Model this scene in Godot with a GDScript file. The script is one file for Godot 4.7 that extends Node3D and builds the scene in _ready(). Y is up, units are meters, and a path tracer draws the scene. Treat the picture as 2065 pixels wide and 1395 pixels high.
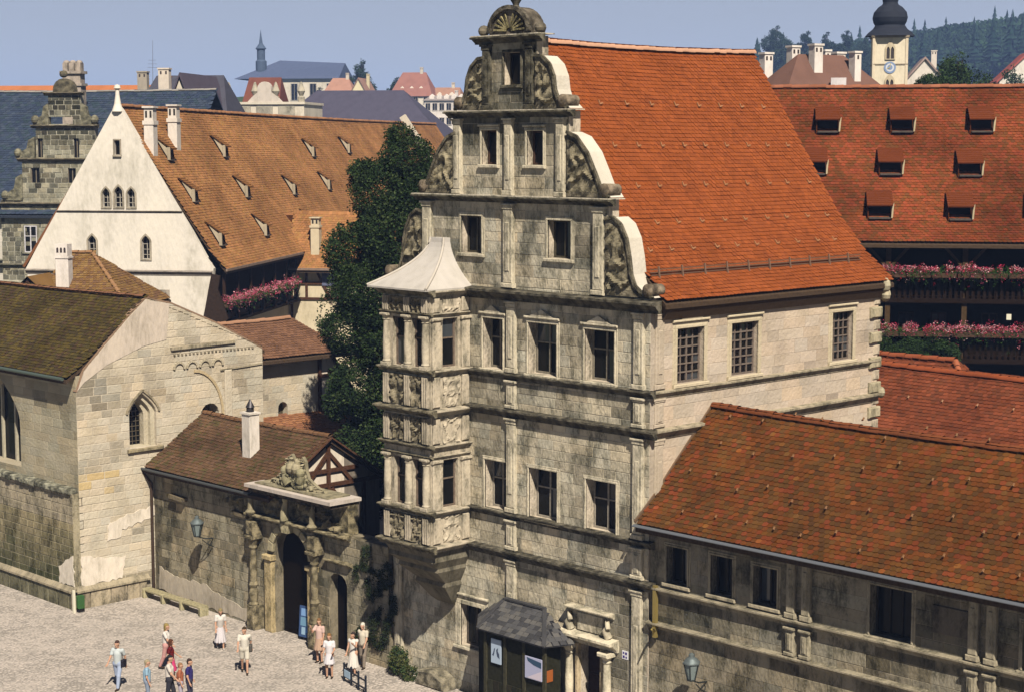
extends Node3D
# A Renaissance gabled hall with its gate, chapel and courtyard wings on a cobbled square, seen from a tower.

const COURT := 0.648273          # turn of the late-medieval court wings against the square
const BASE_SCALE := 0.62                # all base colours lowered together, against a raised exposure, to deepen the shade
const EYE := Vector3(37.12, 19.7, 42.26)
const X3 := Vector3(1, 0, 0)
const Y3 := Vector3(0, 1, 0)
const Z3 := Vector3(0, 0, 1)

var M := {}
var rng := RandomNumberGenerator.new()
var blotch := FastNoiseLite.new()
var tile_cache := {}


# ---------------------------------------------------------------- mesh builder
class MB:
	var v := PackedVector3Array()
	var n := PackedVector3Array()
	var c := PackedColorArray()
	var uv := PackedVector2Array()
	var col := Color(1, 1, 1)

	func tri(a: Vector3, b: Vector3, d: Vector3) -> void:
		var m := (d - a).cross(b - a)
		if m.length_squared() < 1e-14:
			return
		m = m.normalized()
		v.append(a); v.append(b); v.append(d)
		n.append(m); n.append(m); n.append(m)
		c.append(col); c.append(col); c.append(col)

	func trin(a: Vector3, b: Vector3, d: Vector3, na: Vector3, nb: Vector3, nd: Vector3) -> void:
		if (d - a).cross(b - a).dot(na + nb + nd) < 0.0:
			v.append(a); v.append(d); v.append(b)
			n.append(na); n.append(nd); n.append(nb)
		else:
			v.append(a); v.append(b); v.append(d)
			n.append(na); n.append(nb); n.append(nd)
		c.append(col); c.append(col); c.append(col)

	func quad(a: Vector3, b: Vector3, d: Vector3, e: Vector3) -> void:   # clockwise seen from the front
		tri(a, b, d); tri(a, d, e)

	func box(t: Transform3D, s: Vector3) -> void:                         # centred box
		var p := []
		for i in 8:
			p.append(t * Vector3(s.x * (0.5 if i & 1 else -0.5), s.y * (0.5 if i & 2 else -0.5), s.z * (0.5 if i & 4 else -0.5)))
		quad(p[4], p[6], p[7], p[5]); quad(p[1], p[3], p[2], p[0])
		quad(p[5], p[7], p[3], p[1]); quad(p[0], p[2], p[6], p[4])
		quad(p[6], p[2], p[3], p[7]); quad(p[0], p[4], p[5], p[1])

	func cube(lo: Vector3, hi: Vector3, t := Transform3D()) -> void:      # box between two corners
		box(t * Transform3D(Basis(), (lo + hi) * 0.5), hi - lo)

	func cham(lo: Vector3, hi: Vector3, e: float, t := Transform3D()) -> void:  # slab whose +z face is chamfered
		var p := []
		for k in [[lo.z, 0.0], [hi.z - e, 0.0], [hi.z, e]]:
			for q in [[0, 0], [0, 1], [1, 1], [1, 0]]:
				p.append(t * Vector3(hi.x - k[1] if q[0] else lo.x + k[1], hi.y - k[1] if q[1] else lo.y + k[1], k[0]))
		for r in 2:
			for i in 4:
				var j := (i + 1) % 4
				quad(p[r * 4 + j], p[r * 4 + 4 + j], p[r * 4 + 4 + i], p[r * 4 + i])
		quad(p[8], p[9], p[10], p[11])

	func prism(poly: PackedVector2Array, t: Transform3D, z0: float, z1: float, e := 0.0, back := true) -> void:
		var P := poly.duplicate()
		var area := 0.0
		for i in P.size():
			area += P[i].cross(P[(i + 1) % P.size()])
		if area < 0.0:
			P.reverse()
		var F := P
		var inset := e > 0.0
		if inset:
			var o := Geometry2D.offset_polygon(P, -e)
			if o.size() == 1 and o[0].size() == P.size():
				F = o[0]
				var fa := 0.0
				for i in F.size():
					fa += F[i].cross(F[(i + 1) % F.size()])
				if fa < 0.0:
					F.reverse()
				var best := 0
				for i in F.size():
					if F[i].distance_to(P[0]) < F[best].distance_to(P[0]):
						best = i
				var G := PackedVector2Array()
				for i in F.size():
					G.append(F[(best + i) % F.size()])
				F = G
				if F.size() > 1 and F[1].distance_to(P[1]) > F[F.size() - 1].distance_to(P[1]):
					F = P; inset = false
			else:
				inset = false
		var idx := Geometry2D.triangulate_polygon(F)
		for k in range(0, idx.size(), 3):
			var a := F[idx[k]]; var b := F[idx[k + 1]]; var d := F[idx[k + 2]]
			if (b - a).cross(d - a) < 0.0:
				var s := b; b = d; d = s
			tri(t * Vector3(a.x, a.y, z1), t * Vector3(d.x, d.y, z1), t * Vector3(b.x, b.y, z1))
			if back:
				tri(t * Vector3(a.x, a.y, z0), t * Vector3(b.x, b.y, z0), t * Vector3(d.x, d.y, z0))
		var zm := z1 - e if inset else z1
		for i in P.size():
			var j := (i + 1) % P.size()
			quad(t * Vector3(P[i].x, P[i].y, z0), t * Vector3(P[i].x, P[i].y, zm), t * Vector3(P[j].x, P[j].y, zm), t * Vector3(P[j].x, P[j].y, z0))
			if inset:
				quad(t * Vector3(P[i].x, P[i].y, zm), t * Vector3(F[i].x, F[i].y, z1), t * Vector3(F[j].x, F[j].y, z1), t * Vector3(P[j].x, P[j].y, zm))

	func lathe(prof: Array, t: Transform3D, seg := 12, a0 := 0.0, a1 := TAU) -> void:   # prof: [r, y] from below upwards
		for k in prof.size() - 1:
			var r0: float = prof[k][0]; var y0: float = prof[k][1]
			var r1: float = prof[k + 1][0]; var y1: float = prof[k + 1][1]
			var sl := Vector2(y1 - y0, r0 - r1).normalized()
			for i in seg:
				var p := a0 + (a1 - a0) * i / seg
				var q := a0 + (a1 - a0) * (i + 1) / seg
				var dp := Vector3(cos(p), 0, sin(p)); var dq := Vector3(cos(q), 0, sin(q))
				var np := (t.basis * (dp * sl.x + Y3 * sl.y)).normalized()
				var nq := (t.basis * (dq * sl.x + Y3 * sl.y)).normalized()
				var a := t * (dp * r0 + Y3 * y0); var b := t * (dq * r0 + Y3 * y0)
				var d := t * (dq * r1 + Y3 * y1); var e := t * (dp * r1 + Y3 * y1)
				if r0 > 1e-5:
					trin(a, b, d, np, nq, nq)
				if r1 > 1e-5:
					trin(a, d, e, np, nq, np)

	func ball(at: Vector3, r: Vector3, seg := 8, rings := 6) -> void:
		var prof := []
		for i in rings + 1:
			var q := -PI / 2 + PI * i / rings
			prof.append([cos(q), sin(q)])
		lathe(prof, Transform3D(Basis.from_scale(r), at), seg)

	func tube(pts: Array, r0: float, r1: float, seg := 6) -> void:
		var px: Array = []
		for i in pts.size():
			var d: Vector3 = (pts[mini(i + 1, pts.size() - 1)] - pts[maxi(i - 1, 0)]).normalized()
			var u := d.cross(Y3 if absf(d.y) < 0.9 else X3).normalized()
			var w := d.cross(u)
			var r := lerpf(r0, r1, float(i) / maxf(1.0, pts.size() - 1.0))
			var ring := []
			for k in seg:
				var o := u * cos(TAU * k / seg) + w * sin(TAU * k / seg)
				ring.append([pts[i] + o * r, o])
			px.append(ring)
		for i in pts.size() - 1:
			for k in seg:
				var l := (k + 1) % seg
				var a = px[i][k]; var b = px[i][l]; var d = px[i + 1][l]; var e = px[i + 1][k]
				trin(a[0], b[0], d[0], a[1], b[1], d[1]); trin(a[0], d[0], e[0], a[1], d[1], e[1])
		for s in [0, pts.size() - 1]:
			for k in range(1, seg - 1):
				var nn: Vector3 = (pts[s] - pts[1 if s == 0 else s - 1]).normalized()
				trin(px[s][0][0], px[s][k][0], px[s][k + 1][0], nn, nn, nn)

	func bar(a: Vector3, b: Vector3, w: float, h: float, up := Vector3(0, 1, 0)) -> void:    # squared beam from a to b
		var d := (b - a).normalized()
		var s := d.cross(up).normalized()
		var u := s.cross(d)
		box(Transform3D(Basis(s, u, -d), (a + b) * 0.5), Vector3(w, h, a.distance_to(b)))

	func mesh() -> ArrayMesh:
		var m := ArrayMesh.new()
		if v.is_empty():
			return m
		var arr := []
		arr.resize(Mesh.ARRAY_MAX)
		arr[Mesh.ARRAY_VERTEX] = v; arr[Mesh.ARRAY_NORMAL] = n; arr[Mesh.ARRAY_COLOR] = c
		if uv.size() == v.size():
			arr[Mesh.ARRAY_TEX_UV] = uv
		m.add_surface_from_arrays(Mesh.PRIMITIVE_TRIANGLES, arr)
		return m


# ---------------------------------------------------------------- naming
func thing(called: String, label: String, category: String, group := "", at := Transform3D()) -> Node3D:
	var o := Node3D.new()
	o.name = called
	o.transform = at
	add_child(o, true)
	return tag(o, label, category, group)

func tag(o: Node3D, label: String, category := "", group := "") -> Node3D:
	if label: o.set_meta("label", label)
	if category: o.set_meta("category", category)
	if group: o.set_meta("group", group)
	return o

func piece(called: String, parent: Node3D, at := Transform3D()) -> Node3D:
	var o := Node3D.new()
	o.name = called
	o.transform = at
	parent.add_child(o, true)
	return o

func put(called: String, mesh: Mesh, mat: Material, parent: Node3D, at := Transform3D(), kind := "") -> MeshInstance3D:
	var o := MeshInstance3D.new()
	o.name = called
	o.mesh = mesh
	o.material_override = mat
	o.transform = at
	if kind: o.set_meta("kind", kind)
	parent.add_child(o, true)
	return o

func many(called: String, mesh: Mesh, mat: Material, places: Array, cols: Array, parent: Node3D) -> MultiMeshInstance3D:
	var mm := MultiMesh.new()
	mm.transform_format = MultiMesh.TRANSFORM_3D
	mm.use_colors = not cols.is_empty()
	mm.mesh = mesh
	mm.instance_count = places.size()
	for i in places.size():
		mm.set_instance_transform(i, places[i])
		if cols: mm.set_instance_color(i, cols[i])
	var o := MultiMeshInstance3D.new()
	o.name = called
	o.multimesh = mm
	o.material_override = mat
	o.set_meta("kind", "stuff")
	parent.add_child(o, true)
	return o

func pv(a: Array) -> PackedVector2Array:
	var p := PackedVector2Array()
	for i in range(0, a.size(), 2):
		p.append(Vector2(a[i], a[i + 1]))
	return p

func rect(u0: float, v0: float, u1: float, v1: float) -> PackedVector2Array:
	return PackedVector2Array([Vector2(u0, v0), Vector2(u1, v0), Vector2(u1, v1), Vector2(u0, v1)])

func arch(u0: float, v0: float, u1: float, spring: float, rise: float, seg := 8, pointed := false) -> PackedVector2Array:
	var p := PackedVector2Array([Vector2(u0, v0), Vector2(u1, v0)])
	var m := (u0 + u1) * 0.5
	var h := (u1 - u0) * 0.5
	for i in seg + 1:
		var t := PI * i / seg
		var x := cos(t)
		var y := sin(t)
		if pointed:
			y = pow(1.0 - absf(x), 0.62)
		p.append(Vector2(m + h * x, spring + rise * y))
	return p

func plane(o: Vector3, u: Vector3) -> Transform3D:     # a wall's own axes: x along it, y up, z out of it
	return Transform3D(Basis(u, Y3, u.cross(Y3)), o)

func court(x: float, y: float, z: float) -> Transform3D:
	return Transform3D(Basis(Y3, COURT), Vector3()) * Transform3D(Basis(), Vector3(x, y, z))

func ragged(p: PackedVector2Array, amp: float, step := 0.16) -> PackedVector2Array:   # an outline with a crumbled edge
	var o := PackedVector2Array()
	for i in p.size():
		var q := p[(i + 1) % p.size()]
		var n := maxi(1, int(p[i].distance_to(q) / step))
		var nn := (q - p[i]).orthogonal().normalized()
		for k in n:
			o.append(p[i].lerp(q, float(k) / n) + nn * rng.randf_range(-amp, amp))
	return o

func hue(c: Color, k: float) -> Color:
	return Color(c.r * k, c.g * k, c.b * k)


# ---------------------------------------------------------------- materials
func noise(kind: int, freq: float, seed_: int, oct := 3) -> FastNoiseLite:
	var f := FastNoiseLite.new()
	f.noise_type = kind
	f.frequency = freq
	f.seed = seed_
	f.fractal_octaves = oct
	f.fractal_type = FastNoiseLite.FRACTAL_FBM
	return f

func blend_tex(layers: Array, ramp: Array, size := 512) -> ImageTexture:   # layers: [noise, weight]; ramp: linear grey-level colours, dark to light
	var acc := PackedFloat32Array()
	acc.resize(size * size)
	for l in layers:
		var b: PackedByteArray = l[0].get_seamless_image(size, size).get_data()
		var w: float = l[1] / 255.0
		var o: float = -0.5 * l[1]
		for i in size * size:
			acc[i] += b[i] * w + o
	var lut := []
	for i in 256:
		var f := i / 255.0 * (ramp.size() - 1)
		var k := mini(int(f), ramp.size() - 2)
		var cc: Color = ramp[k].lerp(ramp[k + 1], f - k).linear_to_srgb()
		lut.append([int(clampf(cc.r, 0, 1) * 255), int(clampf(cc.g, 0, 1) * 255), int(clampf(cc.b, 0, 1) * 255)])
	var out := PackedByteArray()
	out.resize(size * size * 3)
	for i in size * size:
		var q: Array = lut[clampi(int((acc[i] + 0.5) * 255.0), 0, 255)]
		out[i * 3] = q[0]; out[i * 3 + 1] = q[1]; out[i * 3 + 2] = q[2]
	return ImageTexture.create_from_image(Image.create_from_data(size, size, false, Image.FORMAT_RGB8, out))

func bump(f: FastNoiseLite, strength: float, size := 512) -> ImageTexture:
	var im := f.get_seamless_image(size, size)
	im.convert(Image.FORMAT_RGBA8)
	im.bump_map_to_normal_map(strength)
	return ImageTexture.create_from_image(im)

func mat(key: String, tex: Texture2D, scale: float, rough := 0.9, nrm: Texture2D = null, nscale := 1.0, tint := Color.WHITE) -> StandardMaterial3D:
	var m := StandardMaterial3D.new()
	m.resource_name = key
	m.vertex_color_use_as_albedo = true
	m.albedo_color = hue(tint, BASE_SCALE).linear_to_srgb()
	m.roughness = rough
	m.metallic_specular = 0.1
	if tex:
		m.albedo_texture = tex
		m.uv1_triplanar = true
		m.uv1_world_triplanar = true
		m.uv1_scale = Vector3(scale, scale, scale)
	if nrm:
		m.normal_enabled = true
		m.normal_texture = nrm
		m.normal_scale = nscale
	M[key] = m
	return m

func make_materials() -> void:
	var SX := FastNoiseLite.TYPE_SIMPLEX_SMOOTH
	var PE := FastNoiseLite.TYPE_PERLIN
	var CE := FastNoiseLite.TYPE_CELLULAR
	var g := func(k: float, r := 1.0, b := 1.0) -> Color: return Color(k * r, k, k * b)
	var rough_n := bump(noise(SX, 0.05, 5, 5), 3.0)
	var stone_t := blend_tex([[noise(SX, 0.009, 1, 5), 1.15], [noise(SX, 0.05, 3, 4), 0.5], [noise(SX, 0.13, 2, 3), 0.35]], [g.call(0.32, 0.98, 0.95), g.call(0.6, 1.0, 0.94), g.call(0.84, 1.01, 0.97), g.call(0.96, 1.02, 0.95), g.call(1.0, 1.03, 0.96)])
	var plaster_t := blend_tex([[noise(SX, 0.006, 11, 5), 0.9], [noise(SX, 0.12, 12, 3), 0.25]], [g.call(0.72), g.call(0.86, 1.0, 0.97), g.call(0.95), g.call(1.0, 1.01, 0.97)])
	var crust_t := blend_tex([[noise(SX, 0.012, 21, 5), 1.2], [noise(PE, 0.1, 22, 3), 0.5]], [g.call(0.16), g.call(0.26, 1.0, 0.92), g.call(0.5, 1.02, 0.92), g.call(0.82, 1.03, 0.92), g.call(1.0, 1.03, 0.93)])
	var tile_t := blend_tex([[noise(SX, 0.007, 31, 4), 0.9], [noise(SX, 0.15, 32, 2), 0.5]], [g.call(0.68, 0.97), g.call(0.85), g.call(0.97), g.call(1.04), g.call(1.14, 1.0, 1.06)])
	var cob := noise(CE, 0.06, 41, 1)
	cob.fractal_type = FastNoiseLite.FRACTAL_NONE
	cob.cellular_return_type = FastNoiseLite.RETURN_DISTANCE2_SUB
	var cobv := noise(CE, 0.06, 41, 1)
	cobv.fractal_type = FastNoiseLite.FRACTAL_NONE
	cobv.cellular_return_type = FastNoiseLite.RETURN_CELL_VALUE
	var cob_t := blend_tex([[cob, 0.75], [cobv, 0.5], [noise(SX, 0.004, 44, 4), 0.38]], [g.call(0.55), g.call(0.8), g.call(0.9, 1.02, 1.0), g.call(0.97, 1.02, 1.0), g.call(1.0, 1.02, 1.0)], 1024)
	var cob_n := bump(cob, 5.0, 1024)
	var wood_t := blend_tex([[noise(SX, 0.03, 51, 4), 1.0]], [g.call(0.5), g.call(0.8), g.call(1.0)], 256)
	mat("stone", stone_t, 0.23, 0.92, rough_n, 0.6).uv1_scale = Vector3(0.32, 0.15, 0.32)
	mat("pale", plaster_t, 0.2, 0.92, rough_n, 0.5)
	mat("crust", crust_t, 0.35, 0.95, rough_n, 0.8)
	var streak_t := blend_tex([[noise(SX, 0.007, 15, 5), 0.8], [noise(SX, 0.05, 16, 4), 0.5], [noise(SX, 0.16, 17, 2), 0.2]], [g.call(0.6, 1.0, 0.97), g.call(0.8, 1.0, 0.97), g.call(0.95), g.call(1.0, 1.01, 0.98), g.call(1.0)])
	mat("plaster", streak_t, 0.16, 0.93, rough_n, 0.25).uv1_scale = Vector3(0.2, 0.055, 0.2)
	mat("tile", tile_t, 0.17, 0.85, rough_n, 0.3)
	mat("cobble", cob_t, 0.1, 0.9, cob_n, 1.0)
	mat("slate", tile_t, 0.3, 0.6, rough_n, 0.5)
	mat("wood", wood_t, 0.8, 0.8)
	mat("lead", plaster_t, 0.4, 0.7, rough_n, 0.3).uv1_scale = Vector3(0.5, 0.2, 0.5)
	mat("metal", null, 1, 0.45).metallic = 0.6
	mat("plain", null, 1, 0.8)
	mat("skin", null, 1, 0.6)
	mat("cloth", wood_t, 6.0, 0.9)
	var lf := mat("leaf", null, 1, 0.7)
	lf.cull_mode = BaseMaterial3D.CULL_DISABLED
	lf.backlight_enabled = true
	lf.backlight = Color(0.10, 0.13, 0.04)
	var gl := mat("glass", null, 1, 0.08, null, 1.0, Color(0.008, 0.008, 0.007))
	gl.metallic_specular = 0.22
	gl.vertex_color_use_as_albedo = false
	for k in [["glass_bright", Color(0.03, 0.035, 0.04), 0.55], ["glass_curtain", Color(0.06, 0.055, 0.045), 0.3]]:
		var g2 := gl.duplicate()
		g2.resource_name = k[0]
		g2.albedo_color = k[1].linear_to_srgb()
		g2.metallic_specular = k[2]
		M[k[0]] = g2


# ---------------------------------------------------------------- walls of stones
func cut(polys: Array, hole: PackedVector2Array) -> Array:      # polygons minus a hole, split so that none keeps an inner ring
	var bb := Rect2(hole[0], Vector2())
	for p in hole: bb = bb.expand(p)
	var m := bb.get_center().x
	var out := []
	for P in polys:
		var pb := Rect2(P[0], Vector2())
		for p in P: pb = pb.expand(p)
		if not pb.intersects(bb):
			out.append(P); continue
		for half in [rect(-500, -500, m, 500), rect(m, -500, 500, 500)]:
			for q in Geometry2D.intersect_polygons(P, half):
				for r in Geometry2D.clip_polygons(q, hole):
					if r.size() > 2: out.append(r)
	return out

# A wall: backing with openings, and its stones laid in courses as pieces of their own (the nearest up to n_single, the others in one mesh).
func ashlar(par: Node3D, T: Transform3D, outline: PackedVector2Array, holes: Array, thick: float, hgt: float, len0: float, len1: float, gap: float, proud: float,
		tone: Callable, mortar: Color, n_single: int, mk := "stone", called := "stone", v_from := 0.0) -> void:
	var wp := [outline]
	for h in holes: wp = cut(wp, h)
	var b := MB.new()
	b.col = mortar
	for P in wp: b.prism(P, T, -thick, 0.0)
	put("wall", b.mesh(), M[mk], par)
	var bb := Rect2(outline[0], Vector2())
	for p in outline: bb = bb.expand(p)
	var hb := []
	for h in holes:
		var r := Rect2(h[0], Vector2())
		for p in h: r = r.expand(p)
		hb.append(r)
	var blocks := []
	var y := v_from if v_from != 0.0 else bb.position.y
	while y < bb.end.y - 0.02:
		var h := hgt * rng.randf_range(0.88, 1.12)
		var x := bb.position.x - rng.randf() * len1
		while x < bb.end.x:
			var w := rng.randf_range(len0, len1)
			var R := Rect2(x, y, w, h)
			x += w
			var q := R.grow_individual(-gap * 0.5, -gap * 0.5, -gap * 0.5, -gap * 0.5)
			var rp := rect(q.position.x, q.position.y, q.end.x, q.end.y)
			for P in Geometry2D.intersect_polygons(rp, outline):
				var ps := [P]
				for i in holes.size():
					if hb[i].intersects(q):
						var nx := []
						for s in ps:
							for t in Geometry2D.clip_polygons(s, holes[i]):
								nx.append(t)
						ps = nx
				for s in ps:
					var bs := Rect2(s[0], Vector2())
					for p in s: bs = bs.expand(p)
					if bs.size.x < 0.07 or bs.size.y < 0.06: continue
					var at := bs.get_center()
					blocks.append([s, at, (T * Vector3(at.x, at.y, 0)).distance_to(EYE) - bs.size.x * 4.0])
		y += h
	blocks.sort_custom(func(a, c): return a[2] < c[2])
	var rest := MB.new()
	var left := n_single
	for k in blocks:
		var P: PackedVector2Array = k[0]
		var tn: Color = tone.call(k[1].x, k[1].y)
		tn = hue(tn, rng.randf_range(0.91, 1.07))
		var pr := proud * rng.randf_range(0.5, 1.3)
		if left > 0:
			left -= 1
			var o := MB.new()
			o.col = tn
			var c0: Vector2 = k[1]
			var L := PackedVector2Array()
			for p in P: L.append(p - c0)
			o.prism(L, Transform3D(T.basis, Vector3()), 0.001, pr, minf(0.012, pr * 0.8), false)
			put(called, o.mesh(), M[mk], par, Transform3D(Basis(), T * Vector3(c0.x, c0.y, 0)))
		else:
			rest.col = tn
			rest.prism(P, T, 0.001, pr, 0.0, false)
	if rest.v.size() > 0:
		put("stonework", rest.mesh(), M[mk], par, Transform3D(), "stuff")

func solid(par: Node3D, called: String, T: Transform3D, outline: PackedVector2Array, holes: Array, thick: float, mk: String, col: Color) -> MeshInstance3D:
	var wp := [outline]
	for h in holes: wp = cut(wp, h)
	var b := MB.new()
	b.col = col
	for P in wp: b.prism(P, T, -thick, 0.0)
	return put(called, b.mesh(), M[mk], par)

# moulding along a wall: a stepped profile drawn from u0 to u1 at height v
func cornice(par: Node3D, T: Transform3D, u0: float, u1: float, v: float, h: float, p: float, mk: String, col: Color, called := "cornice") -> void:
	var b := MB.new()
	b.col = col
	var prof := pv([-0.05, 0, 0.22 * p, 0, 0.26 * p, 0.22 * h, 0.38 * p, 0.3 * h, 0.6 * p, 0.52 * h, 0.64 * p, 0.6 * h, 0.96 * p, 0.64 * h, p, 0.68 * h, p, 0.86 * h, 0.93 * p, 0.9 * h, -0.05, h])
	b.prism(prof, T * Transform3D(Basis(Z3, Y3, -X3), Vector3(u1, v, 0)), 0.0, u1 - u0)
	put(called, b.mesh(), M[mk], par)

func pilaster(par: Node3D, T: Transform3D, u: float, w: float, v0: float, v1: float, p: float, mk: String, col: Color) -> void:
	var b := MB.new()
	b.col = col
	var h := v1 - v0
	b.cham(Vector3(u - w * 0.62, v0, -0.02), Vector3(u + w * 0.62, v0 + minf(0.16, h * 0.12), p * 1.25), 0.02, T)
	b.cham(Vector3(u - w * 0.5, v0 + minf(0.16, h * 0.12), -0.02), Vector3(u + w * 0.5, v1 - minf(0.2, h * 0.14), p), 0.03, T)
	b.cham(Vector3(u - w * 0.22, v0 + h * 0.2, -0.02), Vector3(u + w * 0.22, v1 - h * 0.22, p + 0.03), 0.02, T)
	b.cham(Vector3(u - w * 0.56, v1 - minf(0.2, h * 0.14), -0.02), Vector3(u + w * 0.56, v1 - 0.07, p * 1.15), 0.02, T)
	b.cham(Vector3(u - w * 0.68, v1 - 0.07, -0.02), Vector3(u + w * 0.68, v1, p * 1.4), 0.015, T)
	put("pilaster", b.mesh(), M[mk], par)

# carved relief over a polygon: scrolls that mirror about the middle
func relief(par: Node3D, called: String, T: Transform3D, poly: PackedVector2Array, amp: float, seed_: int, mk: String, col: Color, cell := 0.07, freq := 2.2) -> void:
	var f := noise(FastNoiseLite.TYPE_SIMPLEX_SMOOTH, freq, seed_, 2)
	var bb := Rect2(poly[0], Vector2())
	for p in poly: bb = bb.expand(p)
	var nx := maxi(4, int(bb.size.x / cell)); var ny := maxi(4, int(bb.size.y / cell))
	var b := MB.new()
	var mid := bb.get_center()
	var H := []
	for j in ny + 1:
		var row := []
		for i in nx + 1:
			var p := bb.position + bb.size * Vector2(float(i) / nx, float(j) / ny)
			var q := Vector2(absf(p.x - mid.x), p.y)
			var r := absf(f.get_noise_2d(q.x, q.y))
			var z := amp * clampf(1.25 - r * 5.0, 0.0, 1.0)
			row.append([Vector3(p.x, p.y, z), z / amp, Geometry2D.is_point_in_polygon(p, poly)])
		H.append(row)
	for j in ny:
		for i in nx:
			var a = H[j][i]; var c2 = H[j][i + 1]; var d = H[j + 1][i + 1]; var e = H[j + 1][i]
			if a[2] and c2[2] and d[2] and e[2]:
				b.col = col
				b.quad(T * a[0], T * e[0], T * d[0], T * c2[0])
	if b.v.size() > 0:
		put(called, b.mesh(), M[mk], par)

# a glazed window in a wall: surround, sill, wooden frame with bars, panes each on their own
func window(par: Node3D, T: Transform3D, u: float, v: float, w: float, h: float, deep: float, nx: int, ny: int, sur: float, mk: String, col: Color, wood := Color(0.16, 0.11, 0.08), transom := 0.0, hood := 0, called := "window") -> Node3D:
	var o := piece(called, par, T * Transform3D(Basis(), Vector3(u, v, 0)))
	if sur > 0.0:
		var b := MB.new()
		b.col = col
		var p := 0.05
		for k in 2:
			var a := sur * (1.0 - 0.5 * k); var z := p * (0.6 + 0.7 * k) * (1.0 if k == 0 else 0.9)
			b.cham(Vector3(-w / 2 - a, 0, -0.02), Vector3(-w / 2, h, z), 0.012)
			b.cham(Vector3(w / 2, 0, -0.02), Vector3(w / 2 + a, h, z), 0.012)
			b.cham(Vector3(-w / 2 - a, h, -0.02), Vector3(w / 2 + a, h + a, z + 0.002), 0.012)
		put("surround", b.mesh(), M[mk], o)
		var s := MB.new()
		s.col = col
		s.cham(Vector3(-w / 2 - sur * 1.1, -0.12, -0.02), Vector3(w / 2 + sur * 1.1, -0.003, 0.12), 0.02)
		put("sill", s.mesh(), M[mk], o)
		if hood > 0:
			var g := MB.new()
			g.col = col
			g.cham(Vector3(-w / 2 - sur * 1.2, h + sur + 0.01, -0.02), Vector3(w / 2 + sur * 1.2, h + sur + 0.09, 0.11), 0.02)
			if hood > 1:
				g.prism(pv([-w * 0.4, h + sur + 0.1, w * 0.4, h + sur + 0.1, w * 0.2, h + sur + 0.22, 0, h + sur + 0.34, -w * 0.2, h + sur + 0.22]), Transform3D(), -0.02, 0.1)
			put("hood", g.mesh(), M[mk], o)
	var f := MB.new()
	f.col = wood
	var fw := minf(0.07, w * 0.1)
	var z0 := -deep; var z1 := -deep + 0.07
	f.cube(Vector3(-w / 2, 0, z0), Vector3(-w / 2 + fw, h, z1)); f.cube(Vector3(w / 2 - fw, 0, z0), Vector3(w / 2, h, z1))
	f.cube(Vector3(-w / 2 + fw, 0, z0), Vector3(w / 2 - fw, fw, z1)); f.cube(Vector3(-w / 2 + fw, h - fw, z0), Vector3(w / 2 - fw, h, z1))
	put("frame", f.mesh(), M.wood, o)
	var iw := w - 2 * fw; var ih := h - 2 * fw
	var ys := [0.0]
	for j in range(1, ny): ys.append(float(j) / ny if transom == 0.0 else (transom if ny == 2 else float(j) / ny))
	ys.append(1.0)
	var bars := MB.new()
	bars.col = wood
	var bw := minf(0.05, iw / nx * 0.14)
	for i in range(1, nx):
		var wide := bw * (1.5 if nx % 2 == 0 and i == nx / 2 else 1.0)
		bars.cube(Vector3(-iw / 2 + iw * i / nx - wide / 2, fw, z0), Vector3(-iw / 2 + iw * i / nx + wide / 2, h - fw, z1 + 0.006))
	for j in range(1, ny):
		var t: float = fw + ih * ys[j]
		bars.cube(Vector3(-iw / 2, t - bw / 2, z0), Vector3(iw / 2, t + bw / 2, z1 + 0.012))
	if bars.v.size() > 0:
		put("glazing_bars", bars.mesh(), M.wood, o)
	for i in nx:
		for j in ny:
			var key := "pane%d,%d" % [int(iw / nx * 1000), int(ih * (ys[j + 1] - ys[j]) * 1000)]
			if not tile_cache.has(key):
				var g := MB.new()
				g.cube(Vector3(-iw / nx / 2, -ih * (ys[j + 1] - ys[j]) / 2, -0.012), Vector3(iw / nx / 2, ih * (ys[j + 1] - ys[j]) / 2, 0.0))
				tile_cache[key] = g.mesh()
			var tilt := Basis(Vector3(0, 1, 0), rng.randf_range(-0.012, 0.012))
			put("pane", tile_cache[key], M.glass if rng.randf() < 0.78 else (M.glass_bright if rng.randf() < 0.8 else M.glass_curtain), o, Transform3D(tilt, Vector3(-iw / 2 + iw * (i + 0.5) / nx, fw + ih * (ys[j] + ys[j + 1]) / 2, z0 + 0.03)))
	return o


# ---------------------------------------------------------------- roofs of plain tiles
func tile_mesh(w: float, l: float) -> Mesh:
	var key := "tile%d,%d" % [int(w * 1000), int(l * 1000)]
	if tile_cache.has(key): return tile_cache[key]
	var b := MB.new()
	var pts := []
	var hw := w * 0.485
	for k in [[-1.0, 0.30], [-0.72, 0.10], [0.0, 0.0], [0.72, 0.10], [1.0, 0.30]]:
		pts.append(Vector2(hw * k[0], l * 0.5 * k[1]))
	pts.append(Vector2(hw, l)); pts.append(Vector2(-hw, l))
	var zz := func(p: Vector2) -> Vector3: return Vector3(p.x, p.y, 0.042 - 0.04 * p.y / l)
	for k in range(1, pts.size() - 1):
		b.tri(zz.call(pts[0]), zz.call(pts[k + 1]), zz.call(pts[k]))
	for k in 5:
		var a: Vector3 = zz.call(pts[k - 1] if k > 0 else pts[6]); var c2: Vector3 = zz.call(pts[k])
		b.quad(a - Z3 * 0.018, a, c2, c2 - Z3 * 0.018)
	var e: Vector3 = zz.call(pts[4]); var g: Vector3 = zz.call(pts[5])
	b.quad(e - Z3 * 0.018, e, g, g - Z3 * 0.018)
	var m := b.mesh()
	tile_cache[key] = m
	return m

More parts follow.
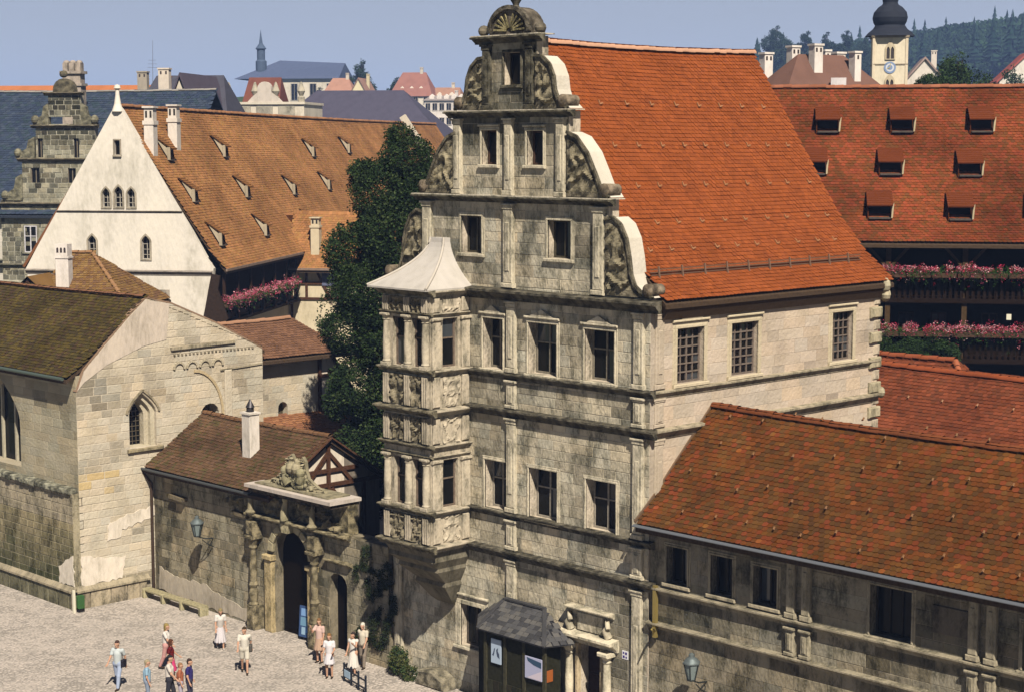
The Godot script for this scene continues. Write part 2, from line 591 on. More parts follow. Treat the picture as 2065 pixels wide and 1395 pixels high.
# T: eave start, x along the eave, z outwards; prof: (run inwards, height) from eave to ridge; span(s 0..1) -> [u0, u1]
func tiled(par: Node3D, T: Transform3D, prof: PackedVector2Array, span: Callable, tw: float, expo: float, cols: Array, n_single: int, tone: Callable, deck := Color(0.09, 0.06, 0.04), skip: Array = [], mk := "tile") -> void:
	var lens := [0.0]
	for i in prof.size() - 1: lens.append(lens[i] + prof[i].distance_to(prof[i + 1]))
	var total: float = lens[-1]
	var dk := MB.new()
	dk.col = deck
	for i in prof.size() - 1:
		var s0 = span.call(lens[i] / total); var s1 = span.call(lens[i + 1] / total)
		var a := Vector3(s0[0], prof[i].y, -prof[i].x); var b := Vector3(s0[1], prof[i].y, -prof[i].x)
		var c2 := Vector3(s1[1], prof[i + 1].y, -prof[i + 1].x); var d := Vector3(s1[0], prof[i + 1].y, -prof[i + 1].x)
		var dn := Vector3(0, -0.14, 0)
		var low := Vector3(0, -0.11, 0)
		a += low; b += low; c2 += low; d += low
		dk.quad(T * a, T * d, T * c2, T * b); dk.quad(T * (b + dn), T * (c2 + dn), T * (d + dn), T * (a + dn))
		dk.quad(T * (a + dn), T * (d + dn), T * d, T * a); dk.quad(T * b, T * c2, T * (c2 + dn), T * (b + dn))
		if i == 0: dk.quad(T * (a + dn), T * a, T * b, T * (b + dn))
	put("roof_deck", dk.mesh(), M.wood, par)
	var rows := int(total / expo)
	var mesh := tile_mesh(tw, expo * 1.75)
	var places := []
	var colors := []
	for r in rows + 1:
		var s := minf(r * expo, total - 0.01)
		var i := 0
		while i < prof.size() - 2 and lens[i + 1] <= s: i += 1
		var f: float = (s - lens[i]) / (lens[i + 1] - lens[i])
		var p := prof[i].lerp(prof[i + 1], f)
		var t := (prof[i + 1] - prof[i]).normalized()
		var B := Basis(X3, Vector3(0, t.y, -t.x), Vector3(0, t.x, t.y))
		var sp = span.call(s / total)
		var u: float = sp[0] + tw * (0.5 if r % 2 == 0 else 0.0) + tw * 0.25
		while u < sp[1]:
			var free := true
			for k in skip:
				if u > k[0] and u < k[1] and s > k[2] and s < k[3]: free = false
			if free:
				var jit := Basis(Z3, rng.randf_range(-0.02, 0.02)) * Basis(X3, rng.randf_range(-0.012, 0.012))
				var w: float = sp[1] - sp[0]
				var sag := -minf(0.11, w * 0.008) * (s / total) * sin(PI * clampf((u - sp[0]) / w, 0.0, 1.0))
				places.append(T * Transform3D(B * jit, Vector3(u, p.y + sag, -p.x) + B.z * (rng.randf_range(0.0, 0.009) + 0.028 * blotch.get_noise_2d(u * 2.2 + 31.0, s * 2.2))))
				var cc: Color = cols[rng.randi() % cols.size()]
				colors.append(hue(cc, rng.randf_range(0.88, 1.1) * tone.call(u, s)))
			u += tw
	# the tiles nearest to the square as pieces of their own, in a few tones
	var idx := range(places.size())
	if n_single > 0:
		idx.sort_custom(func(a, b): return places[a].origin.distance_squared_to(EYE) < places[b].origin.distance_squared_to(EYE))
		var tones := []
		for k in cols.size() * 3:
			var key := "tone%s%d" % [cols[k % cols.size()].to_html(), k / cols.size()]
			if not M.has(key):
				var m2: StandardMaterial3D = M[mk].duplicate()
				m2.albedo_color = hue(cols[k % cols.size()], BASE_SCALE * (0.85 + 0.14 * (k / cols.size()))).linear_to_srgb()
				M[key] = m2
			tones.append(M[key])
		for k in mini(n_single, idx.size()):
			put("tile", mesh, tones[rng.randi() % tones.size()], par, places[idx[k]])
		idx = idx.slice(n_single)
	var pl := []; var cl := []
	for k in idx:
		pl.append(places[k]); cl.append(colors[k])
	if pl: many("tiling", mesh, M[mk], pl, cl, par)

func ridge(par: Node3D, a: Vector3, b: Vector3, r: float, step: float, col: Color, single := true, mk := "tile") -> void:
	var n := maxi(1, int(a.distance_to(b) / step))
	var d := (b - a).normalized()
	var side := d.cross(Y3).normalized()
	var up := side.cross(d)
	var m := MB.new()
	m.col = col
	m.lathe([[r * 0.92, -step * 0.5], [r * 1.08, step * 0.56]], Transform3D(Basis(side, d, up), Vector3()), 7, 0.0, PI)
	var me := m.mesh()
	var pl := []; var cl := []
	for i in n:
		var at := Transform3D(Basis(), a.lerp(b, (i + 0.5) / n) + Y3 * (rng.randf_range(-0.015, 0.015) - (minf(0.11, a.distance_to(b) * 0.008) * sin(PI * (i + 0.5) / n) if absf(d.y) < 0.01 else 0.0)))
		if single: put("ridge_tile", me, M[mk], par, at)
		else:
			pl.append(at); cl.append(hue(Color.WHITE, rng.randf_range(0.8, 1.15)))
	if pl: many("ridge_tiles", me, M[mk], pl, cl, par)

func flat_tone(_u: float, _s: float) -> float:
	return 1.0


# ---------------------------------------------------------------- plants
func leaf_clump(seed_: int, size: float, n := 7) -> Mesh:
	var r := RandomNumberGenerator.new()
	r.seed = seed_
	var b := MB.new()
	for i in n:
		var q := Basis(Vector3(r.randf_range(-1, 1), r.randf_range(-1, 1), r.randf_range(-1, 1)).normalized(), r.randf() * TAU)
		var o := Vector3(r.randf_range(-1, 1), r.randf_range(-1, 1), r.randf_range(-1, 1)) * size * 0.9
		var l := size * r.randf_range(0.6, 1.0)
		b.col = hue(Color.WHITE, r.randf_range(0.75, 1.2))
		var p := func(x: float, y: float, z := 0.0) -> Vector3: return o + q * Vector3(x * l, y * l, z * l)
		b.quad(p.call(-0.5, 0), p.call(-0.05, 0.3, 0.1), p.call(0.5, 0, 0.05), p.call(-0.05, -0.3, 0.1))
	return b.mesh()

func foliage(par: Node3D, called: String, blobs: Array, n: int, size: float, cols: Array, seed_: int, shell := 0.55, thin := -0.18) -> void:   # blobs: [centre, radii]
	var r := RandomNumberGenerator.new()
	r.seed = seed_
	var gap := noise(FastNoiseLite.TYPE_SIMPLEX_SMOOTH, 0.45 / maxf(size, 0.08) * 0.2, seed_, 2)
	var total := 0.0
	var wts := []
	for k in blobs:
		var w: float = pow(k[1].x * k[1].y * k[1].z, 0.67)
		total += w; wts.append(total)
	var pl := []; var cl := []
	var tries := 0
	while pl.size() < n and tries < n * 4:
		tries += 1
		var w := r.randf() * total
		var i := 0
		while wts[i] < w: i += 1
		var d := Vector3(r.randfn(), r.randfn(), r.randfn()).normalized() * lerpf(shell, 1.05, sqrt(r.randf()))
		var p: Vector3 = blobs[i][0] + d * blobs[i][1]
		var g := gap.get_noise_3d(p.x, p.y, p.z)
		if g < thin: continue
		var sc := r.randf_range(0.7, 1.3)
		pl.append(Transform3D(Basis(Vector3(r.randfn(), r.randfn(), r.randfn()).normalized(), r.randf() * TAU).scaled(Vector3(sc, sc, sc)), p))
		var cc: Color = cols[r.randi() % cols.size()]
		cl.append(hue(cc, r.randf_range(0.7, 1.25)))
	many(called, leaf_clump(seed_, size), M.leaf, pl, cl, par)

func tree(called: String, label: String, at: Vector3, h: float, wd: float, n: int, size: float, cols: Array, seed_: int, low := 0.25, group := "", blobs_in: Array = []) -> Node3D:
	var o := thing(called, label, "tree", group, Transform3D(Basis(), at))
	var r := RandomNumberGenerator.new()
	r.seed = seed_
	var b := MB.new()
	b.col = Color(0.07, 0.05, 0.035)
	var lean := Vector3(r.randf_range(-0.03, 0.03), 0, r.randf_range(-0.03, 0.03)) * h
	b.tube([Vector3(), Vector3(0, h * 0.3, 0) + lean * 0.3, Vector3(0, h * 0.65, 0) + lean, Vector3(0, h * 0.9, 0) + lean], h * 0.022, h * 0.004, 8)
	put("trunk", b.mesh(), M.wood, o)
	var lb := MB.new()
	lb.col = b.col
	var blobs := blobs_in
	if blobs.is_empty():
		for k in 11:
			var t := (k + 0.5) / 11.0
			var y := lerpf(low, 0.95, t) * h
			var prof := sin(PI * clampf(0.18 + t * 0.8, 0, 1)) * wd * 0.5
			var q := k * 2.399 + r.randf()
			var rr := prof * r.randf_range(0.45, 0.62)
			blobs.append([Vector3(cos(q) * prof * 0.5, y, sin(q) * prof * 0.5) + lean * t, Vector3(rr, rr * r.randf_range(0.7, 0.95), rr) * 1.1])
	for k in blobs:
		var e: Vector3 = k[0]
		lb.tube([Vector3(e.x * 0.1, e.y * 0.8, e.z * 0.1), e * Vector3(0.6, 0.93, 0.6), e], h * 0.007, h * 0.002, 5)
	put("limbs", lb.mesh(), M.wood, o)
	foliage(o, "crown", blobs, n, size, cols, seed_, 0.55, -0.18 if blobs_in.is_empty() else -0.34)
	return o


func _ready() -> void:
	# camera, sky, sun, exposure
	var cam := Camera3D.new()
	cam.name = "camera"
	cam.position = EYE
	cam.rotation = Vector3(deg_to_rad(-6.5), deg_to_rad(45.8), 0)
	cam.fov = 22.1
	cam.near = 0.5
	cam.far = 6000.0
	add_child(cam)
	var sky := ProceduralSkyMaterial.new()
	sky.sky_horizon_color = Color(0.70, 0.733, 0.787)
	sky.sky_top_color = Color(0.17, 0.245, 0.37)
	sky.sky_curve = 0.2
	sky.ground_horizon_color = Color(0.55, 0.53, 0.52)
	sky.ground_bottom_color = Color(0.22, 0.2, 0.18)
	sky.sun_angle_max = 0.0
	var env := Environment.new()
	env.background_mode = Environment.BG_SKY
	env.sky = Sky.new()
	env.sky.sky_material = sky
	env.background_energy_multiplier = 0.55
	env.tonemap_mode = Environment.TONE_MAPPER_LINEAR
	env.tonemap_exposure = 2.1
	env.sdfgi_enabled = true
	env.ssao_enabled = true
	env.ssil_enabled = true
	env.fog_enabled = true
	env.fog_density = 0.0003
	env.fog_light_color = Color(0.46, 0.56, 0.76)
	var we := WorldEnvironment.new()
	we.name = "world_environment"
	we.environment = env
	add_child(we)
	var sun := DirectionalLight3D.new()
	sun.name = "sun"
	sun.light_energy = 1.6
	sun.light_color = Color(1.0, 0.955, 0.88)
	sun.light_angular_distance = 0.53
	sun.shadow_enabled = true
	sun.look_at_from_position(Vector3(1.78, 2.25, 1.04) * 100.0, Vector3(), Y3)
	add_child(sun)

	rng.seed = 1587
	blotch = noise(FastNoiseLite.TYPE_SIMPLEX_SMOOTH, 0.35, 77, 4)
	make_materials()
	ground()
	hills()
	gabled_hall()
	low_wing()
	yard_roofs()
	gallery_wing()
	gate()
	chapel()
	court_wing()
	ornate_gable()
	skyline_left()
	skyline_right()
	trees()
	square_things()
	people()


func stone_tone(base: Color, dark: float, top: float, seed_ := 0.0) -> Callable:   # weathering by place: crust towards the top of the wall, blotches anywhere
	return func(u: float, v: float) -> Color:
		var k := blotch.get_noise_3d(u, v, seed_) * 0.5 + 0.5
		var t := clampf((k - 0.48) * 2.5 + dark + maxf(0.0, (v - top) * 0.12), 0.0, 1.0)
		var c := base.lerp(Color(base.r * 0.24, base.g * 0.25, base.b * 0.25), t)
		var w := blotch.get_noise_3d(u * 2.0 + 40.0, v * 2.0, seed_)
		return Color(c.r * (1.0 + 0.10 * w), c.g, c.b * (1.0 - 0.12 * w))


# ---------------------------------------------------------------- setting
func ground() -> void:
	var b := MB.new()
	b.col = Color(0.53, 0.482, 0.43)
	var n := 40
	var g := func(i: int, j: int) -> Vector3: return Vector3(-60.0 + i * 3.0, 0.0, -30.0 + j * 2.0)
	for i in 40:
		for j in 40:
			b.quad(g.call(i, j + 1), g.call(i, j), g.call(i + 1, j), g.call(i + 1, j + 1))
	put("square_paving", b.mesh(), M.cobble, self).set_meta("kind", "structure")
	var t := MB.new()
	t.col = Color(0.16, 0.17, 0.09)
	t.cube(Vector3(-2500, -0.5, -2500), Vector3(2500, -0.05, 2500))
	put("ground", t.mesh(), M.plain, self).set_meta("kind", "structure")

func mound(called: String, at: Vector3, r: Vector2, h: float, col: Color, seed_: int, turn := 0.0) -> void:
	var f := noise(FastNoiseLite.TYPE_SIMPLEX_SMOOTH, 0.9, seed_, 3)
	var b := MB.new()
	b.col = col
	var n := 28
	var P := func(i: int, j: int) -> Vector3:
		var x := -1.0 + 2.0 * i / n; var z := -1.0 + 2.0 * j / n
		var d := clampf(1.0 - sqrt(x * x + z * z), 0.0, 1.0)
		return Vector3(x * r.x, h * d * d * (3.0 - 2.0 * d) * (1.0 + 0.15 * f.get_noise_2d(x * 2, z * 2)) - 0.3, z * r.y)
	for i in n:
		for j in n:
			b.quad(P.call(i, j + 1), P.call(i, j), P.call(i + 1, j), P.call(i + 1, j + 1))
	put(called, b.mesh(), M.plain, self, Transform3D(Basis(Y3, turn), at)).set_meta("kind", "structure")

func hills() -> void:
	mound("church_hill", court(-118, 0, -420).origin, Vector2(190, 130), 34.0, Color(0.05, 0.08, 0.03), 3, COURT)
	mound("forest_hill", court(230, 0, -760).origin, Vector2(600, 260), 74.0, Color(0.02, 0.045, 0.025), 4, COURT)


# ---------------------------------------------------------------- the gabled hall
func gabled_hall() -> void:
	var o := thing("gabled_hall", "tall grey stone hall with stepped scroll gable, corner oriel and steep orange tiled roof", "building")
	var F := plane(Vector3(0, 0, 0), X3)            # front: u = x
	var S := plane(Vector3(0, 0, 0), -Z3)           # side towards the low roof: u = -z
	var base := Color(0.63, 0.575, 0.46)
	var crust := Color(0.19, 0.178, 0.145)
	var mort := Color(0.60, 0.53, 0.44)
	# openings of the front
	var holes := []
	var up := [[-7.27, 11.93, 1.0, 1.75], [-4.84, 11.93, 1.36, 1.75], [-2.2, 11.95, 1.34, 1.7]]
	var lo := [[-7.14, 6.97, 1.1, 1.72], [-4.8, 6.93, 1.36, 1.75], [-2.1, 6.95, 1.36, 1.7]]
	var ga := [[-8.35, 15.9, 1.05, 1.3], [-4.05, 15.9, 1.08, 1.27]]
	var gb := [[-7.44, 19.0, 0.76, 1.17], [-5.21, 19.0, 0.78, 1.14]]
	for k in up + lo + ga + gb: holes.append(rect(k[0] - k[2] / 2, k[1], k[0] + k[2] / 2, k[1] + k[3]))
	holes.append(rect(-8.97, 1.7, -7.85, 3.25))          # ground-floor window
	holes.append(rect(-2.98, 0.0, -2.0, 3.1))            # door
	holes.append(rect(-6.72, 21.7, -5.9, 22.78))         # top opening
	var shape := pv([0, 0, 0, 14.8, -1.9, 14.8, -1.9, 17.9, -3.65, 17.9, -3.65, 20.8, -5.15, 20.8, -5.15, 23.3, -7.75, 23.3, -7.75, 20.8, -9.3, 20.8, -9.3, 17.9, -10.95, 17.9, -10.95, 14.8, -12.75, 14.8, -12.75, 0])
	shape.reverse()
	var fw := piece("front_wall", o)
	ashlar(fw, F, shape, holes, 0.55, 0.36, 0.5, 1.15, 0.018, 0.012, stone_tone(base, 0.12, 17.0), mort, 290)
	# side wall
	var sh := []
	for k in [[1.95, 11.96, 1.36, 1.8], [4.78, 11.96, 1.44, 1.78], [10.4, 11.96, 1.26, 1.76]]:
		sh.append(rect(k[0] - k[2] / 2, k[1], k[0] + k[2] / 2, k[1] + k[3]))
	var sw := piece("side_wall", o)
	ashlar(sw, S, rect(0.56, 0, 12.65, 14.7), sh, 0.5, 0.42, 0.6, 1.4, 0.012, 0.008, stone_tone(Color(0.60, 0.50, 0.40), -0.25, 40.0, 9.0), Color(0.52, 0.44, 0.36), 200, "pale")
	solid(o, "corner_return", plane(Vector3(0.005, 0, 0), -Z3), rect(0.003, 0, 0.556, 14.7), [], 0.004, "pale", Color(0.5, 0.43, 0.35))
	solid(o, "back_wall", plane(Vector3(0, 0, -12.65), -X3), rect(0.01, 0, 12.7, 14.7), [], 0.4, "pale", Color(0.4, 0.36, 0.3))
	solid(o, "back_gable", plane(Vector3(0, 0, -12.5), -X3), pv([0.4, 14.7, 12.3, 14.7, 10.2, 16.9, 6.35, 22.7, 2.5, 16.9]), [], 0.4, "pale", Color(0.4, 0.36, 0.3))
	solid(o, "yard_wall", plane(Vector3(-12.75, 0, -12.6), Z3), rect(0, 0, 12.04, 14.75), [], 0.4, "pale", Color(0.4, 0.36, 0.3))
	# mouldings that run round the corner
	for k in [[14.35, 0.42, 0.42], [11.62, 0.26, 0.2], [10.3, 0.34, 0.28], [6.72, 0.26, 0.22], [5.3, 0.36, 0.3]]:
		cornice(o, F, -12.75, k[2], k[0], k[1], k[2], "crust", hue(crust, 0.9))
		if k[0] > 10.0 and k[0] < 14.0:
			cornice(o, S, 0.004, 12.65, k[0] - 0.03, k[1], k[2] * 0.8, "stone", Color(0.42, 0.37, 0.28))
	for k in [[5.66, 6.72], [6.98, 10.3], [10.64, 11.62], [11.88, 14.35], [0.0, 5.3]]:
		for u in [-6.3, -0.42]:
			pilaster(o, F, u, 0.42, k[0] + 0.004, k[1] - 0.004, 0.14, "stone", base)
		pilaster(o, S, 0.42, 0.42, k[0] + 0.004, k[1] - 0.04, 0.06, "pale", Color(0.52, 0.44, 0.35))
		pilaster(o, F, -12.35, 0.42, k[0] + 0.004, k[1] - 0.004, 0.14, "stone", base)
	# tiers of the gable
	for k in [[17.7, -11.25, -1.58, 0.24], [20.6, -9.5, -3.4, 0.24], [23.1, -8.1, -4.8, 0.26]]:
		cornice(o, F, k[1], k[2], k[0], k[3], 0.34, "crust", crust)
		var cap := MB.new()
		cap.col = Color(0.62, 0.57, 0.48)
		cap.cube(Vector3(k[1] + 0.02, k[0] + k[3] - 0.02, -0.52), Vector3(k[2] - 0.02, k[0] + k[3] + 0.015, 0.31))
		put("cornice_top", cap.mesh(), M.stone, o)
	for u in [-10.6, -6.42, -2.2]: pilaster(o, F, u, 0.46, 14.8, 17.68, 0.16, "stone", base)
	for u in [-9.0, -6.42, -3.95]: pilaster(o, F, u, 0.38, 17.96, 20.58, 0.15, "stone", base)
	for u in [-7.5, -5.4]: pilaster(o, F, u, 0.36, 20.86, 23.08, 0.16, "crust", hue(crust, 0.8))
	# scrolls: outline of the one on the right of each tier, mirrored about the middle at -6.35
	var tiers := [
		[[-1.9, 14.82, -1.9, 17.3, -1.55, 17.36, -1.22, 17.15, -0.96, 16.7, -0.82, 16.1, -0.74, 15.55, -0.58, 15.2, -0.3, 15.0, 0.05, 14.95, 0.16, 14.84], 0.3],
		[[-3.65, 17.98, -3.65, 20.1, -3.2, 19.95, -2.72, 19.45, -2.36, 18.8, -2.1, 18.3, -1.85, 18.1, -1.75, 17.98], 0.28],
		[[-5.15, 20.88, -5.15, 22.65, -4.8, 22.62, -4.45, 22.35, -4.25, 21.95, -4.18, 21.5, -4.02, 21.15, -3.75, 21.0, -3.6, 20.88], 0.28]]
	for side in [1, -1]:
		for k in tiers.size():
			var P := pv(tiers[k][0])
			if side < 0:
				for i in P.size(): P[i].x = -12.7 - P[i].x + (0.0)
			var b := MB.new()
			b.col = Color(0.66, 0.61, 0.53)
			b.prism(P, F, -0.62, 0.06)
			var v := put("scroll", b.mesh(), M.pale, o)
			var fc := MB.new()
			fc.col = Color(0.30, 0.27, 0.21)
			fc.prism(P, F, 0.0, 0.10)
			put("scroll_face", fc.mesh(), M.crust, v)
			var inner = Geometry2D.offset_polygon(P, -0.16)
			if inner.size() > 0:
				relief(v, "carving", F * Transform3D(Basis(), Vector3(0, 0, 0.105)), inner[0], 0.13, 100 + k * 3 + side, "crust", Color(0.42, 0.38, 0.28), 0.055, 1.1)
			var rim := MB.new()
			rim.col = Color(0.22, 0.2, 0.16)
			for i in range(1, P.size() - 1):
				rim.bar(F * Vector3(P[i].x, P[i].y, 0.12), F * Vector3(P[i + 1].x, P[i + 1].y, 0.12), 0.09, 0.10)
			put("rim", rim.mesh(), M.crust, v)
			var e := P[P.size() - 2]
			var roll := MB.new()
			roll.col = Color(0.34, 0.28, 0.22)
			roll.lathe([[0.0, -0.5], [0.2, -0.48], [0.22, 0.16], [0.16, 0.2], [0.09, 0.24], [0.0, 0.26]], F * Transform3D(Basis(X3, PI / 2), Vector3(e.x - side * 0.06, e.y + 0.12, 0)), 14)
			put("scroll_end", roll.mesh(), M.crust, v)
	# shell top with its ball
	var sh2 := MB.new()
	sh2.col = Color(0.20, 0.18, 0.15)
	sh2.prism(arch(-7.35, 23.34, -5.35, 23.45, 0.86, 14), F, -0.6, 0.1)
	var st := put("shell_top", sh2.mesh(), M.crust, o)
	var ribs := MB.new()
	ribs.col = Color(0.42, 0.38, 0.22)
	for i in 11:
		var q := PI * (i + 0.5) / 11.0
		ribs.bar(F * Vector3(-6.35 + cos(q) * 0.12, 23.5 + sin(q) * 0.1, 0.12), F * Vector3(-6.35 + cos(q) * 0.74, 23.46 + sin(q) * 0.62, 0.12), 0.07, 0.06)
	put("shell_ribs", ribs.mesh(), M.crust, st)
	var rim2 := MB.new()
	rim2.col = Color(0.22, 0.2, 0.17)
	for i in 14:
		var q := PI * i / 14; var q2 := PI * (i + 1) / 14
		rim2.bar(F * Vector3(-6.35 + cos(q) * 0.97, 23.45 + sin(q) * 0.84, 0.14), F * Vector3(-6.35 + cos(q2) * 0.97, 23.45 + sin(q2) * 0.84, 0.14), 0.12, 0.14)
	put("shell_rim", rim2.mesh(), M.crust, st)
	for u in [-7.72, -4.98]:
		var bl := MB.new()
		bl.col = Color(0.3, 0.27, 0.22)
		bl.ball(F * Vector3(u, 23.55, 0.0), Vector3(0.2, 0.2, 0.2))
		put("side_ball", bl.mesh(), M.crust, st)
	var fin := MB.new()
	fin.col = Color(0.26, 0.24, 0.2)
	fin.lathe([[0.18, 24.25], [0.1, 24.36], [0.12, 24.42], [0.22, 24.58], [0.19, 24.74], [0.1, 24.82], [0.05, 25.0], [0.0, 25.1]], F * Transform3D(Basis(), Vector3(-6.35, 0, -0.2)), 10)
	put("finial", fin.mesh(), M.crust, st)
	# windows
	for i in 3:
		window(o, F, up[i][0], up[i][1], up[i][2], up[i][3], 0.42, 2, 2, 0.13, "stone", hue(base, 1.05), Color(0.30, 0.27, 0.21), 0.62, 2)
		window(o, F, lo[i][0], lo[i][1], lo[i][2], lo[i][3], 0.42, 2, 2, 0.13, "stone", hue(base, 1.05), Color(0.42, 0.38, 0.31), 0.62, 0)
	for k in ga: window(o, F, k[0], k[1], k[2], k[3], 0.34, 2, 1, 0.14, "stone", base, Color(0.10, 0.09, 0.06))
	for k in gb: window(o, F, k[0], k[1], k[2], k[3], 0.34, 1, 1, 0.12, "stone", base, Color(0.10, 0.06, 0.04), 0.0, 1)
	window(o, F, -6.31, 21.7, 0.82, 1.08, 0.36, 1, 1, 0.1, "crust", crust, Color(0.05, 0.04, 0.03))
	window(o, F, -8.41, 1.7, 1.12, 1.55, 0.34, 2, 1, 0.3, "stone", hue(base, 1.1), Color(0.12, 0.1, 0.08), 0.0, 1)
	for k in [[1.95, 11.96, 1.36, 1.8], [4.78, 11.96, 1.44, 1.78], [10.4, 11.96, 1.26, 1.76]]:
		window(o, S, k[0], k[1], k[2], k[3], 0.22, 4, 6, 0.2, "pale", Color(0.60, 0.52, 0.38), Color(0.22, 0.18, 0.15), 0.0, 1 if k[0] > 3.0 else 2)
	# rusticated far corner
	var y := 0.0
	var ii := 0
	while y < 14.4:
		var q := MB.new()
		q.col = Color(0.48, 0.43, 0.31) if ii % 2 else Color(0.58, 0.5, 0.4)
		var w := 0.62 if ii % 2 else 0.34
		q.cham(Vector3(12.7 - w, y + 0.02, -0.02), Vector3(12.78, y + 0.42, 0.14 if ii % 2 else 0.05), 0.05, S)
		put("quoin", q.mesh(), M.stone, o)
		y += 0.46
		ii += 1
	var fi := MB.new()
	fi.col = Color(0.5, 0.45, 0.33)
	fi.ball(S * Vector3(12.7, 14.55, 0.2), Vector3(0.26, 0.3, 0.26))
	fi.ball(S * Vector3(12.78, 14.2, 0.22), Vector3(0.2, 0.26, 0.2))
	fi.ball(S * Vector3(12.72, 10.6, 0.16), Vector3(0.16, 0.22, 0.14))
	put("corner_mask", fi.mesh(), M.stone, o)
	hall_roof(o)
	oriel(o)
	hall_door(o, F, base)

func hall_roof(o: Node3D) -> void:
	var rf := piece("roof", o)
	var R := Transform3D(Basis(-Z3, Y3, X3), Vector3(0.36, 0, -0.3))     # u = -z, out = +x
	var prof := pv([0, 14.72, 1.3, 15.75, 2.6, 17.15, 6.71, 23.2])
	var orange := [Color(0.262, 0.070, 0.020), Color(0.248, 0.067, 0.019), Color(0.272, 0.074, 0.022), Color(0.236, 0.064, 0.020)]
	tiled(rf, R, prof, func(_s: float): return [0.0 if _s < 0.05 else 0.27, 12.8], 0.19, 0.166, orange, 290, flat_tone)
	var L := Transform3D(Basis(Z3, Y3, -X3), Vector3(-13.06, 0, -13.1))
	tiled(rf, L, prof, func(_s: float): return [0.0, 12.55], 0.19, 0.166, orange, 0, flat_tone)
	ridge(rf, Vector3(-6.35, 23.2, -0.6), Vector3(-6.35, 23.2, -13.1), 0.16, 0.36, Color(0.52, 0.3, 0.2))
	var ev := MB.new()
	ev.col = Color(0.10, 0.07, 0.045)
	ev.prism(pv([0, 14.1, 0.12, 14.1, 0.3, 14.42, 0.33, 14.55, 0, 14.75]), Transform3D(Basis(X3, Y3, Z3), Vector3(0.002, 0, -13.0)), 0.0, 12.5)
	put("eaves_board", ev.mesh(), M.wood, rf)
	# snow hooks in five rows and the guard rail above the eave
	var hk := MB.new()
	hk.col = Color(0.34, 0.17, 0.09)
	hk.bar(Vector3(0, 0.02, 0.03), Vector3(0, 0.20, 0.05), 0.035, 0.03, Z3)
	hk.bar(Vector3(-0.03, 0.02, 0.04), Vector3(0.07, 0.03, 0.11), 0.05, 0.05)
	var hm := hk.mesh()
	for r in [[3.35, 1.2], [4.85, 1.2], [6.5, 1.2], [8.25, 1.3], [2.2, 1.15]]:
		var lens := [0.0]
		for i in 3: lens.append(lens[i] + prof[i].distance_to(prof[i + 1]))
		var s: float = r[0]
		var i := 0
		while lens[i + 1] < s: i += 1
		var p := prof[i].lerp(prof[i + 1], (s - lens[i]) / (lens[i + 1] - lens[i]))
		var t := (prof[i + 1] - prof[i]).normalized()
		var u := 1.0 + rng.randf() * 0.5
		while u < 12.0:
			put("snow_hook", hm, M.plain, rf, R * Transform3D(Basis(X3, Vector3(0, t.y, -t.x), Vector3(0, t.x, t.y)), Vector3(u + rng.randf_range(-0.08, 0.08), p.y, -p.x)))
			u += r[1]
	var p0 := R * Vector3(0.3, 15.35, -0.9); var p1 := R * Vector3(11.9, 15.35, -0.9)
	var rail := piece("snow_rail", rf)
	var bars := MB.new()
	bars.col = Color(0.30, 0.17, 0.11)
	for k in 3: bars.bar(p0 + Vector3(0, 0.14 + k * 0.09, 0), p1 + Vector3(0, 0.14 + k * 0.09, 0), 0.035, 0.035)
	put("rails", bars.mesh(), M.metal, rail)
	for k in 10:
		var q := MB.new()
		q.col = Color(0.34, 0.22, 0.15)
		q.bar(p0.lerp(p1, (k + 0.3) / 10.0) + Vector3(0.1, -0.1, 0), p0.lerp(p1, (k + 0.3) / 10.0) + Vector3(0.02, 0.42, 0), 0.05, 0.05, Z3)
		put("rail_bracket", q.mesh(), M.metal, rail)

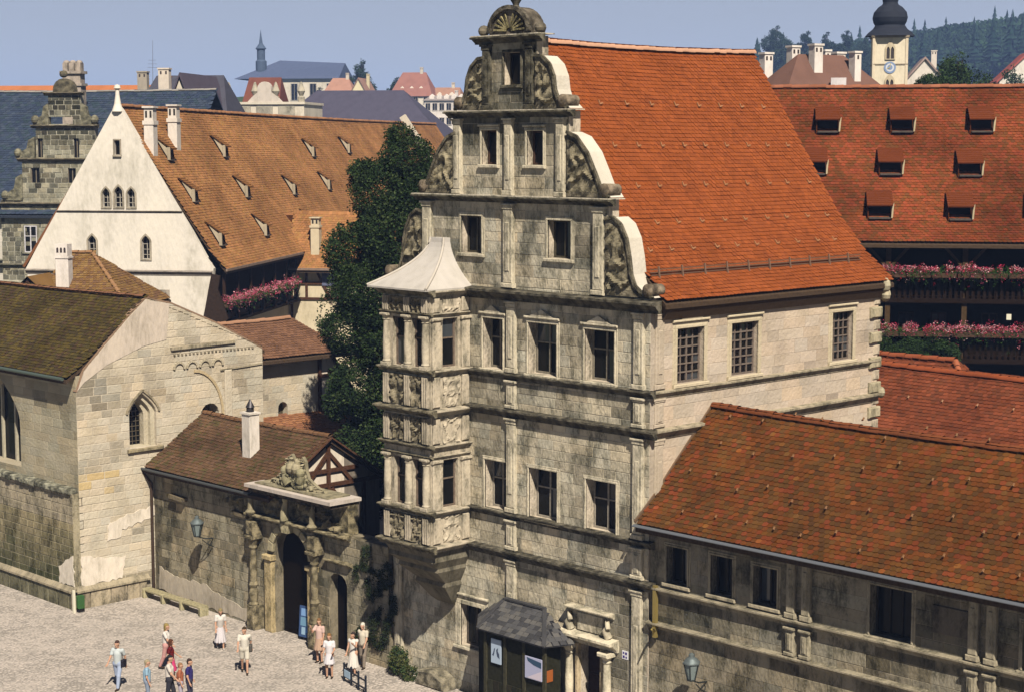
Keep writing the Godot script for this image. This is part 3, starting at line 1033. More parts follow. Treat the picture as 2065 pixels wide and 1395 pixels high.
func oriel(o: Node3D) -> void:
	var b := piece("oriel", o)
	var F := plane(Vector3(0, 0, 1.85), X3)
	var S := plane(Vector3(-8.5, 0, 1.85), -Z3)
	var W := plane(Vector3(-11.0, 0, 0), Z3)
	var st := Color(0.50, 0.445, 0.36)
	var dk := Color(0.24, 0.22, 0.17)
	var x0 := -11.0; var x1 := -8.5
	var wf := [[-10.15, 11.95, 0.66, 1.72], [-9.13, 11.95, 0.66, 1.72], [-10.13, 6.98, 0.66, 1.72], [-9.13, 6.98, 0.66, 1.72]]
	var ws := [[0.93, 11.95, 0.72, 1.72], [0.93, 6.98, 0.72, 1.72]]
	var hf := []; var hs := []
	for k in wf: hf.append(rect(k[0] - k[2] / 2, k[1], k[0] + k[2] / 2, k[1] + k[3]))
	for k in ws: hs.append(rect(k[0] - k[2] / 2, k[1], k[0] + k[2] / 2, k[1] + k[3]))
	solid(b, "front", F, rect(x0, 5.5, x1, 14.6), hf, 0.3, "stone", st)
	solid(b, "flank", S, rect(0.302, 5.5, 1.84, 14.6), hs, 0.3, "stone", hue(st, 1.1))
	solid(b, "flank", W, rect(0.0, 5.5, 1.54, 14.6), [], 0.3, "stone", st)
	for k in wf: window(b, F, k[0], k[1], k[2], k[3], 0.22, 1, 2, 0.0, "stone", st, Color(0.22, 0.17, 0.13), 0.6)
	for k in ws: window(b, S, k[0], k[1], k[2], k[3], 0.22, 1, 2, 0.0, "stone", st, Color(0.22, 0.17, 0.13), 0.6)
	# columns between the lights
	for lv in [[11.9, 13.72], [6.92, 8.74]]:
		for u in [x0 + 0.22, -9.64, x1 - 0.2]:
			var c := MB.new()
			c.col = hue(st, 1.12)
			var h: float = lv[1] - lv[0]
			c.cham(Vector3(u - 0.19, lv[0], -0.02), Vector3(u + 0.19, lv[0] + 0.14, 0.2), 0.02, F)
			c.lathe([[0.15, 0.14], [0.17, 0.18], [0.14, 0.24], [0.15, h * 0.45], [0.12, h - 0.2], [0.15, h - 0.17], [0.12, h - 0.14], [0.19, h - 0.02], [0.0, h - 0.02]], F * Transform3D(Basis(), Vector3(u, lv[0], 0.03)), 12)
			c.cham(Vector3(u - 0.2, lv[1] - 0.03, -0.02), Vector3(u + 0.2, lv[1] + 0.05, 0.22), 0.02, F)
			put("column", c.mesh(), M.stone, b)
		for u in [0.24, 1.62]:
			var c := MB.new()
			c.col = hue(st, 1.15)
			c.cham(Vector3(u - 0.2, lv[0], -0.02), Vector3(u + 0.2, lv[1], 0.1), 0.03, S)
			c.cham(Vector3(u - 0.24, lv[1] - 0.12, -0.02), Vector3(u + 0.24, lv[1] - 0.003, 0.16), 0.03, S)
			put("pier", c.mesh(), M.stone, b)
	# mouldings round the oriel
	for k in [[14.45, 0.24, 0.24], [13.76, 0.12, 0.12], [11.72, 0.2, 0.2], [10.28, 0.26, 0.3], [9.1, 0.16, 0.18], [6.74, 0.2, 0.22], [5.44, 0.26, 0.26], [8.78, 0.1, 0.1]]:
		cornice(b, F, x0 - k[2], x1 + k[2], k[0], k[1], k[2], "crust", hue(dk, 1.1), "moulding")
		cornice(b, S, 0.004, 1.84, k[0] - 0.004, k[1], k[2] * 0.97, "stone", hue(st, 1.05), "moulding")
		cornice(b, W, 0.0, 1.846, k[0] - 0.006, k[1], k[2] * 0.97, "stone", st, "moulding")
	# carved panels and the little pilasters between them
	for k in [[13.88, 0.52, 14, 3], [10.58, 1.08, 0, 5], [9.3, 0.92, 1, 7], [5.74, 0.94, 2, 9]]:
		for p in [[x0 + 0.42, -9.84], [-9.46, x1 - 0.42]]:
			relief(b, "carved_panel", F * Transform3D(Basis(), Vector3(0, 0, 0.01)), rect(p[0], k[0], p[1], k[0] + k[1]), 0.12, 20 + k[3], "crust", Color(0.36, 0.32, 0.24), 0.06, 1.6)
		relief(b, "carved_panel", S * Transform3D(Basis(), Vector3(0, 0, 0.01)), rect(0.55, k[0], 1.35, k[0] + k[1]), 0.07, 40 + k[3], "stone", hue(st, 1.1), 0.06, 1.6)
		for u in [x0 + 0.22, -9.64, x1 - 0.2]:
			var q := MB.new()
			q.col = hue(st, 0.95)
			for d in [-0.11, 0.0, 0.11]:
				q.cham(Vector3(u + d - 0.045, k[0] + 0.002, -0.02), Vector3(u + d + 0.045, k[0] + k[1] - 0.004, 0.13), 0.025, F)
			put("small_pilaster", q.mesh(), M.stone, b)
		for u in [0.24, 1.62]:
			var q := MB.new()
			q.col = hue(st, 1.1)
			q.cham(Vector3(u - 0.17, k[0] + 0.002, -0.02), Vector3(u + 0.17, k[0] + k[1] - 0.008, 0.08), 0.03, S)
			put("small_pilaster", q.mesh(), M.stone, b)
	# corbel below, tapering back into the wall
	var co := MB.new()
	co.col = hue(dk, 0.9)
	var pr := 1.84
	var rows := [[1.0, 5.44], [0.93, 5.2], [0.95, 5.05], [0.74, 4.75], [0.76, 4.62], [0.42, 4.1], [0.44, 3.95], [0.14, 3.3], [0.0, 3.1]]
	for i in rows.size() - 1:
		var a: float = rows[i][0]; var c2: float = rows[i + 1][0]
		var P := func(f: float, yy: float, sx: int, front: bool) -> Vector3: return Vector3(-9.75 + sx * (0.45 + 0.8 * f), yy, pr * f if front else 0.0)
		var A: float = rows[i][1]; var B: float = rows[i + 1][1]
		co.quad(P.call(c2, B, -1, true), P.call(a, A, -1, true), P.call(a, A, 1, true), P.call(c2, B, 1, true))
		co.quad(P.call(c2, B, 1, true), P.call(a, A, 1, true), P.call(a, A, 1, false), P.call(c2, B, 1, false))
		co.quad(P.call(c2, B, -1, false), P.call(a, A, -1, false), P.call(a, A, -1, true), P.call(c2, B, -1, true))
	put("corbel", co.mesh(), M.stone, b)
	# swept metal roof against the gable
	var rf := MB.new()
	rf.col = Color(0.55, 0.515, 0.485)
	var ring := func(f: float) -> Array:
		var k := pow(1.0 - f, 1.9)
		var w := lerpf(0.36, 1.62, k); var d := lerpf(0.34, 2.25, k)
		var yy := lerpf(14.72, 16.4, f)
		return [Vector3(-9.82 - w, yy, 0.0), Vector3(-9.82 - w, yy, d - 0.02), Vector3(-9.82 + w * 0.94, yy, d - 0.02), Vector3(-9.82 + w * 0.94, yy, 0.0)]
	for i in 10:
		var A: Array = ring.call(i / 10.0); var B: Array = ring.call((i + 1) / 10.0)
		for k in 3: rf.quad(A[k + 1], A[k], B[k], B[k + 1])
	var A0: Array = ring.call(0.0); var A1: Array = ring.call(1.0)
	rf.quad(A1[1], A1[0], A1[3], A1[2])
	for k in 3: rf.quad(A0[k] - Y3 * 0.06, A0[k], A0[k + 1], A0[k + 1] - Y3 * 0.06)
	rf.quad(A0[0] - Y3 * 0.06, A0[1] - Y3 * 0.06, A0[2] - Y3 * 0.06, A0[3] - Y3 * 0.06)
	put("oriel_roof", rf.mesh(), M.lead, b)
	var sm := MB.new()
	sm.col = Color(0.56, 0.51, 0.46)
	for k in [1, 2]:
		var pts := []
		for i in 11: pts.append(ring.call(i / 10.0)[k] + Vector3(0, 0.02, 0))
		sm.tube(pts, 0.05, 0.05, 6)
	put("roof_seams", sm.mesh(), M.lead, b)

func hall_door(o: Node3D, F: Transform3D, base: Color) -> void:
	var d := piece("doorway", o)
	var st := hue(base, 1.15)
	for u in [-3.35, -1.62]:
		var c := MB.new()
		c.col = st
		c.cham(Vector3(u - 0.22, 0, -0.02), Vector3(u + 0.22, 0.85, 0.42), 0.03, F)
		c.lathe([[0.17, 0.85], [0.18, 0.95], [0.14, 1.02], [0.15, 1.7], [0.12, 2.6], [0.16, 2.66], [0.13, 2.72], [0.21, 2.86]], F * Transform3D(Basis(), Vector3(u, 0, 0.2)), 12)
		c.cham(Vector3(u - 0.24, 2.86, -0.02), Vector3(u + 0.24, 3.0, 0.46), 0.03, F)
		put("door_column", c.mesh(), M.stone, d)
		var sc := MB.new()
		sc.col = hue(st, 0.9)
		sc.tube([F * Vector3(u, 3.45, 0.12), F * Vector3(u - 0.1, 3.75, 0.2), F * Vector3(u + 0.02, 4.0, 0.2), F * Vector3(u + 0.08, 3.8, 0.24)], 0.14, 0.09, 8)
		put("side_scroll", sc.mesh(), M.stone, d)
	cornice(d, F, -3.75, -1.25, 3.02, 0.42, 0.5, "stone", st, "entablature")
	cornice(d, F, -3.5, -1.45, 4.1, 0.2, 0.34, "stone", hue(st, 0.85), "crowning")
	var pn := MB.new()
	pn.col = hue(st, 0.9)
	pn.cham(Vector3(-3.1, 3.46, -0.02), Vector3(-1.9, 4.09, 0.1), 0.03, F)
	put("panel_over_door", pn.mesh(), M.stone, d)
	var jb := MB.new()
	jb.col = Color(0.58, 0.48, 0.33)
	jb.cham(Vector3(-3.12, 0, -0.02), Vector3(-2.985, 3.02, 0.16), 0.02, F)
	jb.cham(Vector3(-1.995, 0, -0.02), Vector3(-1.84, 3.02, 0.16), 0.02, F)
	put("door_jamb", jb.mesh(), M.stone, d)
	var lf := MB.new()
	lf.col = Color(0.045, 0.03, 0.025)
	lf.cube(Vector3(-2.98, 0, -0.45), Vector3(-2.0, 3.1, -0.36))
	for i in 3: lf.cham(Vector3(-2.88, 0.2 + i * 0.95, -0.37), Vector3(-2.1, 1.0 + i * 0.95, -0.33), 0.02, F)
	put("door_leaf", lf.mesh(), M.wood, d)
	var sg := MB.new()
	sg.col = Color(0.75, 0.75, 0.8)
	sg.cube(Vector3(-1.1, 2.86, 0.0), Vector3(-0.84, 3.14, 0.03))
	var s2 := put("house_plate", sg.mesh(), M.plain, d)
	var sx := MB.new()
	sx.col = Color(0.06, 0.04, 0.22)
	sx.cube(Vector3(-1.06, 2.9, 0.031), Vector3(-0.98, 2.98, 0.036)); sx.cube(Vector3(-0.96, 3.02, 0.031), Vector3(-0.88, 3.1, 0.036))
	sx.cube(Vector3(-1.06, 3.04, 0.031), Vector3(-1.0, 3.1, 0.036)); sx.cube(Vector3(-0.94, 2.9, 0.031), Vector3(-0.88, 2.96, 0.036))
	put("plate_marks", sx.mesh(), M.plain, s2)


# ---------------------------------------------------------------- low wing on the right
func low_wing() -> void:
	var o := thing("low_wing", "low stone wing with long mottled brown tile roof, right of the gabled hall", "building")
	var F := plane(Vector3(0, 0, -0.05), X3)
	var st := Color(0.34, 0.305, 0.235)
	var wins := [[1.18, 5.75, 0.86, 1.2], [3.0, 5.72, 0.86, 1.25], [4.7, 5.72, 0.9, 1.2], [9.2, 5.6, 1.4, 1.5], [13.9, 5.6, 1.0, 1.3]]
	var holes := []
	for k in wins: holes.append(rect(k[0] - k[2] / 2, k[1], k[0] + k[2] / 2, k[1] + k[3]))
	var fw := piece("front_wall", o)
	ashlar(fw, F, rect(0.03, 0, 17, 7.6), holes, 0.5, 0.42, 0.6, 1.3, 0.018, 0.012, stone_tone(st, 0.12, 20.0, 3.0), Color(0.34, 0.3, 0.23), 230)
	for k in wins:
		window(o, F, k[0], k[1], k[2], k[3], 0.34, 2 if k[2] < 1.2 else 3, 1, 0.13, "stone", hue(st, 1.2), Color(0.05, 0.04, 0.03))
	cornice(o, F, 0.03, 17, 5.3, 0.26, 0.24, "stone", st, "sill_band")
	cornice(o, F, 0.03, 17, 4.16, 0.24, 0.26, "stone", st, "string_course")
	for u in [6.0, 12.2]:
		for d in [-0.28, 0.28]:
			pilaster(o, F, u + d, 0.3, 5.57, 7.5, 0.16, "stone", hue(st, 1.15))
			pilaster(o, F, u + d, 0.3, 4.41, 5.29, 0.16, "stone", hue(st, 1.15))
	var pl := MB.new()
	pl.col = Color(0.16, 0.14, 0.11)
	pl.cham(Vector3(10.6, 6.1, 0.0), Vector3(11.9, 6.9, 0.06), 0.02, F)
	put("stone_plaque", pl.mesh(), M.stone, o)
	var sp := MB.new()
	sp.col = Color(0.42, 0.33, 0.12)
	sp.bar(F * Vector3(0.4, 5.6, 0.16), F * Vector3(0.4, 3.9, 0.16), 0.13, 0.13, Z3)
	sp.tube([F * Vector3(0.4, 4.1, 0.16), F * Vector3(0.6, 4.3, 0.5), F * Vector3(0.9, 4.4, 0.9)], 0.05, 0.03)
	put("water_spout", sp.mesh(), M.metal, o)
	solid(o, "end_wall", plane(Vector3(16.95, 0, -0.1), -Z3), pv([0.5, 0, 6, 0, 6, 7.6, 3.05, 10.9, 0.5, 7.9]), [], 0.3, "stone", st)
	solid(o, "back_wall", plane(Vector3(17, 0, -6.1), -X3), rect(0, 0, 16.9, 7.6), [], 0.3, "stone", st)
	var rf := piece("roof", o)
	var R := Transform3D(Basis(X3, Y3, Z3), Vector3(0.06, 0, 0.72))
	var prof := pv([0, 7.66, 0.9, 8.36, 3.82, 11.05])
	var cols := [Color(0.135, 0.045, 0.012), Color(0.118, 0.042, 0.012), Color(0.15, 0.05, 0.014), Color(0.085, 0.04, 0.015), Color(0.11, 0.052, 0.016), Color(0.17, 0.045, 0.017), Color(0.125, 0.052, 0.014), Color(0.095, 0.046, 0.015)]
	var patch := func(u: float, s: float) -> float:
		var f := 1.0 + 0.32 * blotch.get_noise_2d(u * 0.8 + 300, s * 0.9)
		return f * (1.5 if rng.randf() < 0.02 else 1.0)
	tiled(rf, R, prof, func(_s: float): return [0.0, 16.9], 0.19, 0.172, cols, 300, patch)
	var L := Transform3D(Basis(-X3, Y3, -Z3), Vector3(16.96, 0, -6.92))
	tiled(rf, L, prof, func(_s: float): return [0.0, 16.9], 0.19, 0.172, cols, 0, flat_tone)
	ridge(rf, Vector3(0.05, 11.06, -3.1), Vector3(16.9, 11.06, -3.1), 0.15, 0.36, Color(0.20, 0.07, 0.03))
	var gt := MB.new()
	gt.col = Color(0.25, 0.27, 0.30)
	gt.lathe([[0.075, 0], [0.075, 16.9]], Transform3D(Basis(Y3, X3, -Z3), Vector3(0.06, 7.6, 0.80)), 8, -PI * 0.5, PI * 0.5)
	gt.tube([Vector3(0.06, 7.62, 0.88), Vector3(16.96, 7.62, 0.88)], 0.025, 0.025)
	put("gutter", gt.mesh(), M.metal, rf)
	var ev := MB.new()
	ev.col = Color(0.06, 0.045, 0.03)
	ev.quad(Vector3(0.06, 7.5, 0.0), Vector3(16.9, 7.5, 0.0), Vector3(16.9, 7.52, 0.72), Vector3(0.06, 7.52, 0.72))
	put("eaves_board", ev.mesh(), M.wood, rf)
	var hk := MB.new()
	hk.col = Color(0.24, 0.13, 0.07)
	hk.bar(Vector3(0, 0.02, 0.045), Vector3(0, 0.13, 0.06), 0.045, 0.03, Z3)
	hk.bar(Vector3(-0.03, 0.02, 0.05), Vector3(0.04, 0.03, 0.09), 0.04, 0.04)
	var hm := hk.mesh()
	for r in [[1.5, 0.0], [2.6, 0.5], [3.7, 0.2], [0.5, 0.7]]:
		var u: float = 0.8 + r[1]
		while u < 16.0:
			var s: float = r[0] + rng.randf_range(-0.25, 0.25)
			var k := (s + 0.1) / 3.82
			put("snow_hook", hm, M.plain, rf, R * Transform3D(Basis(X3, Vector3(0, 0.68, -0.73), Vector3(0, 0.73, 0.68)), Vector3(u, 7.66 + s * 0.905, -s)))
			u += rng.randf_range(1.0, 1.5)
	var ve := MB.new()
	ve.col = Color(0.3, 0.2, 0.13)
	ve.bar(R * Vector3(-0.03, 7.72, 0), R * Vector3(-0.03, 8.42, -0.9), 0.05, 0.1); ve.bar(R * Vector3(-0.03, 8.42, -0.9), R * Vector3(-0.03, 11.1, -3.82), 0.05, 0.1)
	put("verge_flashing", ve.mesh(), M.metal, rf)


func yard_roofs() -> void:
	var o := thing("yard_house", "red tiled house roof in the yard between low wing and flowered galleries", "building")
	solid(o, "front_wall", plane(Vector3(-4.0, 0, -13.7), X3), rect(0, 0, 24, 8.0), [], 0.3, "plaster", Color(0.5, 0.45, 0.38))
	var rf := piece("roof", o)
	var cols := [Color(0.19, 0.054, 0.024), Color(0.17, 0.049, 0.022), Color(0.21, 0.06, 0.028), Color(0.14, 0.046, 0.022)]
	var patch := func(u: float, s: float) -> float: return 1.0 + 0.4 * blotch.get_noise_2d(u + 90, s)
	var R := Transform3D(Basis(X3, Y3, Z3), Vector3(-4.0, 0, -13.2))
	tiled(rf, R, pv([0, 8.0, 3.8, 11.0]), func(_s: float): return [0.0, 24.0], 0.19, 0.172, cols, 200, patch)
	ridge(rf, Vector3(-4.0, 11.02, -17.0), Vector3(20, 11.02, -17.0), 0.15, 0.36, Color(0.30, 0.08, 0.035))
	solid(rf, "back_slope", Transform3D(Basis(X3, Vector3(0, -0.64, -0.77), Vector3(0, 0.77, -0.64)), Vector3(-4.0, 10.95, -17.05)), rect(0, 0, 24, 5.5), [], 0.15, "tile", Color(0.25, 0.06, 0.03))
	var hk := MB.new()
	hk.col = Color(0.36, 0.2, 0.12)
	hk.bar(Vector3(0, 0.02, 0.045), Vector3(0, 0.15, 0.06), 0.05, 0.03, Z3)
	hk.bar(Vector3(-0.03, 0.02, 0.05), Vector3(0.05, 0.03, 0.1), 0.04, 0.04)
	var hm := hk.mesh()
	for i in 9:
		put("snow_hook", hm, M.plain, rf, R * Transform3D(Basis(X3, Vector3(0, 0.64, -0.77), Vector3(0, 0.77, 0.64)), Vector3(3.4 + i * 1.5, 9.95, -2.47)))
	var h := thing("hipped_yard_roof", "small hipped red roof rising behind the yard house, beside the hall corner", "building")
	solid(h, "wall", plane(Vector3(-6.0, 0, -17.2), X3), rect(0, 0, 7.2, 9.4), [], 0.3, "plaster", Color(0.5, 0.45, 0.38))
	var hr := piece("roof", h)
	tiled(hr, Transform3D(Basis(X3, Y3, Z3), Vector3(-6.0, 0, -16.6)), pv([0, 9.5, 1.9, 11.2]), func(s: float): return [0.0, 7.6 - 1.9 * s], 0.19, 0.172, cols, 60, flat_tone)
	tiled(hr, Transform3D(Basis(-Z3, Y3, X3), Vector3(1.6, 0, -16.6)), pv([0, 9.5, 1.9, 11.2]), func(s: float): return [1.9 * s, 3.8 - 1.9 * s], 0.19, 0.172, cols, 0, flat_tone)
	ridge(hr, Vector3(-6, 11.23, -18.5), Vector3(-0.3, 11.23, -18.5), 0.15, 0.36, Color(0.30, 0.09, 0.04))
	ridge(hr, Vector3(-0.3, 11.22, -18.5), Vector3(1.6, 9.55, -16.6), 0.13, 0.36, Color(0.36, 0.12, 0.06))


# ---------------------------------------------------------------- flowered galleries at the back right
func dormer(par: Node3D, T: Transform3D, w: float, h: float, slope: float, tcol: Color, cheek: Color, side := 1.0) -> void:
	# T: foot of the opening on the roof, x along the eave, z outwards; the little roof runs back at a flatter pitch
	var d := piece("dormer", par, T)
	var run := h / (slope - slope * 0.45)           # how far back the flat roof meets the main one
	for s in [-1, 1]:
		var f := MB.new()
		f.col = cheek if s * side > 0 else hue(tcol, 0.6)  # one cheek pale, one dark: sun and shade put into the colours
		f.prism(pv([0.02, -0.05, 0.1, h, run, slope * run]), Transform3D(Basis(-Z3, Y3, X3), Vector3(s * w / 2 - 0.02, 0, 0)), 0.0, 0.04)
		put("cheek", f.mesh(), M.plaster, d)
	var fr := MB.new()
	fr.col = cheek  # pale strip paints the sunlit front edge of the cheek
	fr.prism(pv([side * (w / 2 - 0.01), -0.04, side * (w / 2 + 0.06), -0.02, side * (w / 2 + 0.11), h + 0.1, side * (w / 2 + 0.02), h - 0.02]), Transform3D(), -0.12, 0.05)
	put("lit_edge", fr.mesh(), M.plaster, d)
	var op := MB.new()
	op.col = Color(0.02, 0.015, 0.012)
	op.cube(Vector3(-w / 2 + 0.04, 0.02, -0.42), Vector3(w / 2 - 0.04, h - 0.02, -0.36))
	put("shutter", op.mesh(), M.wood, d)
	var sl := MB.new()
	sl.col = Color(0.12, 0.10, 0.09)
	sl.cube(Vector3(-w / 2 + 0.04, -0.08, -0.3), Vector3(w / 2 - 0.04, 0.0, 0.05))
	put("sill", sl.mesh(), M.wood, d)
	var r := MB.new()
	r.col = tcol
	var a := Vector3(-w / 2 - 0.06, h, 0.14); var up := Vector3(0, slope * 0.45 * (run + 0.4), -(run + 0.4))
	var n := 7
	for k in n:
		var p := a + up * (float(k) / n); var q := a + up * (float(k + 1) / n)
		r.quad(p + Vector3(0, 0.05, 0), q, q + Vector3(w + 0.12, 0, 0), p + Vector3(w + 0.12, 0.05, 0))
		r.quad(p, p + Vector3(0, 0.05, 0), p + Vector3(w + 0.12, 0.05, 0), p + Vector3(w + 0.12, 0, 0))
	r.quad(a + Vector3(0, -0.03, 0), a + Vector3(w + 0.12, -0.03, 0), a + Vector3(w + 0.12, -0.03, 0) + up, a + Vector3(0, -0.03, 0) + up)
	put("dormer_roof", r.mesh(), M.tile, d)

func flowers(called: String, label: String, A: Vector3, B: Vector3, group: String, pink: Array, n: int, spread: Vector3, seed_: int) -> void:
	var o := thing(called, label, "flower box", group)
	var b := MB.new()
	b.col = Color(0.10, 0.06, 0.04)
	var tn := int(A.distance_to(B) / 1.05)
	for i in tn: b.bar(A.lerp(B, (i + 0.02) / tn) - Y3 * 0.25, A.lerp(B, (i + 0.96) / tn) - Y3 * 0.25, 0.24, 0.2)
	put("trough", b.mesh(), M.wood, o)
	var r := RandomNumberGenerator.new()
	r.seed = seed_
	var d := (B - A)
	var side := d.cross(Y3).normalized()
	for kind in 2:
		var pl := []; var cl := []
		for i in n:
			var t := r.randf()
			var L := t * d.length()
			var lump := 0.8 + 0.5 * blotch.get_noise_2d(L * 2.6, seed_ * 7.0) + 0.25 * sin(L * 5.3)
			if fmod(L, 1.05) > 0.97 or blotch.get_noise_2d(L * 3.5 + 20.0, seed_ * 3.0) < (-0.22 if kind == 0 else -0.5): continue
			var q := A + d * t + side * r.randfn() * spread.x + Y3 * (r.randfn() * spread.y * lump - (0.10 if kind else 0.0) - (absf(r.randfn()) * 0.22 if r.randf() < 0.25 else 0.0))
			var s := r.randf_range(0.7, 1.3)
			pl.append(Transform3D(Basis(Vector3(r.randfn(), r.randfn(), r.randfn()).normalized(), r.randf() * TAU).scaled(Vector3(s, s, s)), q))
			cl.append(hue(pink[r.randi() % pink.size()] if kind == 0 else Color(0.04, 0.09, 0.02), r.randf_range(0.7, 1.3)))
		many("blossoms" if kind == 0 else "leaves", leaf_clump(seed_ + kind, spread.z, 5), M.leaf, pl, cl, o)

func gallery_wing() -> void:
	var T := court(0, 0, 0)
	var o := thing("gallery_wing", "long half-timbered court wing with nine dormers and dark flowered galleries", "building", "", T)
	var rf := piece("roof", o)
	var cols := [Color(0.165, 0.046, 0.016), Color(0.14, 0.043, 0.015), Color(0.185, 0.049, 0.019), Color(0.12, 0.047, 0.016), Color(0.20, 0.047, 0.02)]
	var patch := func(u: float, s: float) -> float: return 1.0 + 0.6 * blotch.get_noise_2d(u * 0.5 + 700, s * 0.5)
	var R := Transform3D(Basis(), Vector3(-6, 0, -21.9))
	var prof := pv([0, 15.5, 1.2, 16.35, 7.0, 22.4])
	tiled(rf, R, prof, func(_s: float): return [0.0, 32.0], 0.19, 0.165, cols, 0, patch)
	solid(rf, "back_slope", Transform3D(Basis(X3, Vector3(0, -0.7, -0.714), Vector3(0, 0.714, -0.7)), Vector3(-6, 22.35, -28.95)), rect(0, 0, 32, 8), [], 0.15, "tile", Color(0.2, 0.06, 0.03))
	ridge(rf, Vector3(-6, 22.42, -28.9), Vector3(26, 22.42, -28.9), 0.15, 0.4, Color(0.30, 0.12, 0.07), false)
	for k in [[6.08, 20.4], [9.42, 20.4], [12.94, 20.4], [16.4, 20.4], [5.5, 18.5], [8.84, 18.5], [12.29, 18.45], [15.7, 18.45], [8.31, 16.62], [11.75, 16.58], [15.1, 16.55]]:
		var zz: float = -23.1 - (k[1] - 16.35) / 1.043
		dormer(rf, Transform3D(Basis(), Vector3(k[0], k[1] - 0.1, zz + 0.32)), 1.0, 0.52, 1.043, Color(0.16, 0.046, 0.017), Color(0.50, 0.42, 0.29))
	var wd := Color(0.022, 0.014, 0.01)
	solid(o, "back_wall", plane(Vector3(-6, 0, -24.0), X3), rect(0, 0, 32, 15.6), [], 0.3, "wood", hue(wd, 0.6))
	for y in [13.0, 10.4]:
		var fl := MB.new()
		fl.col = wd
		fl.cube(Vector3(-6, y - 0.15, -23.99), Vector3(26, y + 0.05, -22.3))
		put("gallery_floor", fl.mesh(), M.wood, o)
		var rl := MB.new()
		rl.col = wd
		rl.cube(Vector3(-6, y + 1.0, -22.42), Vector3(26, y + 1.12, -22.3))
		put("handrail", rl.mesh(), M.wood, o)
		for i in 45:
			var bl := MB.new()
			bl.col = Color(0.02, 0.014, 0.01)
			bl.cube(Vector3(6.0 + i * 0.24, y + 0.052, -22.38), Vector3(6.14 + i * 0.24, y + 0.99, -22.34))
			put("rail_board", bl.mesh(), M.wood, o)
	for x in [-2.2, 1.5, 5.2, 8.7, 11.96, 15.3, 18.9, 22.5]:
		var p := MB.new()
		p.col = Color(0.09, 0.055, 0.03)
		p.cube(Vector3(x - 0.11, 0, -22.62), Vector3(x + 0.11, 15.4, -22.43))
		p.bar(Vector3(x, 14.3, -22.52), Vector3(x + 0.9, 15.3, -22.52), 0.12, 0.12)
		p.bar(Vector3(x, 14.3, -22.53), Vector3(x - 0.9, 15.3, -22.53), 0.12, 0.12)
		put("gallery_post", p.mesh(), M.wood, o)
	var sg := MB.new()
	sg.col = Color(0.7, 0.68, 0.55)
	sg.cube(Vector3(13.75, 12.15, -22.42), Vector3(13.95, 12.4, -22.40))
	put("notice_plate", sg.mesh(), M.plain, o)
	for x in [9.6, 11.0, 13.2, 15.8]:
		window(o, plane(Vector3(0, 0, -23.98), X3), x, 11.2, 0.7, 1.1, 0.0, 2, 2, 0.0, "plain", wd, Color(0.06, 0.045, 0.035))
	var pk := [Color(0.5, 0.035, 0.10), Color(0.52, 0.09, 0.16), Color(0.6, 0.22, 0.28), Color(0.38, 0.02, 0.05), Color(0.7, 0.42, 0.46)]
	flowers("flower_box", "pink geranium row on the upper rail of the right back gallery", T * Vector3(7.3, 14.33, -21.95), T * Vector3(18, 14.33, -21.95), "geraniums on the galleries", pk, 2300, Vector3(0.10, 0.10, 0.07), 61)
	flowers("flower_box", "pink geranium row on the lower rail of the right back gallery", T * Vector3(7.0, 11.78, -21.95), T * Vector3(18, 11.78, -21.95), "geraniums on the galleries", pk, 2700, Vector3(0.10, 0.12, 0.07), 62)
	var iv := thing("creeper", "dark green creeper hanging below the lower gallery flowers, right of the hall corner", "climbing plant")
	var blobs := []
	for i in 12: blobs.append([T * Vector3(7.4 + i * 0.36, 10.95 - 0.2 * (i % 3), -22.0), Vector3(0.45, 0.6, 0.3)])
	foliage(iv, "leaves", blobs, 3500, 0.09, [Color(0.03, 0.06, 0.02), Color(0.045, 0.08, 0.025), Color(0.025, 0.045, 0.02)], 63)


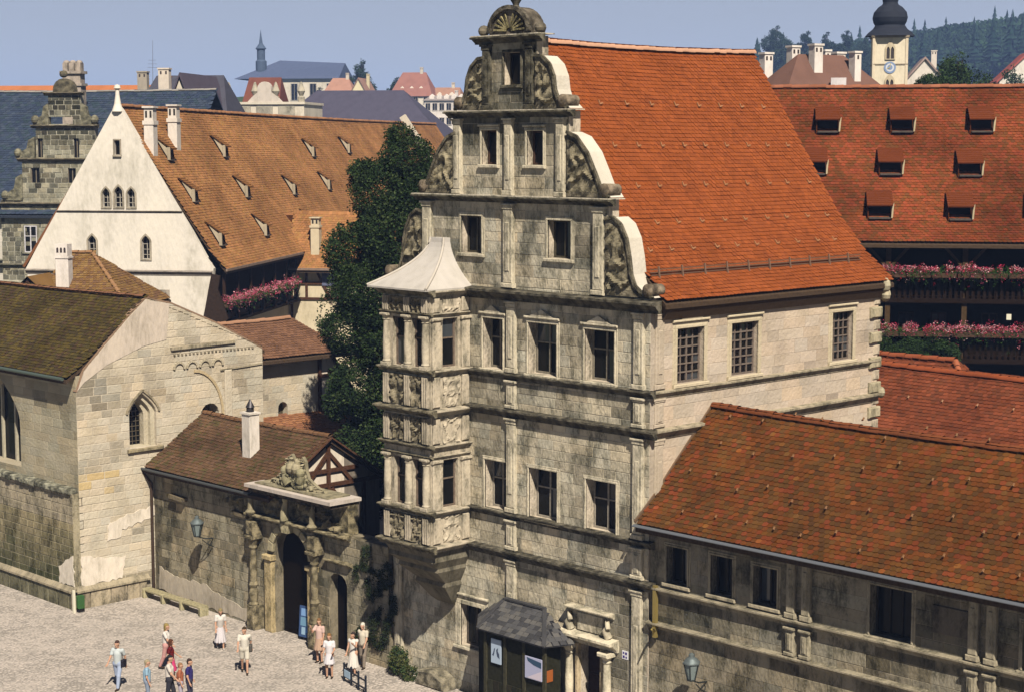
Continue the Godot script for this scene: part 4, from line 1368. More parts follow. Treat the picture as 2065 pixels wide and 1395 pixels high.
# ---------------------------------------------------------------- gate
func gate() -> void:
	var o := thing("gatehouse", "stone gate wall with brown tiled roof, half-timber end gable and carved portal", "building")
	var F := plane(Vector3(0, 0, 0.2), X3)
	var st := Color(0.37, 0.33, 0.245)
	var pt := Color(0.40, 0.35, 0.24)
	var holes := [arch(-19.88, -0.2, -17.55, 3.35, 1.05, 10), arch(-16.36, -0.2, -15.28, 2.75, 0.4, 6)]
	var fw := piece("front_wall", o)
	ashlar(fw, F, pv([-28.68, -0.2, -12.78, -0.2, -12.78, 4.7, -19.3, 4.7, -19.3, 5.62, -28.68, 5.62]), holes, 0.8, 0.38, 0.5, 1.1, 0.02, 0.014, stone_tone(st, 0.08, 30.0, 5.0), Color(0.26, 0.23, 0.17), 260)
	# near-black sheets in the openings stand in for the shaded passage behind
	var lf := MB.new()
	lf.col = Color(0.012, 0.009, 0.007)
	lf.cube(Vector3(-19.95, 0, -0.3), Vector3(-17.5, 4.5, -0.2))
	put("gate_shade_sheet", lf.mesh(), M.wood, o)
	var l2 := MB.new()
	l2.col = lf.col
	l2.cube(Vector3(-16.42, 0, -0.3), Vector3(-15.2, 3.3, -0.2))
	put("wicket_shade_sheet", l2.mesh(), M.wood, o)
	# portal
	var p := piece("portal", o)
	for u in [-20.95, -16.9]:
		var c := MB.new()
		c.col = hue(pt, 0.85)
		c.cham(Vector3(u - 0.24, 0, -0.02), Vector3(u + 0.24, 1.0, 0.54), 0.04, F)
		c.lathe([[0.2, 1.0], [0.22, 1.06], [0.15, 1.14], [0.2, 1.5], [0.14, 1.72], [0.2, 1.86], [0.14, 2.0], [0.16, 2.5], [0.12, 3.3], [0.18, 3.42], [0.15, 3.5], [0.24, 3.78]], F * Transform3D(Basis(), Vector3(u, 0, 0.32)), 12)
		c.cham(Vector3(u - 0.27, 3.78, -0.02), Vector3(u + 0.27, 3.92, 0.6), 0.03, F)
		c.cham(Vector3(u - 0.26, 3.92, -0.02), Vector3(u + 0.26, 4.5, 0.5), 0.04, F)
		put("portal_column", c.mesh(), M.crust, p)
		var ob := MB.new()
		ob.col = hue(pt, 0.9)
		ob.lathe([[0.2, 4.82], [0.24, 4.9], [0.14, 5.0], [0.1, 5.5], [0.0, 5.75]], F * Transform3D(Basis(), Vector3(u, 0, 0.4)), 8)
		put("small_obelisk", ob.mesh(), M.stone, p)
	for u in [-20.15, -17.32]:
		var jb := MB.new()
		jb.col = Color(0.52, 0.42, 0.25)
		jb.cham(Vector3(u - 0.24, 0, -0.02), Vector3(u + 0.24, 3.0, 0.2), 0.03, F)
		jb.cham(Vector3(u - 0.3, 3.0, -0.02), Vector3(u + 0.3, 3.2, 0.28), 0.03, F)
		put("arch_pier", jb.mesh(), M.stone, p)
	var vs := 9
	for i in vs:
		var a := PI * (i + 0.04) / vs; var b := PI * (i + 0.96) / vs
		var q := MB.new()
		q.col = hue(Color(0.46, 0.41, 0.28), rng.randf_range(0.85, 1.1))
		var c := Vector2(-18.715, 3.35)
		q.prism(PackedVector2Array([c + Vector2(cos(a) * 1.17, sin(a) * 1.06), c + Vector2(cos(a) * 1.5, sin(a) * 1.36), c + Vector2(cos(b) * 1.5, sin(b) * 1.36), c + Vector2(cos(b) * 1.17, sin(b) * 1.06)]), F, -0.02, 0.16, 0.02)
		put("voussoir", q.mesh(), M.stone, p)
	var key := MB.new()
	key.col = Color(0.5, 0.45, 0.3)
	key.prism(pv([-18.9, 4.35, -18.53, 4.35, -18.4, 4.85, -19.03, 4.85]), F, -0.02, 0.4)
	key.tube([F * Vector3(-18.72, 4.9, 0.35), F * Vector3(-18.72, 5.2, 0.4), F * Vector3(-18.72, 5.6, 0.3)], 0.2, 0.1, 8)
	key.ball(F * Vector3(-18.72, 5.7, 0.32), Vector3(0.13, 0.15, 0.13))
	put("keystone_figure", key.mesh(), M.stone, p)
	cornice(p, F, -21.45, -15.0, 4.5, 0.32, 0.42, "crust", hue(pt, 0.9), "entablature")
	cornice(p, F, -16.5, -14.9, 3.5, 0.2, 0.24, "crust", hue(pt, 0.9), "wicket_moulding")
	for k in [[-20.6, -19.1], [-18.4, -17.2]]:
		relief(p, "carving", F * Transform3D(Basis(), Vector3(0, 0, 0.02)), rect(k[0], 4.86, k[1], 5.6), 0.16, 300 + int(k[0]), "crust", hue(pt, 0.9), 0.07, 1.3)
	relief(p, "carving", F * Transform3D(Basis(), Vector3(0, 0, 0.02)), pv([-17.0, 4.86, -15.1, 4.86, -15.5, 5.1, -16.0, 5.25, -16.4, 5.6, -16.9, 5.5]), 0.3, 311, "crust", hue(pt, 0.9), 0.07, 1.3)
	relief(p, "carving", F * Transform3D(Basis(), Vector3(0, 0, 0.02)), pv([-23.4, 4.95, -21.4, 4.55, -21.3, 5.2, -22.2, 5.35, -23.1, 5.2]), 0.22, 312, "crust", hue(pt, 0.9), 0.07, 1.3)
	solid(p, "attic", plane(Vector3(0, 0, 0.1), X3), rect(-21.3, 4.72, -15.3, 5.95), [], 0.5, "crust", hue(pt, 0.8))
	# slab over the portal with the coat of arms
	var sb := MB.new()
	sb.col = Color(0.55, 0.49, 0.44)
	sb.cube(Vector3(-20.75, 6.02, -0.5), Vector3(-15.2, 6.16, 1.05))
	put("cover_slab", sb.mesh(), M.plaster, p)
	var sb2 := MB.new()
	sb2.col = Color(0.14, 0.11, 0.08)
	sb2.cube(Vector3(-20.6, 5.86, -0.45), Vector3(-15.3, 5.977, 0.95))
	put("slab_bed", sb2.mesh(), M.crust, p)
	var arms := piece("coat_of_arms", p)
	var A := plane(Vector3(-18.25, 6.16, 0.25), X3) * Transform3D(Basis.from_scale(Vector3(0.86, 0.8, 1)), Vector3())
	var bk := pv([-2.1, 0, 2.1, 0, 1.95, 0.18, 1.5, 0.28, 1.15, 0.45, 0.82, 0.62, 0.66, 1.0, 0.6, 1.45, 0.4, 1.66, 0.12, 1.3, -0.12, 1.3, -0.42, 1.7, -0.66, 1.45, -0.78, 0.9, -1.15, 0.66, -1.5, 0.42, -1.95, 0.26])
	var bm := MB.new()
	bm.col = Color(0.32, 0.29, 0.2)
	bm.prism(bk, A, -0.12, 0.02)
	bm.cube(Vector3(-20.4, 6.161, -0.35), Vector3(-15.7, 6.22, 0.78))
	put("crest_ground", bm.mesh(), M.stone, arms)
	relief(arms, "crest_carving", A * Transform3D(Basis(), Vector3(0, 0, 0.025)), bk, 0.17, 333, "stone", Color(0.42, 0.38, 0.27), 0.035, 2.6)
	A = A * Transform3D(Basis.from_scale(Vector3(0.6, 0.78, 0.5)), Vector3(0, 0.03, 0.16))
	var sh := MB.new()
	sh.col = Color(0.36, 0.33, 0.22)
	sh.prism(pv([-0.45, 1.0, -0.48, 0.45, -0.25, 0.12, 0, 0.02, 0.25, 0.12, 0.48, 0.45, 0.45, 1.0, 0, 1.1]), A, -0.12, 0.1, 0.04)
	put("shield", sh.mesh(), M.stone, arms)
	relief(arms, "shield_carving", A * Transform3D(Basis(), Vector3(0, 0, 0.105)), pv([-0.36, 0.9, -0.38, 0.48, -0.2, 0.2, 0, 0.1, 0.2, 0.2, 0.38, 0.48, 0.36, 0.9]), 0.07, 320, "stone", Color(0.38, 0.35, 0.24), 0.05, 2.4)
	for s in [-1, 1]:
		var hl := MB.new()
		hl.col = Color(0.38, 0.34, 0.24)
		hl.ball(A * Vector3(s * 0.36, 1.32, 0.0), Vector3(0.24, 0.28, 0.24), 10)
		hl.tube([A * Vector3(s * 0.36, 1.5, 0), A * Vector3(s * 0.42, 1.75, 0), A * Vector3(s * 0.3, 1.95, 0.05)], 0.17, 0.08, 8)
		put("helmet", hl.mesh(), M.stone, arms)
		var an := MB.new()
		an.col = Color(0.36, 0.33, 0.22)
		an.tube([A * Vector3(s * 0.55, 0.25, 0.05), A * Vector3(s * 0.85, 0.55, 0.12), A * Vector3(s * 0.95, 0.95, 0.1)], 0.24, 0.17, 8)
		an.ball(A * Vector3(s * 0.95, 1.12, 0.16), Vector3(0.18, 0.2, 0.2), 10)
		an.tube([A * Vector3(s * 0.85, 0.75, 0.2), A * Vector3(s * 0.62, 0.85, 0.28), A * Vector3(s * 0.48, 0.8, 0.2)], 0.09, 0.06, 7)
		an.tube([A * Vector3(s * 0.7, 0.3, 0.1), A * Vector3(s * 1.1, 0.18, 0.2), A * Vector3(s * 1.3, 0.3, 0.15)], 0.15, 0.09, 7)
		an.tube([A * Vector3(s * 1.15, 0.15, 0), A * Vector3(s * 1.45, 0.4, 0.05), A * Vector3(s * 1.35, 0.7, 0.0), A * Vector3(s * 1.6, 0.75, 0.0)], 0.1, 0.06, 7)
		put("shield_bearer", an.mesh(), M.stone, arms)
		var sc := MB.new()
		sc.col = Color(0.35, 0.32, 0.22)
		for k in 3:
			var q := rng.randf_range(1.2, 2.4)
			sc.ball(A * Vector3(s * q, rng.randf_range(0.06, 0.75 - 0.3 * (q - 0.9)), rng.randf_range(-0.1, 0.2)), Vector3(1, 1, 1) * rng.randf_range(0.07, 0.13), 7, 5)
		sc.tube([A * Vector3(s * 1.7, 0.15, 0), A * Vector3(s * 2.05, 0.3, 0.0), A * Vector3(s * 2.2, 0.12, 0.05)], 0.12, 0.08, 7)
		put("scroll_foliage", sc.mesh(), M.stone, arms)
	# roof
	var rf := piece("roof", o)
	var cols := [Color(0.11, 0.066, 0.038), Color(0.098, 0.06, 0.036), Color(0.12, 0.072, 0.039), Color(0.085, 0.066, 0.03), Color(0.128, 0.075, 0.045)]
	var patch := func(u: float, s: float) -> float: return 1.0 + 0.5 * blotch.get_noise_2d(u + 150, s * 1.2)
	tiled(rf, Transform3D(Basis(), Vector3(-28.66, 0, 0.72)), pv([0, 5.72, 0.7, 6.16, 3.16, 7.78]), func(_s: float): return [0.0, 9.1], 0.19, 0.165, cols, 250, patch)
	tiled(rf, Transform3D(Basis(-X3, Y3, -Z3), Vector3(-19.56, 0, -5.6)), pv([0, 5.72, 0.7, 6.16, 3.16, 7.78]), func(_s: float): return [0.0, 9.1], 0.19, 0.165, cols, 0, patch)
	ridge(rf, Vector3(-28.6, 7.8, -2.44), Vector3(-19.56, 7.8, -2.44), 0.13, 0.34, Color(0.2, 0.11, 0.06))
	var gt := MB.new()
	gt.col = Color(0.12, 0.13, 0.14)
	gt.tube([Vector3(-28.7, 5.66, 0.8), Vector3(-20.8, 5.66, 0.8)], 0.06, 0.06, 8)
	put("gutter", gt.mesh(), M.metal, rf)
	var ev := MB.new()
	ev.col = Color(0.09, 0.075, 0.055)
	ev.quad(Vector3(-28.68, 5.5, 0.2), Vector3(-20.6, 5.5, 0.2), Vector3(-20.6, 5.6, 0.74), Vector3(-28.68, 5.6, 0.74))
	put("eaves_board", ev.mesh(), M.wood, rf)
	# half-timber gable end
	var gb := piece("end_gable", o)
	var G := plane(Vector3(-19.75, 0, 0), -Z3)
	solid(gb, "infill", G, pv([0.8, 4.2, 3.3, 4.2, 3.3, 6.97, 2.44, 7.55, -0.25, 5.9, -0.25, 5.72, 0.8, 5.72]), [], 0.2, "plaster", Color(0.72, 0.64, 0.54))
	solid(gb, "shaded_infill", G, pv([3.301, 0, 5.2, 0, 5.2, 5.7, 3.301, 6.97]), [], 0.2, "plaster", Color(0.22, 0.19, 0.16))  # same plaster darkened: the shadow cast by the hall is put into the colour
	var br := Color(0.10, 0.05, 0.03)
	for k in [[0.0, 5.75, 5.1, 5.75], [2.44, 5.75, 2.44, 7.5], [0.9, 6.35, 4.0, 6.35], [-0.6, 5.75, 2.44, 7.72], [2.44, 7.72, 5.5, 5.75], [1.2, 5.75, 2.44, 7.1], [3.7, 5.75, 2.44, 7.1], [2.5, 3.2, 5.1, 3.2], [4.3, 0, 4.3, 5.7], [2.44, 0, 2.44, 5.7], [4.3, 3.4, 2.6, 5.6]]:
		var q := MB.new()
		q.col = br
		q.bar(G * Vector3(k[0], k[1], 0.03 + rng.randf() * 0.004), G * Vector3(k[2], k[3], 0.03 + rng.randf() * 0.004), 0.16, 0.14, X3)
		put("timber", q.mesh(), M.wood, gb)
	for s in [-1, 1]:
		var q := MB.new()
		q.col = hue(br, 1.2)
		q.bar(G * Vector3(2.44 + s * 3.1, 5.68, 0.2), G * Vector3(2.44 + s * 0.02, 7.74, 0.2), 0.06, 0.26, X3)
		put("barge_board", q.mesh(), M.wood, gb)
	# chimney on the roof
	var ch := MB.new()
	ch.col = Color(0.74, 0.68, 0.62)
	ch.cham(Vector3(-0.29, -1.2, -0.24), Vector3(0.29, 1.5, 0.24), 0.02)
	ch.cube(Vector3(-0.34, 1.5, -0.29), Vector3(0.34, 1.58, 0.29))
	var CT := Transform3D(Basis(), Vector3(-23.1, 7.0, -1.0))
	var cn := piece("chimney", o, CT)
	put("stack", ch.mesh(), M.plaster, cn)
	var cw := MB.new()
	cw.col = Color(0.07, 0.065, 0.07)
	cw.lathe([[0.16, 1.6], [0.16, 1.78]], Transform3D(), 8)
	cw.lathe([[0.2, 1.78], [0.0, 2.15]], Transform3D(), 8)
	put("cowl", cw.mesh(), M.metal, cn)
	# ledge stones, lower plaster band and rain pipe
	for k in [[-26.6, 4.55, 0.5], [-22.1, 4.5, 0.3]]:
		var q := MB.new()
		q.col = Color(0.2, 0.17, 0.12)
		q.prism(pv([-0.55, 0.0, 0.5, -0.05, 0.55, 0.1, -0.5, 0.18]), F * Transform3D(Basis(), Vector3(k[0], k[1], 0)), 0.0, k[2] * 0.6)
		put("ledge_stone", q.mesh(), M.stone, o)
	var pb := MB.new()
	pb.col = Color(0.50, 0.44, 0.36)
	pb.prism(ragged(pv([-28.4, 0.25, -21.6, 0.05, -21.6, 0.55, -23.5, 0.8, -25.0, 1.1, -27.0, 1.05, -28.4, 1.3]), 0.07, 0.2), F, 0.0, 0.035)
	put("render_patch", pb.mesh(), M.plaster, o)
	var dp := MB.new()
	dp.col = Color(0.10, 0.07, 0.05)
	dp.tube([Vector3(-28.75, 5.6, 0.8), Vector3(-28.55, 5.0, 0.42), Vector3(-28.55, 0.05, 0.42)], 0.07, 0.07, 8)
	put("rain_pipe", dp.mesh(), M.metal, o)


# ---------------------------------------------------------------- chapel
func chapel() -> void:
	var o := thing("chapel", "pale stone chapel with plain gable, pointed window and mossy brown roof", "building")
	var G := plane(Vector3(-28.7, 0, 0), -Z3)
	var L := plane(Vector3(0, 0, 3.9), X3)
	var pale := Color(0.62, 0.55, 0.44)
	var win := arch(-1.36, 6.6, 0.0, 8.1, 0.85, 8, true)
	var low := arch(2.36, 7.2, 3.3, 7.75, 0.42, 6)
	var gw := piece("gable_wall", o)
	var outline := pv([-3.9, -0.2, 5.75, -0.2, 5.75, 10.4, 3.2, 11.75, 0.9, 12.75, -0.41, 13.06, -1.2, 12.4, -2.6, 11.1, -3.55, 10.2, -3.9, 9.3])
	var tone := func(u: float, v: float) -> Color:
		var c := stone_tone(pale, -0.22, 40.0, 15.0)
		var a: Color = c.call(u, v)
		if v > 8.0 and v < 11.0 and blotch.get_noise_2d(u * 3.0 + 9.0, v * 2.0) > 0.05 and u < 1.2: a = hue(a, 0.8)
		if v > 4.9 and v < 5.9 and u < -1.9: a = a.lerp(Color(0.60, 0.43, 0.18), clampf(0.35 + blotch.get_noise_2d(u * 4.0, v * 4.0) * 1.6, 0.0, 0.7))
		if v < 1.0: a = Color(0.34, 0.30, 0.22)
		return a
	ashlar(gw, G, outline, [win, low], 0.8, 0.34, 0.45, 0.95, 0.03, 0.014, tone, Color(0.60, 0.53, 0.43), 300, "pale")
	# plaster at the top and mended patches low down
	var pg := MB.new()
	pg.col = Color(0.62, 0.54, 0.46)
	pg.prism(pv([-3.86, 9.35, -3.52, 9.7, -2.4, 10.35, -0.6, 11.0, 0.6, 11.2, 0.8, 12.75, -0.41, 13.0, -1.2, 12.35, -2.6, 11.05, -3.52, 10.15]), G, 0.0, 0.03)
	put("gable_render", pg.mesh(), M.plaster, o)
	var p2 := MB.new()
	p2.col = Color(0.78, 0.70, 0.60)
	p2.prism(ragged(pv([-3.9, 0.98, -1.9, 0.98, -1.7, 1.9, -2.6, 2.0, -3.9, 2.25]), 0.06), G, 0.0, 0.04)
	p2.prism(ragged(pv([-2.6, 2.75, -1.9, 2.8, -1.85, 3.1, 0.2, 3.6, 0.2, 4.0, -1.6, 3.75, -2.5, 3.5]), 0.06), G, 0.0, 0.04)
	put("mended_patch", p2.mesh(), M.plaster, o)
	# pointed window: three stepped orders, lattice and glass
	var w := piece("pointed_window", o)
	var inner := [arch(-1.36, 6.6, 0.0, 8.1, 0.85, 8, true), arch(-1.3, 6.62, -0.2, 8.05, 0.72, 8, true), arch(-1.24, 6.64, -0.42, 8.0, 0.6, 8, true)]
	for k in 2:
		var b := MB.new()
		b.col = hue(Color(0.58, 0.52, 0.40), 1.0 - 0.05 * k)
		for P in cut([inner[k]], inner[k + 1]): b.prism(P, G, -0.72, -0.16 - 0.2 * k)
		put("reveal_order", b.mesh(), M.pale, w)
	var gp := MB.new()
	gp.prism(inner[2], G, -0.74, -0.70)
	put("pane", gp.mesh(), M.glass, w)
	var lt := MB.new()
	lt.col = Color(0.22, 0.19, 0.14)
	for i in 5: lt.bar(G * Vector3(-1.2 + i * 0.19, 6.64, -0.66), G * Vector3(-1.2 + i * 0.19, 8.25, -0.66), 0.025, 0.025, X3)
	for i in 8: lt.bar(G * Vector3(-1.24, 6.8 + i * 0.22, -0.65), G * Vector3(-0.42, 6.8 + i * 0.22, -0.65), 0.025, 0.025)
	put("lattice", lt.mesh(), M.metal, w)
	var si := MB.new()
	si.col = Color(0.35, 0.3, 0.2)
	si.cham(Vector3(-1.5, 6.42, -0.1), Vector3(0.3, 6.58, 0.14), 0.03, G)
	put("sill", si.mesh(), M.stone, w)
	var hm := MB.new()
	hm.col = Color(0.36, 0.31, 0.23)
	var ho := arch(-1.5, 6.9, 0.14, 8.12, 1.0, 10, true)
	for i in range(2, ho.size() - 1): hm.bar(G * Vector3(ho[i].x, ho[i].y, 0.03), G * Vector3(ho[i + 1].x, ho[i + 1].y, 0.03), 0.09, 0.09, X3)
	put("hood_mould", hm.mesh(), M.stone, w)
	var bw := MB.new()
	bw.col = Color(0.2, 0.17, 0.12)
	bw.cube(Vector3(-28.7 - 0.75, 7.2, -3.3), Vector3(-28.7 - 0.65, 8.2, -2.36))
	put("blocked_arch", bw.mesh(), M.stone, o)
	# string course, tooth band and blind arches
	var fr := piece("arch_frieze", o)
	var b1 := MB.new()
	b1.col = Color(0.42, 0.37, 0.28)
	b1.bar(G * Vector3(0.8, 10.78, 0.05), G * Vector3(4.2, 10.84, 0.05), 0.14, 0.12, X3)
	b1.bar(G * Vector3(3.4, 9.62, 0.03), G * Vector3(5.7, 9.72, 0.03), 0.07, 0.08, X3)
	put("string_course", b1.mesh(), M.stone, fr)
	for i in 22:
		var t := MB.new()
		t.col = Color(0.30, 0.26, 0.2)
		t.cham(Vector3(0.95 + i * 0.2, 10.44, 0.0), Vector3(1.05 + i * 0.2, 10.54, 0.05), 0.01, G)
		put("tooth", t.mesh(), M.stone, fr)
	for i in 4:
		var a := MB.new()
		a.col = Color(0.5, 0.44, 0.33)
		for k in 8:
			var q := PI * k / 8; var q2 := PI * (k + 1) / 8
			a.bar(G * Vector3(1.22 + i * 0.68 + cos(q) * 0.27, 9.85 + sin(q) * 0.3, 0.04), G * Vector3(1.22 + i * 0.68 + cos(q2) * 0.27, 9.85 + sin(q2) * 0.3, 0.04), 0.09, 0.09, X3)
		put("blind_arch", a.mesh(), M.pale, fr)
	var rb := MB.new()
	rb.col = Color(0.55, 0.44, 0.28)
	for k in 9:
		var q := PI * 0.5 * k / 9; var q2 := PI * 0.5 * (k + 1) / 9
		rb.bar(G * Vector3(2.0 + cos(q) * 1.5, 7.6 + sin(q) * 2.1, 0.03), G * Vector3(2.0 + cos(q2) * 1.5, 7.6 + sin(q2) * 2.1, 0.03), 0.12, 0.08, X3)
	put("big_arch_rib", rb.mesh(), M.pale, fr)
	var pi := MB.new()
	pi.col = pale
	pi.cham(Vector3(3.62, 6.0, 0.0), Vector3(4.0, 9.6, 0.1), 0.03, G)
	put("wall_strip", pi.mesh(), M.pale, fr)
	# long side
	var lw := piece("side_wall", o)
	var big := arch(-37.6, 5.5, -33.55, 7.6, 1.9, 10, true)
	ashlar(lw, L, rect(-50, 5.0, -28.72, 10.0), [big], 0.8, 0.38, 0.6, 1.2, 0.014, 0.008, stone_tone(Color(0.46, 0.41, 0.30), -0.1, 40.0, 25.0), Color(0.42, 0.37, 0.28), 130, "pale", "stone", 5.02)
	var green := func(u: float, v: float) -> Color:
		var k := blotch.get_noise_2d(u * 1.3, v * 1.6) * 0.5 + 0.5
		var c := Color(0.36, 0.31, 0.20).lerp(Color(0.10, 0.105, 0.06), clampf((3.6 - v) * 0.4 + (k - 0.5) * 1.2, 0.0, 1.0))
		if v > 3.6: c = Color(0.42, 0.37, 0.28)
		if v < 0.85: c = Color(0.13, 0.13, 0.09)
		return c
	var LB := plane(Vector3(0, 0, 4.22), X3)
	ashlar(lw, LB, rect(-50, -0.2, -28.7, 5.0), [], 0.5, 0.36, 0.5, 0.95, 0.035, 0.016, green, Color(0.40, 0.36, 0.26), 170, "stone")
	solid(lw, "return", plane(Vector3(-28.72, 0, 4.2), -Z3), rect(0.0, -0.2, 0.32, 5.0), [], 0.4, "stone", Color(0.5, 0.45, 0.34))
	var ptc := MB.new()
	ptc.col = Color(0.76, 0.69, 0.59)
	ptc.prism(ragged(pv([-29.9, 0.99, -28.72, 0.99, -28.72, 2.3, -29.2, 2.1, -29.9, 1.7]), 0.05), LB, 0.0, 0.04)
	put("mended_patch", ptc.mesh(), M.plaster, lw)
	for i in 26:
		var q := MB.new()
		q.col = hue(Color(0.36, 0.36, 0.30), rng.randf_range(0.6, 1.3))
		q.cham(Vector3(-28.75 - (i + 1) * 0.42, 4.95 + rng.randf_range(-0.02, 0.03), -0.42), Vector3(-28.79 - i * 0.42, 5.2, 0.16 + rng.randf_range(-0.03, 0.05)), 0.05, LB)
		put("coping_stone", q.mesh(), M.crust, lw)
	for k in [[LB, -50.0, -28.5], [G, -4.42, -0.6]]:
		var q := MB.new()
		q.col = Color(0.40, 0.35, 0.26)
		q.prism(pv([0, 0.72, 0.2, 0.72, 0.2, 0.8, 0, 0.98]), k[0] * Transform3D(Basis(Z3, Y3, -X3), Vector3(k[2], 0, 0)), 0.0, k[2] - k[1])
		put("plinth_moulding", q.mesh(), M.stone, lw)
		var q2 := MB.new()
		q2.col = Color(0.2, 0.19, 0.13) if k[0] == LB else Color(0.42, 0.36, 0.27)
		var x: float = k[1]
		while x < k[2] - 0.3:
			var wd := minf(rng.randf_range(0.6, 1.0), k[2] - 0.1 - x)
			var bl := MB.new()
			bl.col = hue(q2.col, rng.randf_range(0.75, 1.2))
			bl.cham(Vector3(x, -0.2, 0.0), Vector3(x + wd - 0.03, 0.7, 0.13), 0.02, k[0])
			if x > -42: put("plinth_stone", bl.mesh(), M.stone, lw)
			x += wd
	var bg := MB.new()
	bg.prism(big, L, -0.72, -0.68)
	put("pane", bg.mesh(), M.glass, lw)
	var bo := MB.new()
	bo.col = Color(0.52, 0.47, 0.36)
	for P in cut([big], arch(-37.3, 5.5, -33.85, 7.6, 1.65, 10, true)): bo.prism(P, L, -0.6, -0.3)
	put("reveal_order", bo.mesh(), M.pale, lw)
	var tr := MB.new()
	tr.col = Color(0.5, 0.46, 0.36)
	for x in [-36.2, -35.0]: tr.bar(L * Vector3(x, 5.5, -0.6), L * Vector3(x, 8.9, -0.6), 0.12, 0.12, X3)
	put("tracery", tr.mesh(), M.pale, lw)
	# roof
	var rf := piece("roof", o)
	var cols := [Color(0.068, 0.054, 0.019), Color(0.08, 0.06, 0.02), Color(0.057, 0.043, 0.022), Color(0.095, 0.07, 0.021), Color(0.072, 0.046, 0.027)]
	var patch := func(u: float, s: float) -> float: return 1.0 + 0.45 * blotch.get_noise_2d(u * 0.7 + 450, s * 0.8)
	tiled(rf, Transform3D(Basis(), Vector3(-50, 0, 4.35)), pv([0, 9.95, 0.9, 10.55, 3.94, 13.1]), func(_s: float): return [0.0, 21.28], 0.19, 0.165, cols, 280, patch)
	tiled(rf, Transform3D(Basis(-X3, Y3, -Z3), Vector3(-28.72, 0, -5.9)), pv([0, 10.4, 6.31, 13.1]), func(_s: float): return [0.0, 21.28], 0.19, 0.165, cols, 0, patch)
	ridge(rf, Vector3(-50, 13.1, 0.41), Vector3(-28.75, 13.1, 0.41), 0.13, 0.36, Color(0.24, 0.12, 0.07))
	var gt := MB.new()
	gt.col = Color(0.16, 0.2, 0.17)
	gt.tube([Vector3(-50, 9.9, 4.42), Vector3(-28.9, 9.9, 4.42)], 0.075, 0.075, 8)
	put("gutter", gt.mesh(), M.metal, rf)
	var cp := MB.new()
	cp.col = Color(0.30, 0.20, 0.14)
	for i in range(5, 9): cp.bar(G * Vector3(outline[i].x, outline[i].y + 0.03, -0.1), G * Vector3(outline[i + 1].x, outline[i + 1].y + 0.03, -0.1), 0.24, 0.07, Y3)
	for i in range(2, 5): cp.bar(G * Vector3(outline[i].x, outline[i].y + 0.03, -0.1), G * Vector3(outline[i + 1].x, outline[i + 1].y + 0.03, -0.1), 0.24, 0.07, Y3)
	put("verge", cp.mesh(), M.tile, rf)
	solid(o, "far_wall", plane(Vector3(-28.72, 0, -5.75), -X3), rect(0, 0, 21, 10.4), [], 0.4, "pale", pale)
	side_house()

